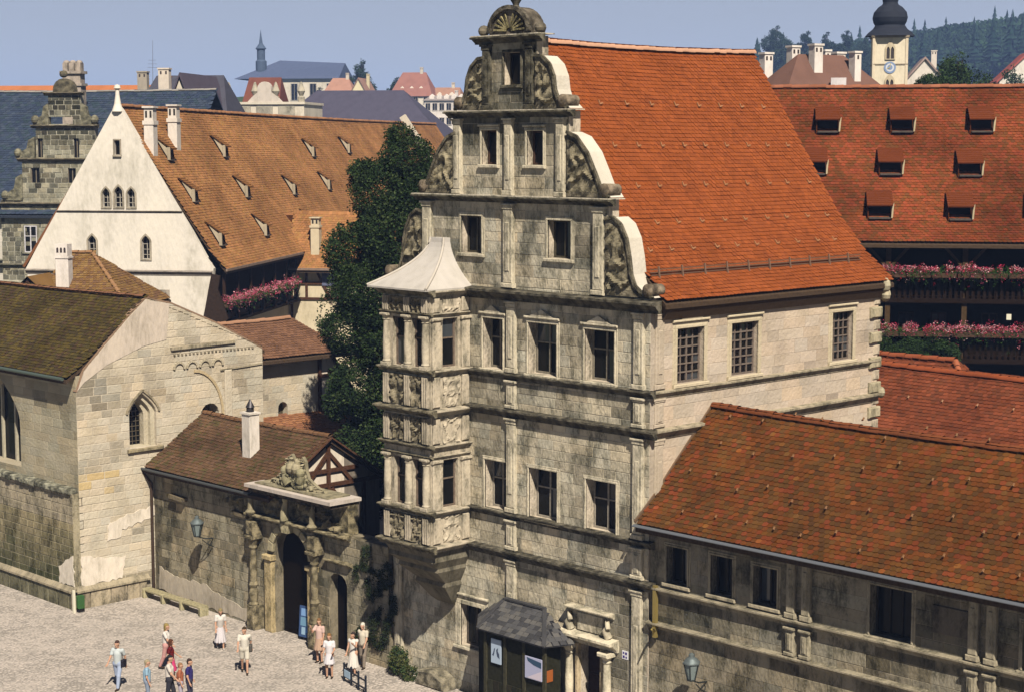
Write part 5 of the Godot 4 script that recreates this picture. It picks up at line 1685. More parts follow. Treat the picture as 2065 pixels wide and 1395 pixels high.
func side_house() -> void:
	var o := thing("side_house", "small pale stone house with brown lean-to roof, between chapel and tree", "building")
	var G := plane(Vector3(-29.5, 0, 0), -Z3)
	var low := arch(7.2, 7.05, 7.75, 7.4, 0.28, 6)
	var w := piece("stone_wall", o)
	ashlar(w, G, rect(5.78, 4.0, 9.55, 9.55), [low], 0.4, 0.32, 0.4, 0.9, 0.02, 0.01, stone_tone(Color(0.58, 0.51, 0.40), -0.25, 40, 31.0), Color(0.56, 0.5, 0.4), 90, "pale", "stone", 4.02)
	var bk := MB.new()
	bk.col = Color(0.12, 0.10, 0.07)
	bk.cube(Vector3(-29.95, 7.0, -7.8), Vector3(-29.88, 7.8, -7.1))
	put("arch_back", bk.mesh(), M.stone, o)
	solid(o, "infill", G, pv([9.56, 5.0, 12.6, 5.0, 12.6, 6.6, 10.5, 9.55, 9.56, 9.7]), [], 0.25, "plaster", Color(0.70, 0.62, 0.53))
	for k in [[9.65, 5, 9.65, 9.7], [10.5, 9.5, 12.7, 6.4], [9.65, 8.7, 11.0, 8.7], [9.65, 7.4, 11.9, 7.4], [10.3, 9.0, 11.4, 6.0], [9.65, 6.3, 12.6, 6.3]]:
		var q := MB.new()
		q.col = Color(0.10, 0.05, 0.03)
		q.bar(G * Vector3(k[0], k[1], 0.03 + rng.randf() * 0.006), G * Vector3(k[2], k[3], 0.03 + rng.randf() * 0.006), 0.16, 0.16, X3)
		put("timber", q.mesh(), M.wood, o)
	window(o, G, 10.0, 7.55, 0.5, 1.0, 0.1, 1, 1, 0.0, "plaster", Color.WHITE, Color(0.1, 0.05, 0.03))
	var sl := MB.new()
	sl.col = Color(0.12, 0.08, 0.05)
	sl.bar(G * Vector3(5.8, 9.68, 0.16), G * Vector3(9.6, 9.68, 0.16), 0.3, 0.16, X3)
	put("eaves_beam", sl.mesh(), M.wood, o)
	var rf := piece("roof", o)
	var cols := [Color(0.17, 0.09, 0.055), Color(0.15, 0.08, 0.05), Color(0.19, 0.10, 0.06)]
	tiled(rf, Transform3D(Basis(-Z3, Y3, X3), Vector3(-28.9, 0, -4.0)), pv([0, 9.85, 2.3, 11.35]), func(s: float): return [0.0, 7.2 - 2.0 * s], 0.19, 0.165, cols, 80, flat_tone)
	ridge(rf, Vector3(-31.2, 11.38, -4.0), Vector3(-31.2, 11.38, -9.2), 0.13, 0.36, Color(0.34, 0.19, 0.12))
	solid(rf, "far_slope", Transform3D(Basis(-Z3, Vector3(-0.8, -0.6, 0), Vector3(-0.6, 0.8, 0)), Vector3(-31.2, 11.35, -4.0)), rect(0, 0, 5.5, 3), [], 0.12, "tile", Color(0.16, 0.08, 0.05))
	var l := thing("lean_to_roof", "small orange-brown lean-to roof behind the gatehouse roof, below the stone house", "roof")
	tiled(l, Transform3D(Basis(-Z3, Y3, X3), Vector3(-26.9, 0, -5.9)), pv([0, 5.7, 2.5, 7.0]), func(_s: float): return [0.0, 6.4], 0.19, 0.165, [Color(0.26, 0.12, 0.06), Color(0.22, 0.10, 0.055), Color(0.29, 0.14, 0.07)], 60, flat_tone)
	solid(l, "wall", plane(Vector3(-27.3, 0, 0), -Z3), rect(5.9, 0, 12.3, 5.75), [], 0.2, "plaster", Color(0.66, 0.58, 0.5))


# ---------------------------------------------------------------- court wing with the white gable
func court_wing() -> void:
	var T := court(0, 0, 0)
	var o := thing("white_gable_wing", "long court wing with tall white plastered gable and ochre tiled roof with small dormers", "building", "", T)
	var G := plane(Vector3(0, 0, -38.9), X3)
	var white := Color(0.76, 0.71, 0.64)
	var wa := [[-34.31, 13.3, 0.46, 1.0], [-31.16, 13.3, 0.46, 1.0], [-33.42, 16.2, 0.42, 0.75], [-32.69, 16.2, 0.46, 0.85], [-31.95, 16.2, 0.42, 0.75]]
	var holes := []
	for k in wa: holes.append(arch(k[0] - k[2] / 2, k[1], k[0] + k[2] / 2, k[1] + k[3], 0.3, 8, true))
	holes.append(rect(-32.86, 19.1, -32.54, 19.9))
	holes.append(rect(-30.95, 9.6, -30.0, 11.4))
	solid(o, "gable_wall", G, pv([-38.1, 0, -27.45, 0, -27.4, 11.4, -27.25, 12.8, -27.7, 13.5, -28.4, 14.85, -32.35, 21.55, -32.65, 21.95, -32.95, 21.55, -37.6, 13.9, -38.3, 12.7, -38.2, 12.2]), holes, 0.4, "plaster", white)
	for i in wa.size():
		var k = wa[i]
		var w := piece("pointed_window", o)
		var gp := MB.new()
		gp.prism(holes[i], G, -0.3, -0.27)
		put("pane", gp.mesh(), M.glass, w)
		var b := MB.new()
		b.col = Color(0.45, 0.40, 0.33)
		var out := arch(k[0] - k[2] / 2 - 0.1, k[1] - 0.1, k[0] + k[2] / 2 + 0.1, k[1] + k[3], 0.42, 8, true)
		for P in cut([out], holes[i]): b.prism(P, G, -0.02, 0.05)
		put("surround", b.mesh(), M.stone, w)
		var bars := MB.new()
		bars.col = Color(0.5, 0.46, 0.4)
		bars.cube(Vector3(k[0] - 0.02, k[1], -39.16), Vector3(k[0] + 0.02, k[1] + k[3] + 0.2, -39.12))
		for j in 3: bars.cube(Vector3(k[0] - k[2] / 2, k[1] + 0.3 * (j + 0.7), -39.165), Vector3(k[0] + k[2] / 2, k[1] + 0.3 * (j + 0.7) + 0.03, -39.125))
		put("glazing_bars", bars.mesh(), M.wood, w)
	window(o, G, -32.7, 19.1, 0.32, 0.8, 0.25, 1, 1, 0.08, "stone", Color(0.4, 0.36, 0.3), Color(0.12, 0.1, 0.08))
	var dr := piece("shuttered_window", o)
	var d := MB.new()
	d.col = Color(0.66, 0.60, 0.55)
	d.cube(Vector3(-30.94, 9.6, -39.02), Vector3(-30.49, 11.39, -38.98)); d.cube(Vector3(-30.46, 9.6, -39.02), Vector3(-30.01, 11.39, -38.98))
	put("shutter", d.mesh(), M.wood, dr)
	var df := MB.new()
	df.col = Color(0.42, 0.38, 0.33)
	for P in cut([rect(-31.12, 9.4, -29.83, 11.58)], rect(-30.95, 9.6, -30.0, 11.4)): df.prism(P, G, -0.02, 0.05)
	put("surround", df.mesh(), M.stone, dr)
	cornice(o, G, -38.3, -27.3, 12.4, 0.28, 0.18, "stone", Color(0.38, 0.34, 0.31), "band")
	cornice(o, G, -36.35, -29.0, 15.88, 0.12, 0.1, "stone", Color(0.36, 0.32, 0.28), "thin_band")
	var fin := MB.new()
	fin.col = white
	fin.lathe([[0.34, 21.5], [0.2, 21.9], [0.12, 22.4], [0.1, 22.7], [0.2, 22.78], [0.16, 22.95], [0.0, 23.0]], Transform3D(Basis(), Vector3(-32.65, 0, -39.0)), 10)
	put("gable_finial", fin.mesh(), M.plaster, o)
	var wl := MB.new()
	wl.col = Color(0.46, 0.41, 0.34)
	wl.cube(Vector3(-27.9, 0, -55), Vector3(-27.5, 9.6, -39.31))
	put("side_wall", wl.mesh(), M.plaster, o)
	solid(o, "long_side_wall", plane(Vector3(-27.6, 0, 0), -Z3), rect(55.5, 0, 130, 12.7), [], 0.3, "plaster", white)
	solid(o, "far_end_wall", plane(Vector3(-27.6, 0, -130.4), -X3), pv([0, 0, 10.4, 0, 10.4, 12.6, 5.05, 21.5, 0, 12.6]), [], 0.3, "plaster", white)
	solid(o, "far_side_wall", plane(Vector3(-38.05, 0, -130), Z3), rect(0, 0, 90.6, 12.6), [], 0.3, "plaster", white)
	# roof: right slope, then the wing that turns right behind the tree
	var rf := piece("roof", o)
	var cols := [Color(0.34, 0.165, 0.066), Color(0.30, 0.148, 0.06), Color(0.365, 0.17, 0.07), Color(0.32, 0.17, 0.062), Color(0.275, 0.134, 0.058)]
	var patch := func(u: float, s: float) -> float: return 1.0 + 0.4 * blotch.get_noise_2d(u * 0.6 + 900, s * 0.6)
	var prof := pv([0, 12.75, 0.9, 13.75, 6.2, 21.75])
	tiled(rf, Transform3D(Basis(-Z3, Y3, X3), Vector3(-26.45, 0, -38.75)), prof, func(s: float): return [0.25 if s > 0.12 else 0.0, 92.0], 0.21, 0.172, cols, 0, patch)
	tiled(rf, Transform3D(Basis(), Vector3(-27.6, 0, -54.3)), pv([0, 11.72, 0.8, 12.6, 2.6, 15.2]), func(_s: float): return [0.0, 7.0], 0.2, 0.17, cols, 0, patch)
	solid(rf, "bay_back_slope", Transform3D(Basis(X3, Vector3(0, -0.83, -0.55), Vector3(0, 0.55, -0.83)), Vector3(-28.2, 15.15, -56.95)), rect(0, 0, 7.6, 4.2), [], 0.15, "tile", Color(0.3, 0.14, 0.06))
	solid(rf, "left_slope", Transform3D(Basis(Z3, Vector3(0.553, 0.833, 0), Vector3(-0.833, 0.553, 0)), Vector3(-38.6, 12.8, -61)), rect(-70, 0, 21.9, 10.75), [], 0.15, "tile", Color(0.2, 0.09, 0.04))
	ridge(rf, Vector3(-32.65, 21.8, -39.2), Vector3(-32.65, 21.8, -130.7), 0.15, 0.4, Color(0.34, 0.17, 0.09), false)
	var ed := MB.new()
	ed.col = Color(0.30, 0.22, 0.18)
	ed.bar(Vector3(-26.42, 12.72, -38.7), Vector3(-26.42, 12.72, -54.6), 0.1, 0.14)
	ed.bar(Vector3(-27.5, 11.7, -54.25), Vector3(-20.6, 11.7, -54.25), 0.1, 0.14)
	put("eaves_edge", ed.mesh(), M.wood, rf)
	for k in [[18.92, -41.8], [19.03, -52.2], [16.56, -41.36], [16.53, -51.4], [14.1, -41.1], [14.2, -50.2], [18.91, -73.3], [19.12, -84.9], [16.5, -71.7], [16.4, -62.0], [14.1, -61.0], [16.3, -82.5]]:
		var run: float = 0.9 + (k[0] - 13.75) / 1.51
		dormer(rf, Transform3D(Basis(-Z3, Y3, X3), Vector3(-26.45 - run + 0.25, k[0] - 0.1, k[1])), 0.85, 0.6, 1.51, Color(0.24, 0.115, 0.047), Color(0.46, 0.40, 0.30), -1.0)
	for k in [[-31.1, 18.6, -39.9, 3.2], [-31.3, 18.8, -44.4, 3.2], [-25.75, 12.9, -55.4, 2.1]]:
		var ch := piece("chimney", o, Transform3D(Basis(), Vector3(k[0], k[1], k[2])))
		var b := MB.new()
		b.col = Color(0.74, 0.68, 0.62) if k[3] > 3 else Color(0.6, 0.52, 0.38)
		b.cham(Vector3(-0.28, -1.0, -0.34), Vector3(0.28, k[3] * 0.68, 0.34), 0.02)
		b.cube(Vector3(-0.33, k[3] * 0.68, -0.39), Vector3(0.33, k[3] * 0.75, 0.39))
		b.cube(Vector3(-0.26, k[3] * 0.75, -0.3), Vector3(0.26, k[3] * 0.97, 0.3))
		b.cube(Vector3(-0.34, k[3] * 0.97, -0.4), Vector3(0.34, k[3], 0.4))
		put("stack", b.mesh(), M.plaster, ch)
		for s in [-1, 1]:
			var q := MB.new()
			q.col = Color(0.05, 0.045, 0.04)
			q.cube(Vector3(s * 0.13 - 0.06, k[3] * 0.8, 0.301), Vector3(s * 0.13 + 0.06, k[3] * 0.92, 0.306))
			put("flue_slot", q.mesh(), M.plain, ch)
	# fire wall coping on the far roof
	var fwl := MB.new()
	fwl.col = Color(0.62, 0.56, 0.46)
	fwl.bar(Vector3(-28.9, 16.6, -114.5), Vector3(-32.7, 22.4, -114.5), 0.7, 0.6, Y3)
	put("fire_wall", fwl.mesh(), M.plaster, o)
	# timber gallery under the eave
	var wd := Color(0.02, 0.014, 0.01)
	var gl := MB.new()
	gl.col = wd
	gl.cube(Vector3(-27.49, 9.7, -54.9), Vector3(-27.3, 12.7, -39.0))
	gl.cube(Vector3(-27.49, 9.6, -55), Vector3(-26.7, 9.75, -39.0))
	gl.cube(Vector3(-26.85, 10.5, -55), Vector3(-26.72, 10.65, -39.0))
	put("timber_gallery", gl.mesh(), M.wood, o)
	for i in 7:
		var q := MB.new()
		q.col = Color(0.05, 0.03, 0.02)
		q.cube(Vector3(-26.86, 9.75, -39.4 - i * 2.5), Vector3(-26.7, 12.6, -39.24 - i * 2.5))
		put("gallery_post", q.mesh(), M.wood, o)
	var kb := MB.new()
	kb.col = Color(0.05, 0.035, 0.025)
	kb.prism(pv([0.0, 12.5, 0.5, 12.4, 0.35, 11.6, 0.6, 10.9, 0.9, 10.0, 0.6, 9.75, -0.6, 9.75, -0.4, 10.6, -0.2, 11.6]), Transform3D(Basis(X3, Y3, Z3), Vector3(-27.3, 0, -38.85)), 0.0, 0.2)
	put("carved_bracket", kb.mesh(), M.wood, o)
	# half-timber front of the turning wing
	var H := plane(Vector3(0, 0, -55.0), X3)
	solid(o, "wing_wall", H, rect(-27.49, 0, -20.8, 11.75), [], 0.3, "plaster", Color(0.66, 0.58, 0.42))
	for k in [[-27.3, 0, -27.3, 11.7], [-27.4, 9.75, -20, 9.75], [-27.4, 10.75, -20, 10.75], [-27.4, 11.55, -20, 11.55], [-26.3, 9.7, -26.3, 11.6], [-25.6, 11.5, -24.7, 9.7], [-24.6, 9.7, -24.6, 11.6], [-23.4, 9.7, -23.4, 11.6], [-22.2, 9.7, -22.2, 11.6]]:
		var q := MB.new()
		q.col = Color(0.10, 0.05, 0.03)
		q.bar(H * Vector3(k[0], k[1], 0.03 + rng.randf() * 0.01), H * Vector3(k[2], k[3], 0.03 + rng.randf() * 0.01), 0.15, 0.13, Z3)
		put("timber", q.mesh(), M.wood, o)
	var sh := MB.new()
	sh.col = Color(0.16, 0.18, 0.28)
	sh.cube(Vector3(-25.25, 10.6, -54.95), Vector3(-24.45, 11.5, -54.88))
	put("blue_shutter", sh.mesh(), M.wood, o)
	window(o, H, -24.0, 10.45, 0.7, 1.0, 0.0, 2, 2, 0.0, "plaster", Color.WHITE, Color(0.7, 0.68, 0.65))
	var pk := [Color(0.55, 0.09, 0.17), Color(0.62, 0.18, 0.26), Color(0.68, 0.34, 0.38), Color(0.45, 0.05, 0.11)]
	flowers("flower_box", "long pink geranium row on the dark gallery rail, right of the white gable", T * Vector3(-26.6, 10.95, -39.0), T * Vector3(-26.6, 10.95, -54.2), "geraniums on the galleries", pk, 2400, Vector3(0.13, 0.17, 0.09), 71)
	flowers("flower_box", "small pink geranium box at the half-timber window beside the big tree", T * Vector3(-24.6, 10.3, -54.7), T * Vector3(-23.6, 10.3, -54.7), "geraniums on the galleries", pk, 300, Vector3(0.1, 0.18, 0.09), 72)
	little_house()

func little_house() -> void:
	var o := thing("ochre_roof_house", "small house with ochre hipped roof and white chimney, before the white gable", "building", "", court(0, 0, 0))
	var cols := [Color(0.21, 0.12, 0.045), Color(0.18, 0.10, 0.04), Color(0.23, 0.14, 0.055), Color(0.16, 0.09, 0.05)]
	solid(o, "front_wall", plane(Vector3(0, 0, -31.8), X3), rect(-34.9, 0, -29.8, 11.2), [], 0.3, "plaster", Color(0.66, 0.6, 0.52))
	solid(o, "right_wall", plane(Vector3(-29.8, 0, 0), -Z3), rect(32.1, 0, 38, 11.2), [], 0.3, "plaster", Color(0.66, 0.6, 0.52))
	var rf := piece("roof", o)
	tiled(rf, Transform3D(Basis(), Vector3(-35.2, 0, -31.5)), pv([0, 11.2, 3.2, 13.85]), func(s: float): return [1.4 * s, 5.8 - 3.2 * s], 0.19, 0.17, cols, 60, flat_tone)
	tiled(rf, Transform3D(Basis(-Z3, Y3, X3), Vector3(-29.4, 0, -31.5)), pv([0, 11.2, 3.2, 13.85]), func(s: float): return [3.2 * s, 6.4 - 3.2 * s], 0.19, 0.17, cols, 0, flat_tone)
	ridge(rf, Vector3(-33.8, 13.9, -34.7), Vector3(-32.6, 13.9, -34.7), 0.12, 0.36, Color(0.3, 0.17, 0.09))
	ridge(rf, Vector3(-32.6, 13.85, -34.7), Vector3(-29.4, 11.22, -31.5), 0.12, 0.36, Color(0.3, 0.17, 0.09))
	var ch := piece("chimney", o, Transform3D(Basis(), Vector3(-33.5, 12.4, -32.9)))
	var b := MB.new()
	b.col = Color(0.78, 0.72, 0.68)
	b.cham(Vector3(-0.36, -0.8, -0.3), Vector3(0.36, 1.3, 0.3), 0.02)
	b.cube(Vector3(-0.4, 1.3, -0.34), Vector3(0.4, 1.4, 0.34))
	b.cube(Vector3(-0.34, 1.4, -0.3), Vector3(0.34, 2.05, 0.331))
	put("stack", b.mesh(), M.plaster, ch)
	for x in [-0.2, 0.0, 0.2]:
		var q := MB.new()
		q.col = Color(0.06, 0.05, 0.05)
		q.prism(arch(x - 0.06, 1.6, x + 0.06, 1.8, 0.08, 5), Transform3D(), 0.331, 0.336)
		put("flue_slot", q.mesh(), M.plain, ch)
	# little cross gable with its dark truss
	var cg := piece("cross_gable", o, Transform3D(Basis(), Vector3(-34.6, 11.5, -31.0)))
	var g := MB.new()
	g.col = Color(0.66, 0.6, 0.52)
	g.prism(pv([-1.0, -0.4, 1.0, -0.4, 1.0, 0.3, 0, 1.2, -1.0, 0.3]), Transform3D(), -1.6, 0.0)
	put("infill", g.mesh(), M.plaster, cg)
	for k in [[-1.2, 0.2, 0, 1.25], [0, 1.25, 1.2, 0.2], [0, -0.4, 0, 1.1], [-0.9, 0.2, 0.9, 0.2]]:
		var q := MB.new()
		q.col = Color(0.09, 0.05, 0.035)
		q.bar(Vector3(k[0], k[1], 0.04), Vector3(k[2], k[3], 0.04), 0.14, 0.14, Z3)
		put("timber", q.mesh(), M.wood, cg)
	for s in [-1, 1]:
		var q := MB.new()
		q.col = cols[0]
		q.quad(Vector3(s * 1.35, 0.15, 0.3), Vector3(0, 1.38, 0.3), Vector3(0, 1.38, -2.6), Vector3(s * 1.35, 0.15, -2.6))
		put("gable_roof", q.mesh(), M.tile, cg)


# ---------------------------------------------------------------- ornate gable at the left and its slate roof
func far_windows(o: Node3D, T: Transform3D, list: Array, sur: Color, called := "window") -> void:     # [u, v, w, h]: window with pane, plain far away
	for k in list:
		var w := piece(called, o)
		var b := MB.new()
		b.col = sur
		for P in cut([rect(k[0] - k[2] * 0.65, k[1] - 0.12, k[0] + k[2] * 0.65, k[1] + k[3] + 0.15)], rect(k[0] - k[2] / 2, k[1], k[0] + k[2] / 2, k[1] + k[3])): b.prism(P, T, 0.0, 0.12)
		b.prism(rect(k[0] - 0.03, k[1], k[0] + 0.03, k[1] + k[3]), T, 0.02, 0.06)
		put("frame", b.mesh(), M.plaster, w)
		var g := MB.new()
		g.prism(rect(k[0] - k[2] / 2, k[1], k[0] + k[2] / 2, k[1] + k[3]), T, 0.0, 0.02)
		put("pane", g.mesh(), M.glass, w)

func ornate_gable() -> void:
	var o := thing("ornate_gable_house", "grey stone house with stepped ornate gable and long blue slate roof, far left", "building", "", court(0, 0, 0))
	var F := plane(Vector3(0, 0, -63.9), X3)
	var st := Color(0.30, 0.29, 0.23)
	var tone := func(u: float, v: float) -> Color:
		var c := stone_tone(Color(0.40, 0.38, 0.30), 0.1, 17.0, 51.0)
		return hue(c.call(u, v), 0.45 if rng.randf() < 0.3 else 1.0)
	var w := piece("gable_wall", o)
	var holes := [rect(-48.87, 16.95, -48.2, 18.0), rect(-46.1, 16.95, -45.5, 18.0), rect(-48.3, 18.75, -47.9, 20.1), rect(-45.6, 18.75, -45.2, 20.1), rect(-47.6, 21.1, -45.6, 21.6)]
	ashlar(w, F, pv([-51.2, 0, -43.3, 0, -43.3, 18.6, -44.0, 18.7, -44.0, 21.0, -45.0, 21.1, -45.0, 23.3, -47.4, 23.3, -47.4, 21.1, -48.4, 21.0, -48.4, 18.7, -49.5, 18.6, -49.5, 15.7, -51.2, 15.7]), holes, 0.6, 0.34, 0.4, 0.7, 0.05, 0.03, tone, Color(0.52, 0.50, 0.42), 180, "stone", "stone", 10.02)
	for k in [[-49.8, -43.0, 18.45], [-48.7, -43.7, 20.8], [-47.7, -44.7, 23.1], [-51.4, -43.2, 15.3]]:
		cornice(o, F, k[0], k[1], k[2], 0.26, 0.3, "crust", Color(0.30, 0.26, 0.2))
	for s in [-1, 1]:
		for k in [[-46.2, 2.3, 18.7, 1.5, 1.5], [-46.2, 1.2, 21.05, 1.2, 1.5], [-46.2, 3.3, 15.7, 1.6, 1.9]]:
			var b := MB.new()
			b.col = Color(0.30, 0.29, 0.22)
			var x: float = k[0] + s * k[1]
			b.prism(pv([x, k[2], x + s * k[3], k[2], x + s * k[3] * 0.8, k[2] + k[4] * 0.25, x + s * k[3] * 0.4, k[2] + k[4] * 0.45, x + s * k[3] * 0.3, k[2] + k[4] * 0.85, x, k[2] + k[4]]), F, -0.4, 0.1)
			b.ball(F * Vector3(x + s * k[3] * 0.85, k[2] + 0.35, 0.0), Vector3(0.3, 0.35, 0.3))
			put("scroll", b.mesh(), M.crust, o)
	var tp := MB.new()
	tp.col = Color(0.22, 0.20, 0.15)
	tp.prism(arch(-47.0, 23.36, -45.4, 23.5, 0.8, 8), F, -0.5, 0.1)
	tp.ball(F * Vector3(-46.2, 24.6, 0), Vector3(0.32, 0.26, 0.3))
	put("gable_top", tp.mesh(), M.crust, o)
	far_windows(o, plane(Vector3(0, 0, -64.1), X3), [[-48.53, 16.95, 0.6, 1.05], [-45.8, 16.95, 0.55, 1.05], [-48.1, 18.75, 0.4, 1.3], [-45.4, 18.75, 0.4, 1.3]], Color(0.2, 0.17, 0.13))
	window(o, F, -49.0, 12.0, 0.95, 1.9, 0.0, 2, 2, 0.16, "stone", st, Color(0.74, 0.72, 0.78), 0.62)
	cornice(o, F, -52, -43.2, 10.9, 0.3, 0.25, "crust", Color(0.26, 0.25, 0.2))
	solid(o, "long_front", plane(Vector3(0, 0, -64.2), X3), rect(-62, 0, -51.25, 14.6), [], 0.5, "pale", Color(0.62, 0.58, 0.52))
	cornice(o, plane(Vector3(0, 0, -64.2), X3), -62, -51.25, 11.2, 0.3, 0.25, "stone", Color(0.3, 0.3, 0.25))
	var rf := piece("roof", o)
	var sl := [Color(0.042, 0.057, 0.092), Color(0.036, 0.05, 0.085), Color(0.052, 0.068, 0.10), Color(0.04, 0.06, 0.08)]
	tiled(rf, Transform3D(Basis(), Vector3(-64, 0, -63.5)), pv([0, 14.7, 11.0, 23.75]), func(_s: float): return [0.0, 25.5], 0.34, 0.26, sl, 0, flat_tone, Color(0.04, 0.05, 0.07), [], "slate")
	solid(rf, "back_slope", Transform3D(Basis(X3, Vector3(0, -0.65, -0.76), Vector3(0, 0.76, -0.65)), Vector3(-64, 23.7, -74.5)), rect(0, 0, 25.5, 13), [], 0.15, "slate", sl[0])
	ridge(rf, Vector3(-64, 23.78, -74.5), Vector3(-38.5, 23.78, -74.5), 0.12, 0.5, Color(0.3, 0.28, 0.26), false)
	var ch := piece("chimney", o, Transform3D(Basis(), Vector3(-48.4, 22.6, -71.0)))
	var b := MB.new()
	b.col = Color(0.46, 0.40, 0.36)
	b.cube(Vector3(-0.75, -2, -0.5), Vector3(0.75, 1.4, 0.5)); b.cube(Vector3(-0.85, 1.4, -0.6), Vector3(0.85, 1.6, 0.6))
	b.cube(Vector3(-0.7, 1.6, -0.45), Vector3(0.7, 2.3, 0.45)); b.cube(Vector3(-0.85, 2.3, -0.6), Vector3(0.85, 2.5, 0.6))
	for i in 3:
		b.cube(Vector3(-0.7 + i * 0.5, 2.5, -0.35), Vector3(-0.32 + i * 0.5, 3.1, 0.35)); b.ball(Vector3(-0.51 + i * 0.5, 3.15, 0), Vector3(0.24, 0.16, 0.36))
	put("stack", b.mesh(), M.stone, ch)


# ---------------------------------------------------------------- buildings in the distance
func gabled_house(called: String, label: String, cat: String, group: String, x: float, y: float, z: float, w: float, d: float, wall: float, rise: float, wc: Color, rc: Color, across := false, hip := 0.0, wins := 0, turn := COURT, rmat := "tile") -> Node3D:
	# x, z: middle of the front at ground height y, in court axes; across: the gable faces us
	var o := thing(called, label, cat, group, Transform3D(Basis(Y3, turn), court(x, y, z).origin))
	var b := MB.new()
	b.col = wc
	if across:
		b.prism(pv([-w / 2, 0, w / 2, 0, w / 2, wall, 0, wall + rise, -w / 2, wall]), Transform3D(), -d, 0.0)
	else:
		b.prism(pv([0, 0, d, 0, d, wall, d / 2, wall + (rise if hip == 0.0 else 0.01), 0, wall]), Transform3D(Basis(-Z3, Y3, X3), Vector3(-w / 2, 0, 0)), 0.0, w)
	put("wall", b.mesh(), M.plaster, o)
	var r := MB.new()
	r.col = rc
	var e := 0.4
	if across:
		for s in [-1, 1]:
			var n := Vector3(s * rise, w / 2, 0).normalized() * 0.1
			r.prism(pv([0, 0, s * (w / 2 + e), -rise * (1 + 2 * e / w) , s * (w / 2 + e), -rise * (1 + 2 * e / w) + 0.3, 0, 0.3]), Transform3D(Basis(), Vector3(0, wall + rise, 0)), -d - 0.3, 0.3)
	else:
		var yy := wall + rise + 0.15
		var lo := wall - rise * e / (d / 2)
		var A := Vector3(-w / 2 - e, lo, e); var B := Vector3(w / 2 + e, lo, e)
		var C := Vector3(w / 2 + e, lo, -d - e); var D := Vector3(-w / 2 - e, lo, -d - e)
		var P := Vector3(-w / 2 - e + hip, yy, -d / 2); var Q := Vector3(w / 2 + e - hip, yy, -d / 2)
		r.quad(A, P, Q, B); r.quad(C, Q, P, D)
		if hip > 0.0:
			r.tri(B, Q, C); r.tri(D, P, A)
		r.quad(A, B, C, D)
	put("roof", r.mesh(), M[rmat], o)
	if wins > 0:
		var lst := []
		for i in wins:
			var u := -w / 2 + w * (i + 0.5) / wins
			for f in maxi(1, int(wall / 3.2)):
				if wall - 1.9 - f * 3.2 > 0.0: lst.append([u, wall - 2.2 - f * 3.2, 1.0, 1.5])
		far_windows(o, Transform3D(), lst, hue(wc, 0.75))
		far_chimney(o, Vector3(w * 0.18, wall + rise * 0.75, -d * 0.5), 0.7, rise * 0.25 + 1.3, hue(wc, 0.9))
		if not across:
			for i in maxi(1, wins - 1):
				var dx := -w / 2 + hip * 0.6 + (w - hip * 1.2) * (i + 0.5) / maxi(1, wins - 1)
				var dm := MB.new()
				dm.col = hue(wc, 1.05)
				dm.prism(pv([-0.55, 0, 0.55, 0, 0.55, 0.8, 0, 1.3, -0.55, 0.8]), Transform3D(Basis(), Vector3(dx, wall + rise * 0.12, -d * 0.14)), -1.4, 0.0)
				put("roof_dormer", dm.mesh(), M.plaster, o)
	return o

func far_chimney(par: Node3D, at: Vector3, w: float, h: float, col: Color, d := 0.6) -> void:
	var c := piece("chimney", par, Transform3D(Basis(), at))
	var b := MB.new()
	b.col = col
	b.cube(Vector3(-w / 2, -1.5, -d / 2), Vector3(w / 2, h - 0.12, d / 2))
	b.cube(Vector3(-w / 2 - 0.06, h - 0.12, -d / 2 - 0.06), Vector3(w / 2 + 0.06, h, d / 2 + 0.06))
	put("stack", b.mesh(), M.plaster, c)
	var q := MB.new()
	q.col = Color(0.06, 0.05, 0.05)
	var n := maxi(1, int(w / 0.3))
	for i in n: q.cube(Vector3(-w / 2 + w * (i + 0.5) / n - 0.07, h - 0.5, d / 2 + 0.001), Vector3(-w / 2 + w * (i + 0.5) / n + 0.07, h - 0.25, d / 2 + 0.006))
	put("flue_slots", q.mesh(), M.plain, c)

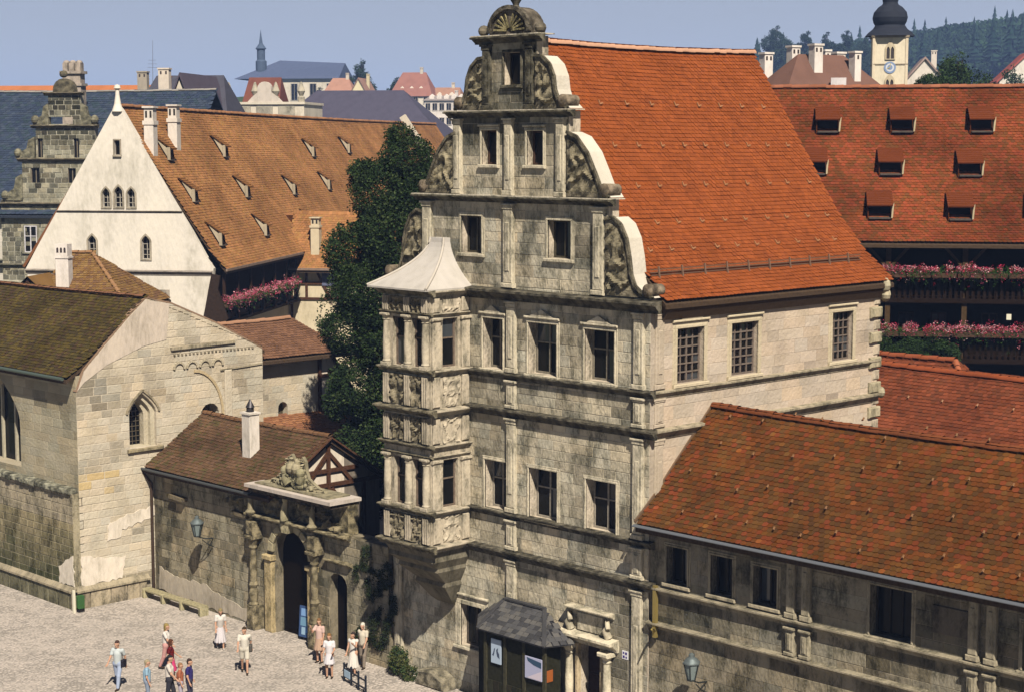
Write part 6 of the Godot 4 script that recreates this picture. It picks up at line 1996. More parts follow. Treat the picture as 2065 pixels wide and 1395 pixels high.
func skyline_left() -> void:
	var slate := Color(0.062, 0.058, 0.095)
	var pale := Color(0.70, 0.64, 0.54)
	gabled_house("orange_roof_house", "house whose orange roof edge shows above the slate roof, far left", "building", "", -66, 0, -100, 30, 12, 19.5, 5.6, pale, Color(0.42, 0.16, 0.07))
	var b2 := gabled_house("slate_roof_block", "dark slate hipped block behind the slate roof, left of the parapet", "building", "", -47.2, 0, -88, 10.5, 12, 18.5, 7.0, pale, Color(0.075, 0.075, 0.10), false, 2.6, 0, COURT, "slate")
	far_chimney(b2, Vector3(-3.1, 22.3, -2.8), 0.85, 3.6, Color(0.4, 0.36, 0.3))
	far_chimney(b2, Vector3(-1.1, 22.6, -3.0), 0.7, 2.9, Color(0.30, 0.12, 0.08))
	var ch := thing("tall_chimney", "tall pale chimney rising from the blue slate roof, right of the white gable", "chimney", "", court(-43.8, 21.0, -78.0))
	far_chimney(ch, Vector3(), 0.85, 4.6, Color(0.68, 0.6, 0.52))
	gabled_house("violet_slate_house", "steep grey-violet slate roof between tall chimney and stone parapet", "building", "", -44.6, 0, -84.0, 6.4, 9, 17.0, 8.2, pale, Color(0.10, 0.085, 0.11), true, 0.0, 0, COURT, "slate")
	var ae := thing("roof_aerial", "thin tall aerial standing on the violet roofs left of the parapet", "aerial", "", court(-47.0, 23.5, -84.0))
	var am := MB.new()
	am.col = Color(0.2, 0.2, 0.2)
	am.tube([Vector3(0, 0, 0), Vector3(0.1, 4.6, 0)], 0.025, 0.012, 5)
	for k in 3: am.bar(Vector3(-0.4 + 0.05 * k, 2.4 + k * 0.3, 0), Vector3(0.45 - 0.05 * k, 2.4 + k * 0.3, 0), 0.02, 0.02)
	put("mast", am.mesh(), M.metal, ae)
	# attic with statues
	var p := thing("statue_parapet", "pale stone attic parapet with urns and carved crest above the ochre roof", "building", "", court(-53.0, -6.4, -136) * Transform3D(Basis.from_scale(Vector3(1, 1, 1) * 1.325), Vector3()))
	var b := MB.new()
	b.col = pale
	b.cube(Vector3(-3.4, 0, -6), Vector3(3.4, 23.0, 0)); b.cube(Vector3(-3.5, 23.0, -6.1), Vector3(3.5, 23.2, 0.15)); b.cube(Vector3(-3.5, 21.6, -0.1), Vector3(3.5, 21.8, 0.16))
	put("wall", b.mesh(), M.plaster, p)
	for i in 3:
		var q := MB.new()
		q.col = Color(0.45, 0.42, 0.36)
		q.cham(Vector3(-2.6 + i * 1.9, 21.95, 0.0), Vector3(-1.2 + i * 1.9, 22.85, 0.1), 0.03)
		put("panel", q.mesh(), M.stone, p)
	for x in [-3.2, -0.9, 0.9, 3.1]:
		var q := MB.new()
		q.col = Color(0.50, 0.46, 0.38)
		q.lathe([[0.3, 23.2], [0.3, 23.6], [0.16, 23.7], [0.34, 24.1], [0.2, 24.5], [0.1, 24.8], [0.0, 24.9]], Transform3D(Basis(), Vector3(x, 0, -0.3)), 8)
		put("urn", q.mesh(), M.stone, p)
	var cr := MB.new()
	cr.col = Color(0.62, 0.56, 0.50)
	cr.prism(arch(-0.6, 23.2, 0.6, 24.3, 0.6, 8), Transform3D(), -0.5, 0.05)
	cr.prism(pv([-1.5, 23.2, -0.6, 23.2, -0.6, 24.0, -1.0, 23.7]), Transform3D(), -0.4, 0.0); cr.prism(pv([0.6, 23.2, 1.5, 23.2, 1.0, 23.7, 0.6, 24.0]), Transform3D(), -0.4, 0.0)
	put("crest", cr.mesh(), M.plaster, p)
	var rg := gabled_house("red_gable_house", "small red-brown roofed house behind the statue parapet", "building", "", -42.3, 0, -97, 3.4, 7, 20.5, 5.0, pale, Color(0.18, 0.07, 0.05), false, 0.6)
	rg.transform = court(-57.5, -6.4, -147) * Transform3D(Basis.from_scale(Vector3(1, 1, 1) * 1.327), Vector3())
	var ls := gabled_house("long_slate_house", "long violet slate roof between statue parapet and gabled hall", "building", "", -33.6, 0, -96.0, 16.0, 9, 20.6, 3.7, pale, Color(0.08, 0.076, 0.112), false, 4.4, 0, COURT, "slate")
	ls.transform = court(-45.7, -6.3, -145) * Transform3D(Basis.from_scale(Vector3(1, 1, 1) * 1.322), Vector3())
	# hilltop church
	var c := thing("hill_church", "hazy hilltop church with long slate roof and thin pointed ridge turret", "church", "", court(-119.6, 26, -394))
	var w := MB.new()
	w.col = pale
	w.cube(Vector3(-14, 0, -16), Vector3(9.5, 10.9, 0))
	put("wall", w.mesh(), M.plaster, c)
	var r := MB.new()
	r.col = Color(0.09, 0.11, 0.19)
	r.quad(Vector3(-18, 10.5, 0.8), Vector3(-8, 15.6, -8), Vector3(9.6, 14.8, -8), Vector3(10, 10.5, 0.8)); r.quad(Vector3(10, 10.5, -17), Vector3(9.6, 14.8, -8), Vector3(-8, 15.6, -8), Vector3(-18, 10.5, -17))
	r.tri(Vector3(-18, 10.5, -17), Vector3(-8, 15.6, -8), Vector3(-18, 10.5, 0.8)); r.tri(Vector3(10, 10.5, 0.8), Vector3(9.6, 14.8, -8), Vector3(10, 10.5, -17))
	r.quad(Vector3(-18, 10.5, 0.8), Vector3(10, 10.5, 0.8), Vector3(10, 10.5, -17), Vector3(-18, 10.5, -17))
	put("roof", r.mesh(), M.slate, c)
	var t := MB.new()
	t.col = Color(0.08, 0.11, 0.17)
	t.lathe([[1.5, 9.0], [1.5, 15.2], [1.1, 15.6], [1.1, 18.2], [1.5, 18.5], [0.9, 19.3], [0.5, 19.9], [0.35, 21.0], [0.0, 23.5]], Transform3D(Basis(), Vector3(-12.0, 0, -4)), 8)
	put("turret", t.mesh(), M.slate, c)
	far_windows(c, Transform3D(), [[-2, 5, 1.6, 4.2], [3, 5, 1.6, 4.2], [7.5, 5, 1.6, 4.2]], Color(0.5, 0.46, 0.4))
	# houses on the slope
	gabled_house("hillside_house", "pale yellow hillside house with crow-stepped gable before dark trees", "house", "houses on the far slope", -91.5, 25, -340, 6.0, 10, 4.2, 5.2, Color(0.74, 0.66, 0.44), Color(0.34, 0.2, 0.15), true, 0.0, 2)
	gabled_house("hillside_house", "hillside house with broad pinkish hipped roof left of the yellow gable", "house", "houses on the far slope", -98.0, 26, -345, 9.0, 9, 3.4, 5.4, Color(0.72, 0.64, 0.54), Color(0.40, 0.22, 0.16), false, 3.0, 3)
	gabled_house("hillside_house", "hillside house with red mansard roof and two white dormer gables", "house", "houses on the far slope", -80.5, 27, -345, 9.5, 9, 4.0, 5.0, Color(0.76, 0.7, 0.62), Color(0.30, 0.145, 0.115), false, 2.4, 4)
	gabled_house("hillside_house", "long low hillside house with flat orange roof beside the red mansard house", "house", "houses on the far slope", -73.2, 27, -348, 7.0, 9, 3.0, 2.6, Color(0.74, 0.66, 0.56), Color(0.36, 0.2, 0.14), false, 1.0, 3)
	gabled_house("hillside_block", "white hillside block with two rows of small windows, left of the stone gable", "house", "houses on the far slope", -70.5, 20, -335, 9.5, 9, 9.4, 1.0, Color(0.76, 0.7, 0.66), Color(0.3, 0.26, 0.25), false, 1.0, 6)

func skyline_right() -> void:
	var pale := Color(0.74, 0.66, 0.52)
	var h := gabled_house("chimney_house", "broad brown hipped roof with six white chimneys, left of the church tower", "building", "", 8.6, 0, -52.2, 12.5, 8.0, 20.4, 4.6, Color(0.72, 0.66, 0.6), Color(0.17, 0.095, 0.075), false, 4.95, 0, COURT + 0.62)
	for k in [[2.95, 23.9, -55.2, 0.6, 1.4], [4.6, 24.6, -55.2, 0.6, 1.1], [5.95, 24.0, -54.4, 0.62, 1.75], [6.6, 24.7, -58.4, 0.42, 0.9], [7.45, 24.8, -59.4, 0.66, 0.7], [8.35, 23.6, -55.6, 0.48, 1.75]]:
		far_chimney(h, h.transform.affine_inverse() * court(k[0], k[1], k[2]).origin, k[3], k[4], Color(0.78, 0.72, 0.68))
	var dm := MB.new()
	dm.col = Color(0.7, 0.66, 0.68)
	dm.cube(Vector3(-0.45, -1.0, -0.5), Vector3(0.45, 0.45, 0.5))
	put("roof_dormer", dm.mesh(), M.plaster, h, Transform3D(h.transform.basis.inverse(), h.transform.affine_inverse() * court(7.3, 23.2, -53.3).origin) * Transform3D(Basis(Y3, COURT), Vector3()))
	# church tower with onion dome
	var t := thing("church_tower", "square cream church tower with clock and dark onion dome", "church tower", "", court(13.75, 0, -115.0))
	var b := MB.new()
	b.col = pale
	b.cube(Vector3(-1.6, 0, -1.6), Vector3(1.6, 29.55, 1.6))
	put("shaft", b.mesh(), M.plaster, t)
	var bn := MB.new()
	bn.col = Color(0.34, 0.29, 0.22)
	bn.cube(Vector3(-1.66, 27.0, -1.66), Vector3(1.66, 27.1, 1.66)); bn.cube(Vector3(-1.72, 29.5, -1.72), Vector3(1.72, 29.7, 1.72))
	put("band", bn.mesh(), M.stone, t)
	var q := MB.new()
	q.col = Color(0.72, 0.62, 0.48)
	for s in [-1, 1]: q.cham(Vector3(s * 1.5 - 0.13, 0.0, 1.5), Vector3(s * 1.5 + 0.13, 29.5, 1.66), 0.03)
	put("corner_strip", q.mesh(), M.plaster, t)
	for v in [27.55, 24.55]:
		var w := piece("twin_window", t)
		var a := MB.new()
		a.col = Color(0.55, 0.47, 0.34)
		for P in cut(cut([arch(-0.46, v - 0.08, 0.46, v + 1.0, 0.62, 8, true)], arch(-0.34, v, -0.05, v + 0.85, 0.28, 6, true)), arch(0.05, v, 0.34, v + 0.85, 0.28, 6, true)): a.prism(P, Transform3D(), 1.6, 1.72)
		put("surround", a.mesh(), M.plaster, w)
		for s in [-1, 1]:
			var g := MB.new()
			g.col = Color(0.06, 0.05, 0.045)
			g.prism(arch(s * 0.195 - 0.145, v, s * 0.195 + 0.145, v + 0.85, 0.28, 6, true), Transform3D(), 1.6, 1.63)
			put("louvre", g.mesh(), M.plain, w)
	var ck := piece("clock", t, Transform3D(Basis(), Vector3(0, 26.75, 1.6)))
	var f := MB.new()
	f.col = Color(0.22, 0.30, 0.48)
	f.lathe([[0.0, 0.06], [0.55, 0.06]], Transform3D(Basis(X3, PI / 2), Vector3()), 20)
	f.lathe([[0.55, 0.0], [0.55, 0.06]], Transform3D(Basis(X3, PI / 2), Vector3()), 20)
	put("dial", f.mesh(), M.plain, ck)
	var rg := MB.new()
	rg.col = Color(0.6, 0.62, 0.68)
	rg.lathe([[0.24, 0.07], [0.38, 0.07]], Transform3D(Basis(X3, PI / 2), Vector3()), 20)
	put("hour_ring", rg.mesh(), M.plain, ck)
	var hn := MB.new()
	hn.col = Color(0.5, 0.4, 0.12)
	hn.bar(Vector3(0, 0, 0.09), Vector3(0.05, 0.42, 0.09), 0.05, 0.02, Z3); hn.bar(Vector3(0, 0, 0.1), Vector3(-0.26, -0.1, 0.1), 0.06, 0.02, Z3)
	put("clock_hands", hn.mesh(), M.plain, ck)
	var d := MB.new()
	d.col = Color(0.028, 0.035, 0.045)
	d.lathe([[2.45, 29.68], [2.2, 29.95], [1.7, 30.35], [1.45, 30.7], [1.62, 31.0], [1.72, 31.4], [1.6, 31.9], [1.2, 32.35], [0.8, 32.6], [0.72, 32.8], [0.78, 33.0], [0.74, 34.4], [0.95, 34.6], [0.6, 35.2], [0.2, 35.8], [0.0, 38.0]], Transform3D(Basis(Y3, PI / 8), Vector3()), 8)
	put("onion_dome", d.mesh(), M.slate, t)
	gabled_house("far_right_house", "pale house with light roof, right of the church tower behind shrubs", "house", "houses at the far right", 22.0, 14, -180, 8, 9, 12.0, 4.6, Color(0.74, 0.68, 0.62), Color(0.36, 0.27, 0.24), true, 0.0, 3)
	gabled_house("far_right_house", "white house with red gabled roof at the right picture edge", "house", "houses at the far right", 36.5, 14, -192, 7.5, 9, 14.2, 3.6, Color(0.8, 0.75, 0.7), Color(0.40, 0.12, 0.10), true, 0.0, 3)


# ---------------------------------------------------------------- trees
func trees() -> void:
	var dark := [Color(0.022, 0.042, 0.014), Color(0.032, 0.056, 0.018), Color(0.018, 0.033, 0.013), Color(0.06, 0.085, 0.032)]
	var blobs := []
	var r := RandomNumberGenerator.new()
	r.seed = 5
	for k in [[0.6, 19.0, 0.2, 1.4], [-0.6, 17.6, 0, 1.9], [1.3, 17.4, 0.3, 1.8], [0.3, 15.8, 0.2, 2.4], [-1.6, 15.0, 0.2, 1.7], [1.9, 15.2, 0, 1.7], [-0.6, 13.4, 0.5, 2.3], [1.4, 13.0, 0.3, 2.2], [-2.0, 11.8, 0, 1.8], [0.4, 11.0, 0.4, 2.3], [1.9, 10.4, 0, 1.8], [-1.2, 9.2, 0.2, 2.0], [1.2, 8.4, 0.2, 2.1], [-0.2, 6.8, 0, 2.2], [-1.7, 6.6, 0, 1.5], [1.6, 6.0, 0, 1.8], [0, 4.6, 0, 2.0], [2.5, 6.8, 0, 1.2], [2.3, 4.4, 0.2, 1.5], [-2.5, 12.8, 0.2, 0.8], [2.6, 13.6, 0.1, 0.9], [-2.3, 8.4, 0.3, 0.9], [2.5, 17.2, 0, 0.8], [-1.5, 18.4, 0, 0.8], [0.2, 20.0, 0.1, 0.7], [2.9, 11.4, 0.2, 0.8]]:
		blobs.append([Vector3(k[0] * 0.72, k[1], k[2] - k[0] * 0.69), Vector3(k[3], k[3] * 0.9, k[3]) * 0.82])
	tree("big_tree", "tall dark green tree between gatehouse and gabled hall", Vector3(-21.5, 0, -7.8), 20.5, 5.0, 38000, 0.15, dark, 5, 0.2, "", blobs)
	var iv := thing("rose_bush", "light leafy bush below the big tree, beside the small stone house", "bush")
	foliage(iv, "leaves", [[Vector3(-25.2, 9.0, -9.4), Vector3(0.8, 1.2, 0.8)], [Vector3(-24.4, 8.0, -8.9), Vector3(0.8, 1.2, 0.8)], [Vector3(-24.2, 6.2, -8.0), Vector3(0.7, 1.4, 0.7)]], 1500, 0.14, [Color(0.06, 0.10, 0.03), Color(0.09, 0.13, 0.05), Color(0.3, 0.3, 0.2)], 12)
	# skyline
	var far := [Color(0.03, 0.055, 0.03), Color(0.04, 0.07, 0.035), Color(0.025, 0.045, 0.028)]
	mound("wooded_rise", court(14, 0, -590).origin, Vector2(120, 60), 46.0, Color(0.02, 0.045, 0.025), 5, COURT)
	for k in [["broad round tree on the skyline, left one of the row above the chimney house", 1.6, 60.0, 10.5, 101], ["lower broad tree on the skyline, second of the row above the chimney house", 11.0, 58.0, 9.0, 102], ["rounded tree on the skyline, third of the row above the chimney house", 18.4, 57.6, 7.5, 103], ["wide dark tree on the skyline, fourth of the row above the chimney house", 24.4, 58.0, 8.0, 104], ["lower tree on the skyline, just left of the church tower", 31.0, 55.4, 9.0, 105]]:
		tree("skyline_tree", k[0], court(k[1], k[2] - 17.0, -560).origin, 17.6, k[3], 2600, 0.6, far, k[4], 0.1, "trees on the skyline")
	tree("skyline_tree", "big rounded hazy tree at the right end of the hilltop church roof", court(-95.5, 22, -360).origin, 18.5, 7.5, 2400, 0.5, far, 111, 0.2, "trees on the far slope")
	tree("skyline_tree", "hazy tree behind the yellow crow-stepped house on the far slope", court(-88.0, 22, -365).origin, 13.0, 6.5, 1500, 0.5, far, 112, 0.2, "trees on the far slope")
	tree("skyline_tree", "hazy dark tree directly left of the red mansard house", court(-85.6, 22, -352).origin, 13.8, 5.2, 1500, 0.45, far, 113, 0.2, "trees on the far slope")
	tree("skyline_tree", "small hazy tree beside the gabled hall scroll, far slope", court(-69.8, 22, -356).origin, 10.0, 6.0, 1200, 0.45, far, 114, 0.2, "trees on the far slope")
	tree("skyline_tree", "dark tree between church turret and pinkish hipped house", court(-103.5, 22, -352).origin, 11.5, 4.0, 1000, 0.45, far, 115, 0.2, "trees on the far slope")
	var mid := [Color(0.035, 0.065, 0.02), Color(0.05, 0.085, 0.028), Color(0.028, 0.05, 0.02)]
	tree("garden_tree", "wide green tree behind the gallery roof, right of the church tower", court(17.7, 15, -86.5).origin, 12.3, 7.6, 4200, 0.24, mid, 121, 0.25)
	tree("garden_tree", "small dark tree in front of the red gabled house, right picture edge", court(33.4, 16, -180).origin, 14.5, 5.4, 1500, 0.35, mid, 122, 0.3)
	for k in [["low shrub at the church tower foot, right side", 13.3, -62, 23.4, 131], ["low pale shrub behind the gallery ridge, right of the tower", 14.6, -66, 23.4, 132]]:
		var s := thing("ridge_shrub", k[0], "bush", "", Transform3D(Basis(), court(k[1], 0, k[2]).origin))
		foliage(s, "leaves", [[Vector3(0, k[3], 0), Vector3(0.9, 0.7, 0.7)]], 500, 0.14, mid, k[4])
		var st := MB.new()
		st.col = Color(0.08, 0.06, 0.04)
		st.tube([Vector3(), Vector3(0, k[3], 0)], 0.08, 0.03)
		put("stem", st.mesh(), M.wood, s)
	# forest: a mass of conifers and round crowns on the slope
	var cone := MB.new()
	var rr := RandomNumberGenerator.new()
	rr.seed = 9
	for lv in 7:
		var y0 := 2.0 + lv * 2.0
		for i in 7:
			var a := TAU * i / 7.0 + rr.randf(); var l := (16.5 - y0) * 0.22 * rr.randf_range(0.8, 1.2)
			cone.col = hue(Color.WHITE, rr.randf_range(0.7, 1.2))
			cone.tri(Vector3(0, y0 + 2.6, 0), Vector3(cos(a) * l, y0, sin(a) * l), Vector3(cos(a + 0.9) * l, y0 - 0.3, sin(a + 0.9) * l))
	var f := thing("forest", "blue-green wooded hill on the horizon at the upper right", "forest")
	f.set_meta("kind", "stuff")
	var pl := []; var cl := []; var pl2 := []; var cl2 := []
	for i in 5200:
		var x := rr.randf_range(-290, 30); var z := rr.randf_range(-120, 200)
		var d := clampf(1.0 - sqrt(pow(x / 600.0, 2) + pow(z / 260.0, 2)), 0.0, 1.0)
		var y := 74.0 * d * d * (3.0 - 2.0 * d)
		var s := rr.randf_range(0.6, 1.1)
		var at := court(230 + x, y - 1.0, -760 + z)
		if rr.randf() < 0.05:
			pl.append(at * Transform3D(Basis(Y3, rr.randf() * TAU).scaled(Vector3(s, s, s)), Vector3())); cl.append(hue(Color(0.022, 0.045, 0.03), rr.randf_range(0.7, 1.3)))
		else:
			pl2.append(at * Transform3D(Basis(Y3, rr.randf() * TAU).scaled(Vector3(s * 1.1, s, s * 1.1)), Vector3(0, 6, 0))); cl2.append(hue(Color(0.034, 0.07, 0.03), rr.randf_range(0.6, 1.4)))
	for i in 900:
		var a := rr.randf() * TAU; var q := sqrt(rr.randf()) * 0.8
		var d := 1.0 - q
		pl2.append(court(14 + cos(a) * q * 120, 46.0 * d * d * (3.0 - 2.0 * d) + 3.0, -590 + sin(a) * q * 60) * Transform3D(Basis(Y3, a).scaled(Vector3(0.8, 0.75, 0.8)), Vector3())); cl2.append(hue(Color(0.032, 0.058, 0.03), rr.randf_range(0.7, 1.3)))
	for i in 1500:
		var a := rr.randf() * TAU; var q := sqrt(rr.randf()) * 0.92
		if q < 0.3: continue
		var d := 1.0 - q
		pl2.append(court(-118 + cos(a) * q * 190, 34.0 * d * d * (3.0 - 2.0 * d) + 1.0, -420 + sin(a) * q * 130) * Transform3D(Basis(Y3, a).scaled(Vector3(0.75, 0.6, 0.75)), Vector3())); cl2.append(hue(Color(0.034, 0.065, 0.03), rr.randf_range(0.6, 1.4)))
	many("conifers", cone.mesh(), M.leaf, pl, cl, f)
	var crown := MB.new()
	for i in 110:
		var a := Vector3(rr.randfn(), rr.randfn(), rr.randfn()).normalized()
		var p := a * Vector3(4.2, 5.0, 4.2) * rr.randf_range(0.7, 1.08)
		var q := Basis(Vector3(rr.randfn(), rr.randfn(), rr.randfn()).normalized(), rr.randf() * TAU)
		var u := q.x * rr.randf_range(0.5, 1.1); var w := q.y * rr.randf_range(0.4, 0.8)
		crown.col = hue(Color.WHITE, rr.randf_range(0.55, 1.35))
		crown.quad(p - u, p + w, p + u, p - w)
	many("round_crowns", crown.mesh(), M.leaf, pl2, cl2, f)
	var spire := [[56.4, 62.3, 13], [61.9, 63.5, 17], [75.6, 64.5, 16], [82.0, 67.0, 18], [89.0, 69.5, 21], [93.0, 68.5, 19], [-6.5, 60.0, 16]]
	var names := ["small fir on the skyline just right of the onion dome", "pointed fir on the skyline, second right of the onion dome", "fir on the skyline halfway to the right picture edge", "narrow fir on the skyline, third from the right edge", "tall fir on the skyline, second from the right edge", "tallest fir on the skyline at the right picture edge", "lone fir at the left end of the skyline tree row"]
	for i in spire.size():
		var k = spire[i]
		var o := thing("skyline_fir", names[i], "tree", "firs on the skyline", court(k[0], k[1] - k[2], -643.0))
		var sm := MB.new()
		sm.col = Color(0.05, 0.04, 0.03)
		sm.tube([Vector3(), Vector3(0, k[2] * 0.9, 0)], 0.4, 0.1)
		put("trunk", sm.mesh(), M.wood, o)
		var cm := MB.new()
		for lv in 11:
			var y0: float = k[2] * (0.12 + 0.08 * lv)
			for j in 8:
				var a := TAU * j / 8.0 + rr.randf(); var l: float = (k[2] - y0) * 0.24 * rr.randf_range(0.75, 1.25) + 0.3
				cm.col = hue(Color(0.02, 0.042, 0.03), rr.randf_range(0.7, 1.3))
				cm.tri(Vector3(0, y0 + k[2] * 0.13, 0), Vector3(cos(a) * l, y0, sin(a) * l), Vector3(cos(a + 0.9) * l, y0 - 0.3, sin(a + 0.9) * l))
		put("crown", cm.mesh(), M.leaf, o)


# ---------------------------------------------------------------- things on the square
func lantern(label: String, at: Vector3, reach: float) -> void:      # bracket lantern: six-sided glass body on a wrought arm
	var o := thing("wall_lantern", label, "lantern", "", Transform3D(Basis(), at))
	var ir := Color(0.06, 0.07, 0.07)
	var a := MB.new()
	a.col = ir
	a.tube([Vector3(0, -0.55, 0), Vector3(0, -0.5, reach * 0.5), Vector3(0, -0.35, reach)], 0.03, 0.025)
	a.tube([Vector3(0, -0.9, 0), Vector3(0.05, -0.75, 0.3), Vector3(0, -0.52, reach * 0.7)], 0.022, 0.02)
	for k in 8: a.tube([Vector3(0, -0.72 + 0.1 * sin(k * 0.8), 0.16 + 0.1 * cos(k * 0.8)), Vector3(0, -0.72 + 0.1 * sin(k * 0.8 + 0.8), 0.16 + 0.1 * cos(k * 0.8 + 0.8))], 0.015, 0.015, 5)
	put("bracket", a.mesh(), M.metal, o)
	var T := Transform3D(Basis(), Vector3(0, -0.35, reach))
	var g := MB.new()
	g.col = Color(0.22, 0.27, 0.27)
	g.lathe([[0.13, 0.04], [0.25, 0.55]], T, 6)
	put("glass_body", g.mesh(), M.slate, o)
	var f := MB.new()
	f.col = ir
	for k in 6:
		var q := TAU * k / 6.0
		f.tube([T * Vector3(cos(q) * 0.135, 0.03, sin(q) * 0.135), T * Vector3(cos(q) * 0.258, 0.56, sin(q) * 0.258)], 0.014, 0.014, 5)
	f.lathe([[0.0, -0.02], [0.15, 0.0], [0.15, 0.05]], T, 6)
	put("frame", f.mesh(), M.metal, o)
	var c := MB.new()
	c.col = Color(0.2, 0.24, 0.25)
	c.lathe([[0.29, 0.55], [0.29, 0.59], [0.17, 0.72], [0.1, 0.76], [0.1, 0.84], [0.0, 0.9]], T, 6)
	put("cap", c.mesh(), M.metal, o)

func square_things() -> void:
	lantern("grey six-sided lantern on a scroll bracket on the gate wall", Vector3(-24.2, 3.75, 0.22), 0.8)
	lantern("grey six-sided lantern on the low wing wall, under its string course", Vector3(2.45, 3.4, -0.03), 0.75)
	# bar bench along the gate wall
	var b := thing("bar_bench", "low wooden bar bench on stone feet along the gate wall", "bench", "", Transform3D(Basis(), Vector3(-26.3, 0, 0.85)))
	for i in 3:
		var q := MB.new()
		q.col = Color(0.40, 0.36, 0.22)
		q.cham(Vector3(-2.1 + i * 1.45, 0.3, -0.2), Vector3(-0.75 + i * 1.45, 0.4, 0.2), 0.02)
		put("seat", q.mesh(), M.wood, b)
	for i in 4:
		var q := MB.new()
		q.col = Color(0.45, 0.41, 0.27)
		q.cham(Vector3(-2.15 + i * 1.43, 0, -0.18), Vector3(-1.98 + i * 1.43, 0.42, 0.24), 0.03)
		put("foot", q.mesh(), M.stone, b)
	# blue poster board in the gateway
	var s := thing("poster_board", "blue poster board leaning in the dark gateway", "sign", "", Transform3D(Basis(Y3, 0.15) * Basis(X3, -0.08), Vector3(-18.0, 0.05, 0.15)))
	var bd := MB.new()
	bd.col = Color(0.05, 0.09, 0.2)
	bd.cube(Vector3(-0.4, 0.1, -0.03), Vector3(0.4, 1.35, 0.0))
	put("board", bd.mesh(), M.plain, s)
	var pr := MB.new()
	for k in [[-0.3, 0.95, 0.3, 1.25, 0.2, 0.35, 0.62], [-0.32, 0.55, 0.05, 0.9, 0.16, 0.3, 0.45], [0.0, 0.3, 0.32, 0.7, 0.10, 0.22, 0.5], [-0.25, 0.2, -0.05, 0.5, 0.3, 0.45, 0.6]]:
		pr.col = Color(k[4], k[5], k[6])
		pr.cube(Vector3(k[0], k[1], 0.001), Vector3(k[2], k[3], 0.006 + k[1] * 0.002))
	put("print", pr.mesh(), M.plain, s)
	kiosk()
	# post at the chapel corner
	var p := thing("corner_post", "thin pale post at the chapel corner with a green electric box", "post", "", Transform3D(Basis(), Vector3(-28.25, 0, 4.55)))
	var pm := MB.new()
	pm.col = Color(0.72, 0.68, 0.55)
	pm.cube(Vector3(-0.05, 0, -0.05), Vector3(0.05, 0.98, 0.05))
	put("post", pm.mesh(), M.plain, p)
	var gb := MB.new()
	gb.col = Color(0.05, 0.12, 0.04)
	gb.cham(Vector3(0.06, 0.2, -0.36), Vector3(0.26, 0.75, -0.06), 0.03)
	put("green_box", gb.mesh(), M.plain, p)
	# low barrier at the picture's lower edge
	var r := thing("barrier", "low dark iron barrier with a pale blue panel, near the pedestrians", "barrier", "", Transform3D(Basis(Y3, -0.25), Vector3(-11.9, 0, 2.6)))
	for i in 4:
		var q := MB.new()
		q.col = Color(0.04, 0.05, 0.07)
		q.cube(Vector3(-0.95 + i * 0.62, 0, -0.03), Vector3(-0.89 + i * 0.62, 0.62, 0.03)); q.ball(Vector3(-0.92 + i * 0.62, 0.66, 0), Vector3(0.05, 0.06, 0.05))
		put("post", q.mesh(), M.metal, r)
	var rl := MB.new()
	rl.col = Color(0.04, 0.05, 0.07)
	rl.bar(Vector3(-0.95, 0.5, 0), Vector3(0.97, 0.5, 0), 0.04, 0.05); rl.bar(Vector3(-0.95, 0.2, 0), Vector3(0.97, 0.2, 0), 0.04, 0.05)
	put("rail", rl.mesh(), M.metal, r)
	var pn := MB.new()
	pn.col = Color(0.45, 0.6, 0.75)
	pn.cube(Vector3(-0.85, 0.22, 0.022), Vector3(-0.35, 0.48, 0.035))
	put("panel", pn.mesh(), M.plain, r)
	# planting at the foot of the hall
	var iv := thing("foot_shrub", "small dark shrub at the foot of the hall wall below the oriel", "bush", "", Transform3D(Basis(), Vector3(-11.9, 0, 0.5)))
	foliage(iv, "leaves", [[Vector3(0, 0.6, 0), Vector3(0.4, 0.5, 0.3)], [Vector3(0.8, 0.3, 0.1), Vector3(0.4, 0.3, 0.3)]], 420, 0.1, [Color(0.07, 0.09, 0.03), Color(0.10, 0.11, 0.04), Color(0.04, 0.07, 0.03)], 41)
	var rk := thing("base_stone", "weathered block at the hall wall foot, right of the small shrub", "stone", "", Transform3D(Basis(), Vector3(-10.0, 0, 0.35)))
	var rm := MB.new()
	rm.col = Color(0.34, 0.31, 0.25)
	rm.prism(pv([-0.8, 0, 0.8, 0, 0.7, 0.4, 0.1, 0.65, -0.6, 0.55]), Transform3D(), -0.3, 0.35, 0.06)
	put("block", rm.mesh(), M.crust, rk)
	var cy := thing("shadow_leaves", "dark leaves added to deepen the oriel shadow on the gate wall", "climbing plant")
	var cb := []  # leaves added where the oriel casts its shadow, to darken it
	for k in [[-14.4, 3.4, 0.35], [-13.6, 3.0, 0.5], [-13.3, 1.4, 0.6], [-12.8, 2.4, 0.6], [-13.9, 4.0, 0.5], [-12.9, 3.6, 0.5], [-14.3, 0.9, 0.4]]:
		cb.append([Vector3(k[0], k[1], 0.28), Vector3(k[2], k[2] * 1.2, 0.12)])
	foliage(cy, "leaves", cb, 1500, 0.08, [Color(0.025, 0.04, 0.018), Color(0.04, 0.055, 0.022), Color(0.03, 0.035, 0.02)], 43)

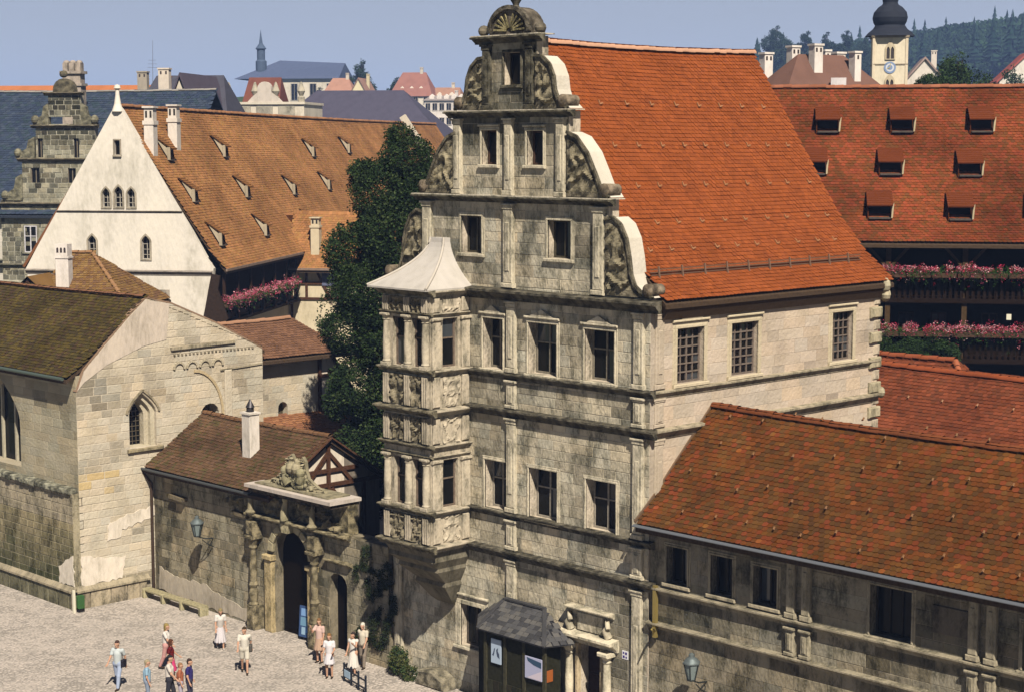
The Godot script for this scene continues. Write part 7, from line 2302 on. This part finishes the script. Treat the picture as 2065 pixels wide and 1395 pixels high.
func kiosk() -> void:
	var o := thing("ticket_kiosk", "small dark timber kiosk with hipped slate roof and posters, before the hall door", "kiosk", "", Transform3D(Basis.from_scale(Vector3(0.93, 1, 0.9)), Vector3(-5.12, 0, 0.2)))
	# roof: eave round three sides, ridge against the wall
	var E := [Vector3(-2.95, 3.05, 0.0), Vector3(-1.5, 3.05, 1.45), Vector3(2.0, 3.05, 1.45), Vector3(2.45, 3.05, 0.35)]
	var R := [Vector3(-1.35, 3.9, 0.12), Vector3(0.75, 3.9, 0.12)]
	var deck := MB.new()
	deck.col = Color(0.03, 0.03, 0.035)
	deck.tri(E[0], R[0], E[1]); deck.quad(E[1], R[0], R[1], E[2]); deck.tri(E[2], R[1], E[3])
	deck.quad(E[0], E[1], E[2], E[3]); deck.quad(R[0], E[0], E[3], R[1])
	var rf := piece("roof", o)
	put("roof_deck", deck.mesh(), M.slate, rf)
	var faces := [[E[0], E[1], R[0], R[0]], [E[1], E[2], R[1], R[0]], [E[2], E[3], R[1], R[1]]]
	var sm := []
	for k in 3:
		var b := MB.new()
		b.col = [Color(0.055, 0.055, 0.062), Color(0.085, 0.085, 0.09), Color(0.12, 0.115, 0.11)][k]
		b.cham(Vector3(-0.125, 0, 0), Vector3(0.125, 0.3, 0.016), 0.006)
		sm.append(b.mesh())
	for f in faces:
		var u: Vector3 = (f[1] - f[0]).normalized()
		var n: Vector3 = (f[1] - f[0]).cross(f[3] - f[0]).normalized()
		if n.y < 0: n = -n
		var s := n.cross(u)
		if s.y < 0: s = -s
		var len_: float = (f[3] - f[0]).dot(s)
		var rows := int(len_ / 0.19)
		for r in rows:
			var t := (r + 0.1) / float(rows)
			var a: Vector3 = f[0].lerp(f[3], t); var b: Vector3 = f[1].lerp(f[2], t)
			var cnt := int(a.distance_to(b) / 0.26)
			for i in cnt:
				var at := a.lerp(b, (i + (0.3 if r % 2 else 0.7)) / maxf(1.0, cnt))
				put("slate", sm[rng.randi() % 3], M.slate, rf, Transform3D(Basis(u, s, u.cross(s)) * Basis(X3, -0.05) * Basis(Z3, rng.randf_range(-0.04, 0.04)), at + n * 0.03))
	var hp := MB.new()
	hp.col = Color(0.06, 0.06, 0.065)
	hp.bar(R[0] + Y3 * 0.06, R[1] + Y3 * 0.06, 0.22, 0.06); hp.bar(R[0] + Y3 * 0.05, E[1] + Y3 * 0.05, 0.16, 0.05); hp.bar(R[1] + Y3 * 0.05, E[2] + Y3 * 0.05, 0.16, 0.05)
	put("ridge_lead", hp.mesh(), M.slate, rf)
	var wd := Color(0.035, 0.034, 0.022)
	var w := MB.new()
	w.col = wd
	w.cube(Vector3(-1.3, 0, 0.3), Vector3(1.75, 3.0, 1.15)); w.cube(Vector3(-2.3, 0, 0.05), Vector3(-1.301, 3.0, 0.6))
	put("body", w.mesh(), M.wood, o)
	for x in [-1.32, -0.28, 0.72, 1.76]:
		var q := MB.new()
		q.col = Color(0.07, 0.065, 0.04)
		q.cube(Vector3(x - 0.07, 0, 1.12), Vector3(x + 0.07, 3.0, 1.22))
		put("post", q.mesh(), M.wood, o)
	for i in 9:
		var q := MB.new()
		q.col = hue(wd, rng.randf_range(0.8, 1.4))
		q.cham(Vector3(-1.25 + i * 0.33, 0.05, 1.15), Vector3(-0.95 + i * 0.33, 1.3, 1.18), 0.01)
		put("plank", q.mesh(), M.wood, o)
	# poster: pale blue with two dark figures
	var p := piece("poster", o)
	var a := MB.new()
	a.col = Color(0.42, 0.52, 0.66)
	a.cube(Vector3(-0.98, 1.95, 1.19), Vector3(-0.46, 2.8, 1.23))
	put("sheet", a.mesh(), M.plain, p)
	var fg := MB.new()
	fg.col = Color(0.07, 0.09, 0.14)
	fg.prism(pv([-0.92, 2.22, -0.84, 2.2, -0.8, 2.3, -0.76, 2.5, -0.82, 2.45, -0.86, 2.32]), Transform3D(), 1.231, 1.235)
	fg.prism(pv([-0.64, 2.2, -0.52, 2.14, -0.54, 2.3, -0.62, 2.4, -0.6, 2.52, -0.7, 2.44, -0.68, 2.3]), Transform3D(), 1.231, 1.235)
	put("poster_figures", fg.mesh(), M.plain, p)
	var p2 := piece("landscape_poster", o)
	var c := MB.new()
	c.col = Color(0.42, 0.44, 0.62)
	c.cube(Vector3(0.85, 1.8, 1.23), Vector3(1.7, 2.55, 1.27))
	put("sheet", c.mesh(), M.plain, p2)
	var d := MB.new()
	d.col = Color(0.05, 0.09, 0.15)
	d.prism(pv([0.95, 2.52, 1.69, 2.45, 1.69, 2.25, 1.3, 2.3, 1.0, 2.4]), Transform3D(), 1.271, 1.275)
	d.col = Color(0.62, 0.56, 0.66)
	d.prism(pv([0.95, 1.82, 1.69, 1.82, 1.69, 2.15, 1.35, 2.0]), Transform3D(), 1.271, 1.275)
	put("poster_picture", d.mesh(), M.plain, p2)
	var e := MB.new()
	e.col = Color(0.32, 0.10, 0.03)
	e.cube(Vector3(1.762, 1.75, 0.75), Vector3(1.785, 2.15, 1.1))
	put("orange_poster", e.mesh(), M.plain, o)


# ---------------------------------------------------------------- people
# a body: tapered capsules joined by a smooth minimum on a grid, meshed as surface nets
func nets(bones: Array, cell: float, k: float, b: MB, T: Transform3D) -> void:
	var lo := Vector3(1e9, 1e9, 1e9); var hi := -lo
	for q in bones:
		var m: float = maxf(q[2], q[3]) + cell * 2
		lo = lo.min(q[0] - Vector3(m, m, m)).min(q[1] - Vector3(m, m, m)); hi = hi.max(q[0] + Vector3(m, m, m)).max(q[1] + Vector3(m, m, m))
	var n := Vector3i(((hi - lo) / cell).ceil()) + Vector3i(2, 2, 2)
	var F := PackedFloat32Array()
	F.resize(n.x * n.y * n.z)
	F.fill(1.0)
	for q in bones:
		var A: Vector3 = q[0]; var B: Vector3 = q[1]; var r0: float = q[2]; var r1: float = q[3]
		var m: float = maxf(r0, r1) + maxf(k, cell * 1.8)
		var i0 := Vector3i(((A.min(B) - Vector3(m, m, m) - lo) / cell).floor()).max(Vector3i())
		var i1 := Vector3i(((A.max(B) + Vector3(m, m, m) - lo) / cell).ceil()).min(n - Vector3i(1, 1, 1))
		var ab := B - A
		var inv := 1.0 / maxf(ab.length_squared(), 1e-9)
		for z in range(i0.z, i1.z + 1):
			for y in range(i0.y, i1.y + 1):
				var row := (z * n.y + y) * n.x
				for x in range(i0.x, i1.x + 1):
					var p := lo + Vector3(x, y, z) * cell - A
					var t := clampf(p.dot(ab) * inv, 0.0, 1.0)
					var d := (p - ab * t).length() - (r0 + (r1 - r0) * t)
					var e := F[row + x]
					var h := k - absf(e - d)
					F[row + x] = minf(e, d) - (h * h / (4.0 * k) if h > 0.0 else 0.0)
	var V := {}
	var sx := 1; var sy := n.x; var sz := n.x * n.y
	var offs := [0, sx, sy, sx + sy, sz, sx + sz, sy + sz, sx + sy + sz]
	for z in n.z - 1:
		for y in n.y - 1:
			var row := z * sz + y * sy
			for x in n.x - 1:
				var i := row + x
				var neg := 0
				for o in offs:
					if F[i + o] < 0.0: neg += 1
				if neg == 0 or neg == 8: continue
				var acc := Vector3(); var cnt := 0
				for e in [[0, 1], [2, 3], [4, 5], [6, 7], [0, 2], [1, 3], [4, 6], [5, 7], [0, 4], [1, 5], [2, 6], [3, 7]]:
					var fa := F[i + offs[e[0]]]; var fb := F[i + offs[e[1]]]
					if (fa < 0.0) != (fb < 0.0):
						var pa := Vector3(e[0] & 1, (e[0] >> 1) & 1, e[0] >> 2); var pb := Vector3(e[1] & 1, (e[1] >> 1) & 1, e[1] >> 2)
						acc += pa.lerp(pb, fa / (fa - fb)); cnt += 1
				var gx := F[i + 1] - F[i] + F[i + 1 + sy] - F[i + sy] + F[i + 1 + sz] - F[i + sz] + F[i + 1 + sy + sz] - F[i + sy + sz]
				var gy := F[i + sy] - F[i] + F[i + sy + 1] - F[i + 1] + F[i + sy + sz] - F[i + sz] + F[i + 1 + sy + sz] - F[i + 1 + sz]
				var gz := F[i + sz] - F[i] + F[i + sz + 1] - F[i + 1] + F[i + sy + sz] - F[i + sy] + F[i + 1 + sy + sz] - F[i + 1 + sy]
				V[i] = [T * (lo + (Vector3(x, y, z) + acc / cnt) * cell), (T.basis * Vector3(gx, gy, gz)).normalized()]
	for i in V:
		for ax in [[sx, sy, sz], [sy, sz, sx], [sz, sx, sy]]:
			var a: int = ax[0]; var u: int = ax[1]; var w: int = ax[2]
			if i - u - w < 0 or i + a >= F.size(): continue
			if (F[i] < 0.0) == (F[i + a] < 0.0): continue
			if not (V.has(i - u) and V.has(i - w) and V.has(i - u - w)): continue
			var p0 = V[i]; var p1 = V[i - u]; var p2 = V[i - u - w]; var p3 = V[i - w]
			b.trin(p0[0], p1[0], p2[0], p0[1], p1[1], p2[1]); b.trin(p0[0], p2[0], p3[0], p0[1], p2[1], p3[1])

# who: where, heading, height, stride, arms, clothes
func person(label: String, at: Vector3, turn: float, h: float, opt: Dictionary) -> void:
	var o := thing("person", label, "person", "people on the square", Transform3D(Basis(Y3, turn).scaled(Vector3(h, h, h) / 1.75), at))
	var fem: bool = opt.get("fem", false)
	var st: float = opt.get("stride", 0.0)
	var bend: float = opt.get("bend", 0.0)            # leaning forward
	var sw := 0.165 if fem else 0.19
	var hip := Vector3(0, 0.92, 0)
	var up := Basis(X3, bend)
	var S := func(v: Vector3) -> Vector3: return hip + up * (v - hip)
	var chest: Vector3 = S.call(Vector3(0, 1.28, 0)); var neck: Vector3 = S.call(Vector3(0, 1.47, -0.01)); var head: Vector3 = S.call(Vector3(0, 1.62, 0.03))
	var legs := []
	for s in [-1, 1]:
		var f: float = st * s
		var hj := Vector3(s * 0.095, 0.90, 0)
		var kn := Vector3(s * 0.10, 0.50, 0.20 * f + 0.03)
		var an := Vector3(s * 0.10, 0.09 + maxf(0.0, -f) * 0.07, 0.40 * f if f > 0 else 0.46 * f)
		legs.append([hj, kn, an])
	var arms := []
	var ap: Array = opt.get("arms", [0.0, 0.0])        # swing of the upper arm; bend at the elbow rises with it
	var el: Array = opt.get("elbow", [0.35, 0.35])
	for s in [-1, 1]:
		var i: int = 0 if s < 0 else 1
		var sh: Vector3 = S.call(Vector3(s * sw, 1.42, -0.01))
		var q := up * Basis(Z3, s * 0.14) * Basis(X3, -ap[i])
		var e := sh + q * Vector3(0, -0.29, 0)
		var q2 := q * Basis(X3, -el[i])
		var wr := e + q2 * Vector3(-s * 0.02, -0.25, 0)
		arms.append([sh, e, wr, q2])
	var body := MB.new()
	body.col = opt.get("skin", Color(0.50, 0.30, 0.21))
	var bones := [[S.call(Vector3(0, 0.98, 0)), chest, 0.12, 0.135], [S.call(Vector3(-sw * 0.7, 1.38, 0)), S.call(Vector3(sw * 0.7, 1.38, 0)), 0.07, 0.07], [Vector3(-0.07, 0.93, 0), Vector3(0.07, 0.93, 0), 0.115, 0.115], [chest, neck, 0.09, 0.052], [neck, head, 0.052, 0.06]]
	for l in legs:
		bones.append([l[0], l[1], 0.085, 0.055]); bones.append([l[1], l[2], 0.056, 0.036])
		bones.append([l[2] + Vector3(0, -0.04, -0.03), l[2] + Vector3(0, -0.06, 0.15), 0.036, 0.028])
	for a in arms:
		bones.append([a[0], a[1], 0.05, 0.038]); bones.append([a[1], a[2], 0.038, 0.026])
	nets(bones, 0.024, 0.035, body, Transform3D())
	# head: skull, jaw, nose, ears on a finer grid
	var HB: Basis = up * Basis(Y3, opt.get("look", 0.0)) * Basis(X3, opt.get("nod", 0.1))
	var HT := Transform3D(HB, head)
	nets([[Vector3(0, 0.045, -0.02), Vector3(0, 0.035, 0.02), 0.082, 0.078], [Vector3(0, -0.02, 0.03), Vector3(0, -0.065, 0.055), 0.06, 0.04], [Vector3(0, 0.02, 0.095), Vector3(0, -0.012, 0.112), 0.011, 0.015], [Vector3(-0.08, 0.01, -0.01), Vector3(-0.082, -0.02, -0.01), 0.014, 0.012], [Vector3(0.08, 0.01, -0.01), Vector3(0.082, -0.02, -0.01), 0.014, 0.012], [Vector3(0, -0.05, 0), Vector3(0, -0.14, -0.02), 0.05, 0.05]], 0.009, 0.02, body, HT)
	for a in arms:      # hands: palm, four unequal bent fingers, thumb from the side
		var HQ := Transform3D(a[3], a[2])
		var fb := [[Vector3(0, 0.01, 0), Vector3(0, -0.075, 0.004), 0.026, 0.03]]
		for k in 4:
			var x := -0.03 + k * 0.02
			var L: float = [0.062, 0.075, 0.07, 0.055][k]
			fb.append([Vector3(x, -0.085, 0.004), Vector3(x, -0.085 - L * 0.55, 0.012), 0.009, 0.0085]); fb.append([Vector3(x, -0.085 - L * 0.55, 0.012), Vector3(x, -0.085 - L * 0.95, 0.034), 0.0085, 0.0075])
		fb.append([Vector3(0.025, -0.02, 0.01), Vector3(0.048, -0.06, 0.022), 0.011, 0.01]); fb.append([Vector3(0.048, -0.06, 0.022), Vector3(0.046, -0.09, 0.034), 0.01, 0.008])
		nets(fb, 0.0075, 0.008, body, HQ)
	put("body", body.mesh(), M.skin, o)
	var ey := MB.new()
	ey.col = Color(0.03, 0.025, 0.02)
	for s in [-1, 1]: ey.ball(HT * Vector3(s * 0.031, 0.022, 0.083), Vector3(0.011, 0.008, 0.008), 6, 4)
	ey.col = Color(0.36, 0.13, 0.11)
	ey.ball(HT * Vector3(0, -0.047, 0.089), Vector3(0.022, 0.006, 0.01), 6, 4)
	put("face", ey.mesh(), M.skin, o)
	var hr := MB.new()
	hr.col = opt.get("hair", Color(0.05, 0.035, 0.025))
	var hb := [[Vector3(0, 0.075, -0.03), Vector3(0, 0.07, 0.015), 0.085, 0.07], [Vector3(0, 0.03, -0.05), Vector3(0, -0.03, -0.055), 0.075, 0.055]]
	if fem:
		hb.append([Vector3(-0.06, 0.03, -0.02), Vector3(-0.062, -0.07, -0.03), 0.035, 0.03]); hb.append([Vector3(0.06, 0.03, -0.02), Vector3(0.062, -0.07, -0.03), 0.035, 0.03]); hb.append([Vector3(0, 0.0, -0.06), Vector3(0, -0.12, -0.06), 0.055, 0.05])
	nets(hb, 0.014, 0.02, hr, HT)
	put("hair", hr.mesh(), M.cloth, o)
	# clothes
	var top := MB.new()
	top.col = opt.top
	var tb := [[S.call(Vector3(0, 0.96, 0)), chest, 0.142, 0.152], [S.call(Vector3(-sw * 0.75, 1.39, 0)), S.call(Vector3(sw * 0.75, 1.39, 0)), 0.078, 0.078], [chest, S.call(Vector3(0, 1.43, 0)), 0.11, 0.075]]
	for a in arms:
		tb.append([a[0], a[0].lerp(a[1], opt.get("sleeve", 0.6)), 0.066, 0.062])
	nets(tb, 0.024, 0.03, top, Transform3D())
	put("shirt", top.mesh(), M.cloth, o)
	var lowr := MB.new()
	lowr.col = opt.low
	if opt.has("skirt"):
		var len_: float = opt.skirt
		var sb := []
		for k in 10:
			var q := TAU * k / 10.0
			sb.append([Vector3(cos(q) * 0.06, 1.0, sin(q) * 0.05), Vector3(cos(q) * (0.12 + len_ * 0.12), 1.0 - len_, sin(q) * (0.10 + len_ * 0.12) + 0.04), 0.075, 0.05])
		nets(sb, 0.026, 0.05, lowr, Transform3D())
		put("skirt", lowr.mesh(), M.cloth, o)
	else:
		var cutk: float = opt.get("shorts", 1.0)
		var lb := [[Vector3(-0.07, 0.93, 0), Vector3(0.07, 0.93, 0), 0.128, 0.128], [Vector3(0, 1.0, 0), Vector3(0, 0.95, 0), 0.135, 0.135]]
		for l in legs:
			if cutk < 1.0:
				lb.append([l[0], l[0].lerp(l[1], cutk), 0.102, 0.095])
			else:
				lb.append([l[0], l[1], 0.1, 0.075]); lb.append([l[1], l[2] + Vector3(0, 0.01, 0), 0.074, 0.06])
		nets(lb, 0.024, 0.03, lowr, Transform3D())
		put("trousers", lowr.mesh(), M.cloth, o)
	var sh := MB.new()
	sh.col = opt.get("shoe", Color(0.06, 0.045, 0.035))
	for l in legs:
		nets([[l[2] + Vector3(0, -0.045, -0.035), l[2] + Vector3(0, -0.06, 0.16), 0.044, 0.034]], 0.016, 0.02, sh, Transform3D())
	put("shoes", sh.mesh(), M.cloth, o)
	if opt.has("bag"):
		var bg := MB.new()
		bg.col = opt.bag
		bg.cham(Vector3(0.17, 0.82, -0.12), Vector3(0.29, 1.08, 0.14), 0.04)
		bg.tube([Vector3(0.22, 1.06, 0), Vector3(0.14, 1.45, 0.0), Vector3(-0.12, 1.46, 0.02)], 0.012, 0.012, 5)
		put("bag", bg.mesh(), M.cloth, o)

func people() -> void:
	var white := Color(0.78, 0.74, 0.70)
	person("man in white shirt and pale blue trousers with a dark bag, left group", Vector3(-17.85, 0, 8.83), 0.5, 1.78, {"top": Color(0.6, 0.66, 0.68), "low": Color(0.42, 0.50, 0.68), "bag": Color(0.03, 0.03, 0.04), "stride": 0.55, "arms": [0.45, -0.4], "hair": Color(0.08, 0.05, 0.04)})
	person("fair-haired person in white top and pink trousers, above the group of four", Vector3(-18.7, 0, 6.2), 2.2, 1.74, {"fem": true, "top": white, "low": Color(0.62, 0.34, 0.32), "hair": Color(0.32, 0.24, 0.09), "stride": 0.5, "arms": [0.5, -0.3]})
	person("person in dark red top and bright pink skirt, beside the white-topped one", Vector3(-17.2, 0, 7.0), 2.5, 1.6, {"fem": true, "top": Color(0.16, 0.02, 0.025), "low": Color(0.72, 0.08, 0.22), "skirt": 0.5, "hair": Color(0.12, 0.05, 0.03), "stride": 0.35, "arms": [-0.3, 0.5], "look": 0.6})
	person("bending woman in long white dress near the bar bench", Vector3(-19.5, 0, 3.2), 1.1, 1.68, {"fem": true, "top": white, "low": Color(0.74, 0.70, 0.74), "skirt": 0.68, "hair": Color(0.3, 0.24, 0.12), "stride": 0.45, "bend": 0.25, "arms": [0.4, 0.2], "shoe": Color(0.6, 0.56, 0.5)})
	person("man in cream shirt and cream shorts walking before the portal", Vector3(-16.2, 0, 4.4), 0.9, 1.76, {"top": Color(0.74, 0.7, 0.62), "low": Color(0.68, 0.64, 0.55), "shorts": 0.75, "hair": Color(0.07, 0.05, 0.03), "stride": 0.5, "arms": [0.5, -0.45], "look": -0.5, "bag": Color(0.12, 0.11, 0.1)})
	person("person in pale pink top standing by the portal's right column", Vector3(-15.3, 0, 1.55), 0.3, 1.72, {"fem": true, "top": Color(0.70, 0.5, 0.45), "low": Color(0.55, 0.38, 0.28), "skirt": 0.45, "hair": Color(0.25, 0.14, 0.07), "arms": [0.9, 0.1], "elbow": [1.6, 0.3], "look": 0.5})
	person("woman in white T-shirt and short white skirt before the portal column", Vector3(-13.5, 0, 2.5), 0.7, 1.68, {"fem": true, "top": Color(0.8, 0.77, 0.8), "low": Color(0.78, 0.75, 0.8), "skirt": 0.4, "hair": Color(0.28, 0.15, 0.06), "elbow": [1.2, 1.2], "arms": [0.2, 0.2]})
	person("woman in long white sleeveless dress near the dark wicket", Vector3(-13.2, 0, 1.6), 0.5, 1.62, {"fem": true, "top": white, "low": Color(0.82, 0.78, 0.72), "skirt": 0.66, "hair": Color(0.06, 0.045, 0.04), "sleeve": 0.15, "stride": 0.3, "arms": [0.2, 0.8], "elbow": [0.4, 1.4], "look": -0.4})
	person("fair person in white shade hat standing behind the long white dress", Vector3(-13.6, 0, 0.8), 0.4, 1.74, {"fem": true, "top": Color(0.66, 0.6, 0.5), "low": Color(0.3, 0.25, 0.2), "hair": Color(0.72, 0.68, 0.6), "stride": 0.35, "arms": [-0.3, 0.4]})
	person("person in light blue shirt at the bottom edge, left of the dark-haired man", Vector3(-15.5, 0, 9.1), 2.6, 1.62, {"top": Color(0.34, 0.52, 0.68), "low": Color(0.28, 0.34, 0.45), "hair": Color(0.4, 0.34, 0.22)})
	person("dark-haired man in white shirt at the bottom edge, back to us", Vector3(-14.9, 0, 8.55), 2.4, 1.8, {"top": Color(0.76, 0.70, 0.64), "low": Color(0.05, 0.05, 0.06), "hair": Color(0.03, 0.03, 0.035), "stride": 0.4, "arms": [0.4, -0.3]})
	person("child with reddish-brown top at the bottom edge, right of the white shirt", Vector3(-14.7, 0, 8.25), 2.5, 1.5, {"top": Color(0.45, 0.16, 0.09), "low": Color(0.5, 0.46, 0.55), "hair": Color(0.32, 0.18, 0.1)})
	person("person in dark blue top at the bottom edge, apart from the group", Vector3(-14.5, 0, 8.0), 2.3, 1.64, {"top": Color(0.05, 0.04, 0.17), "low": Color(0.06, 0.06, 0.1), "hair": Color(0.06, 0.04, 0.035)})
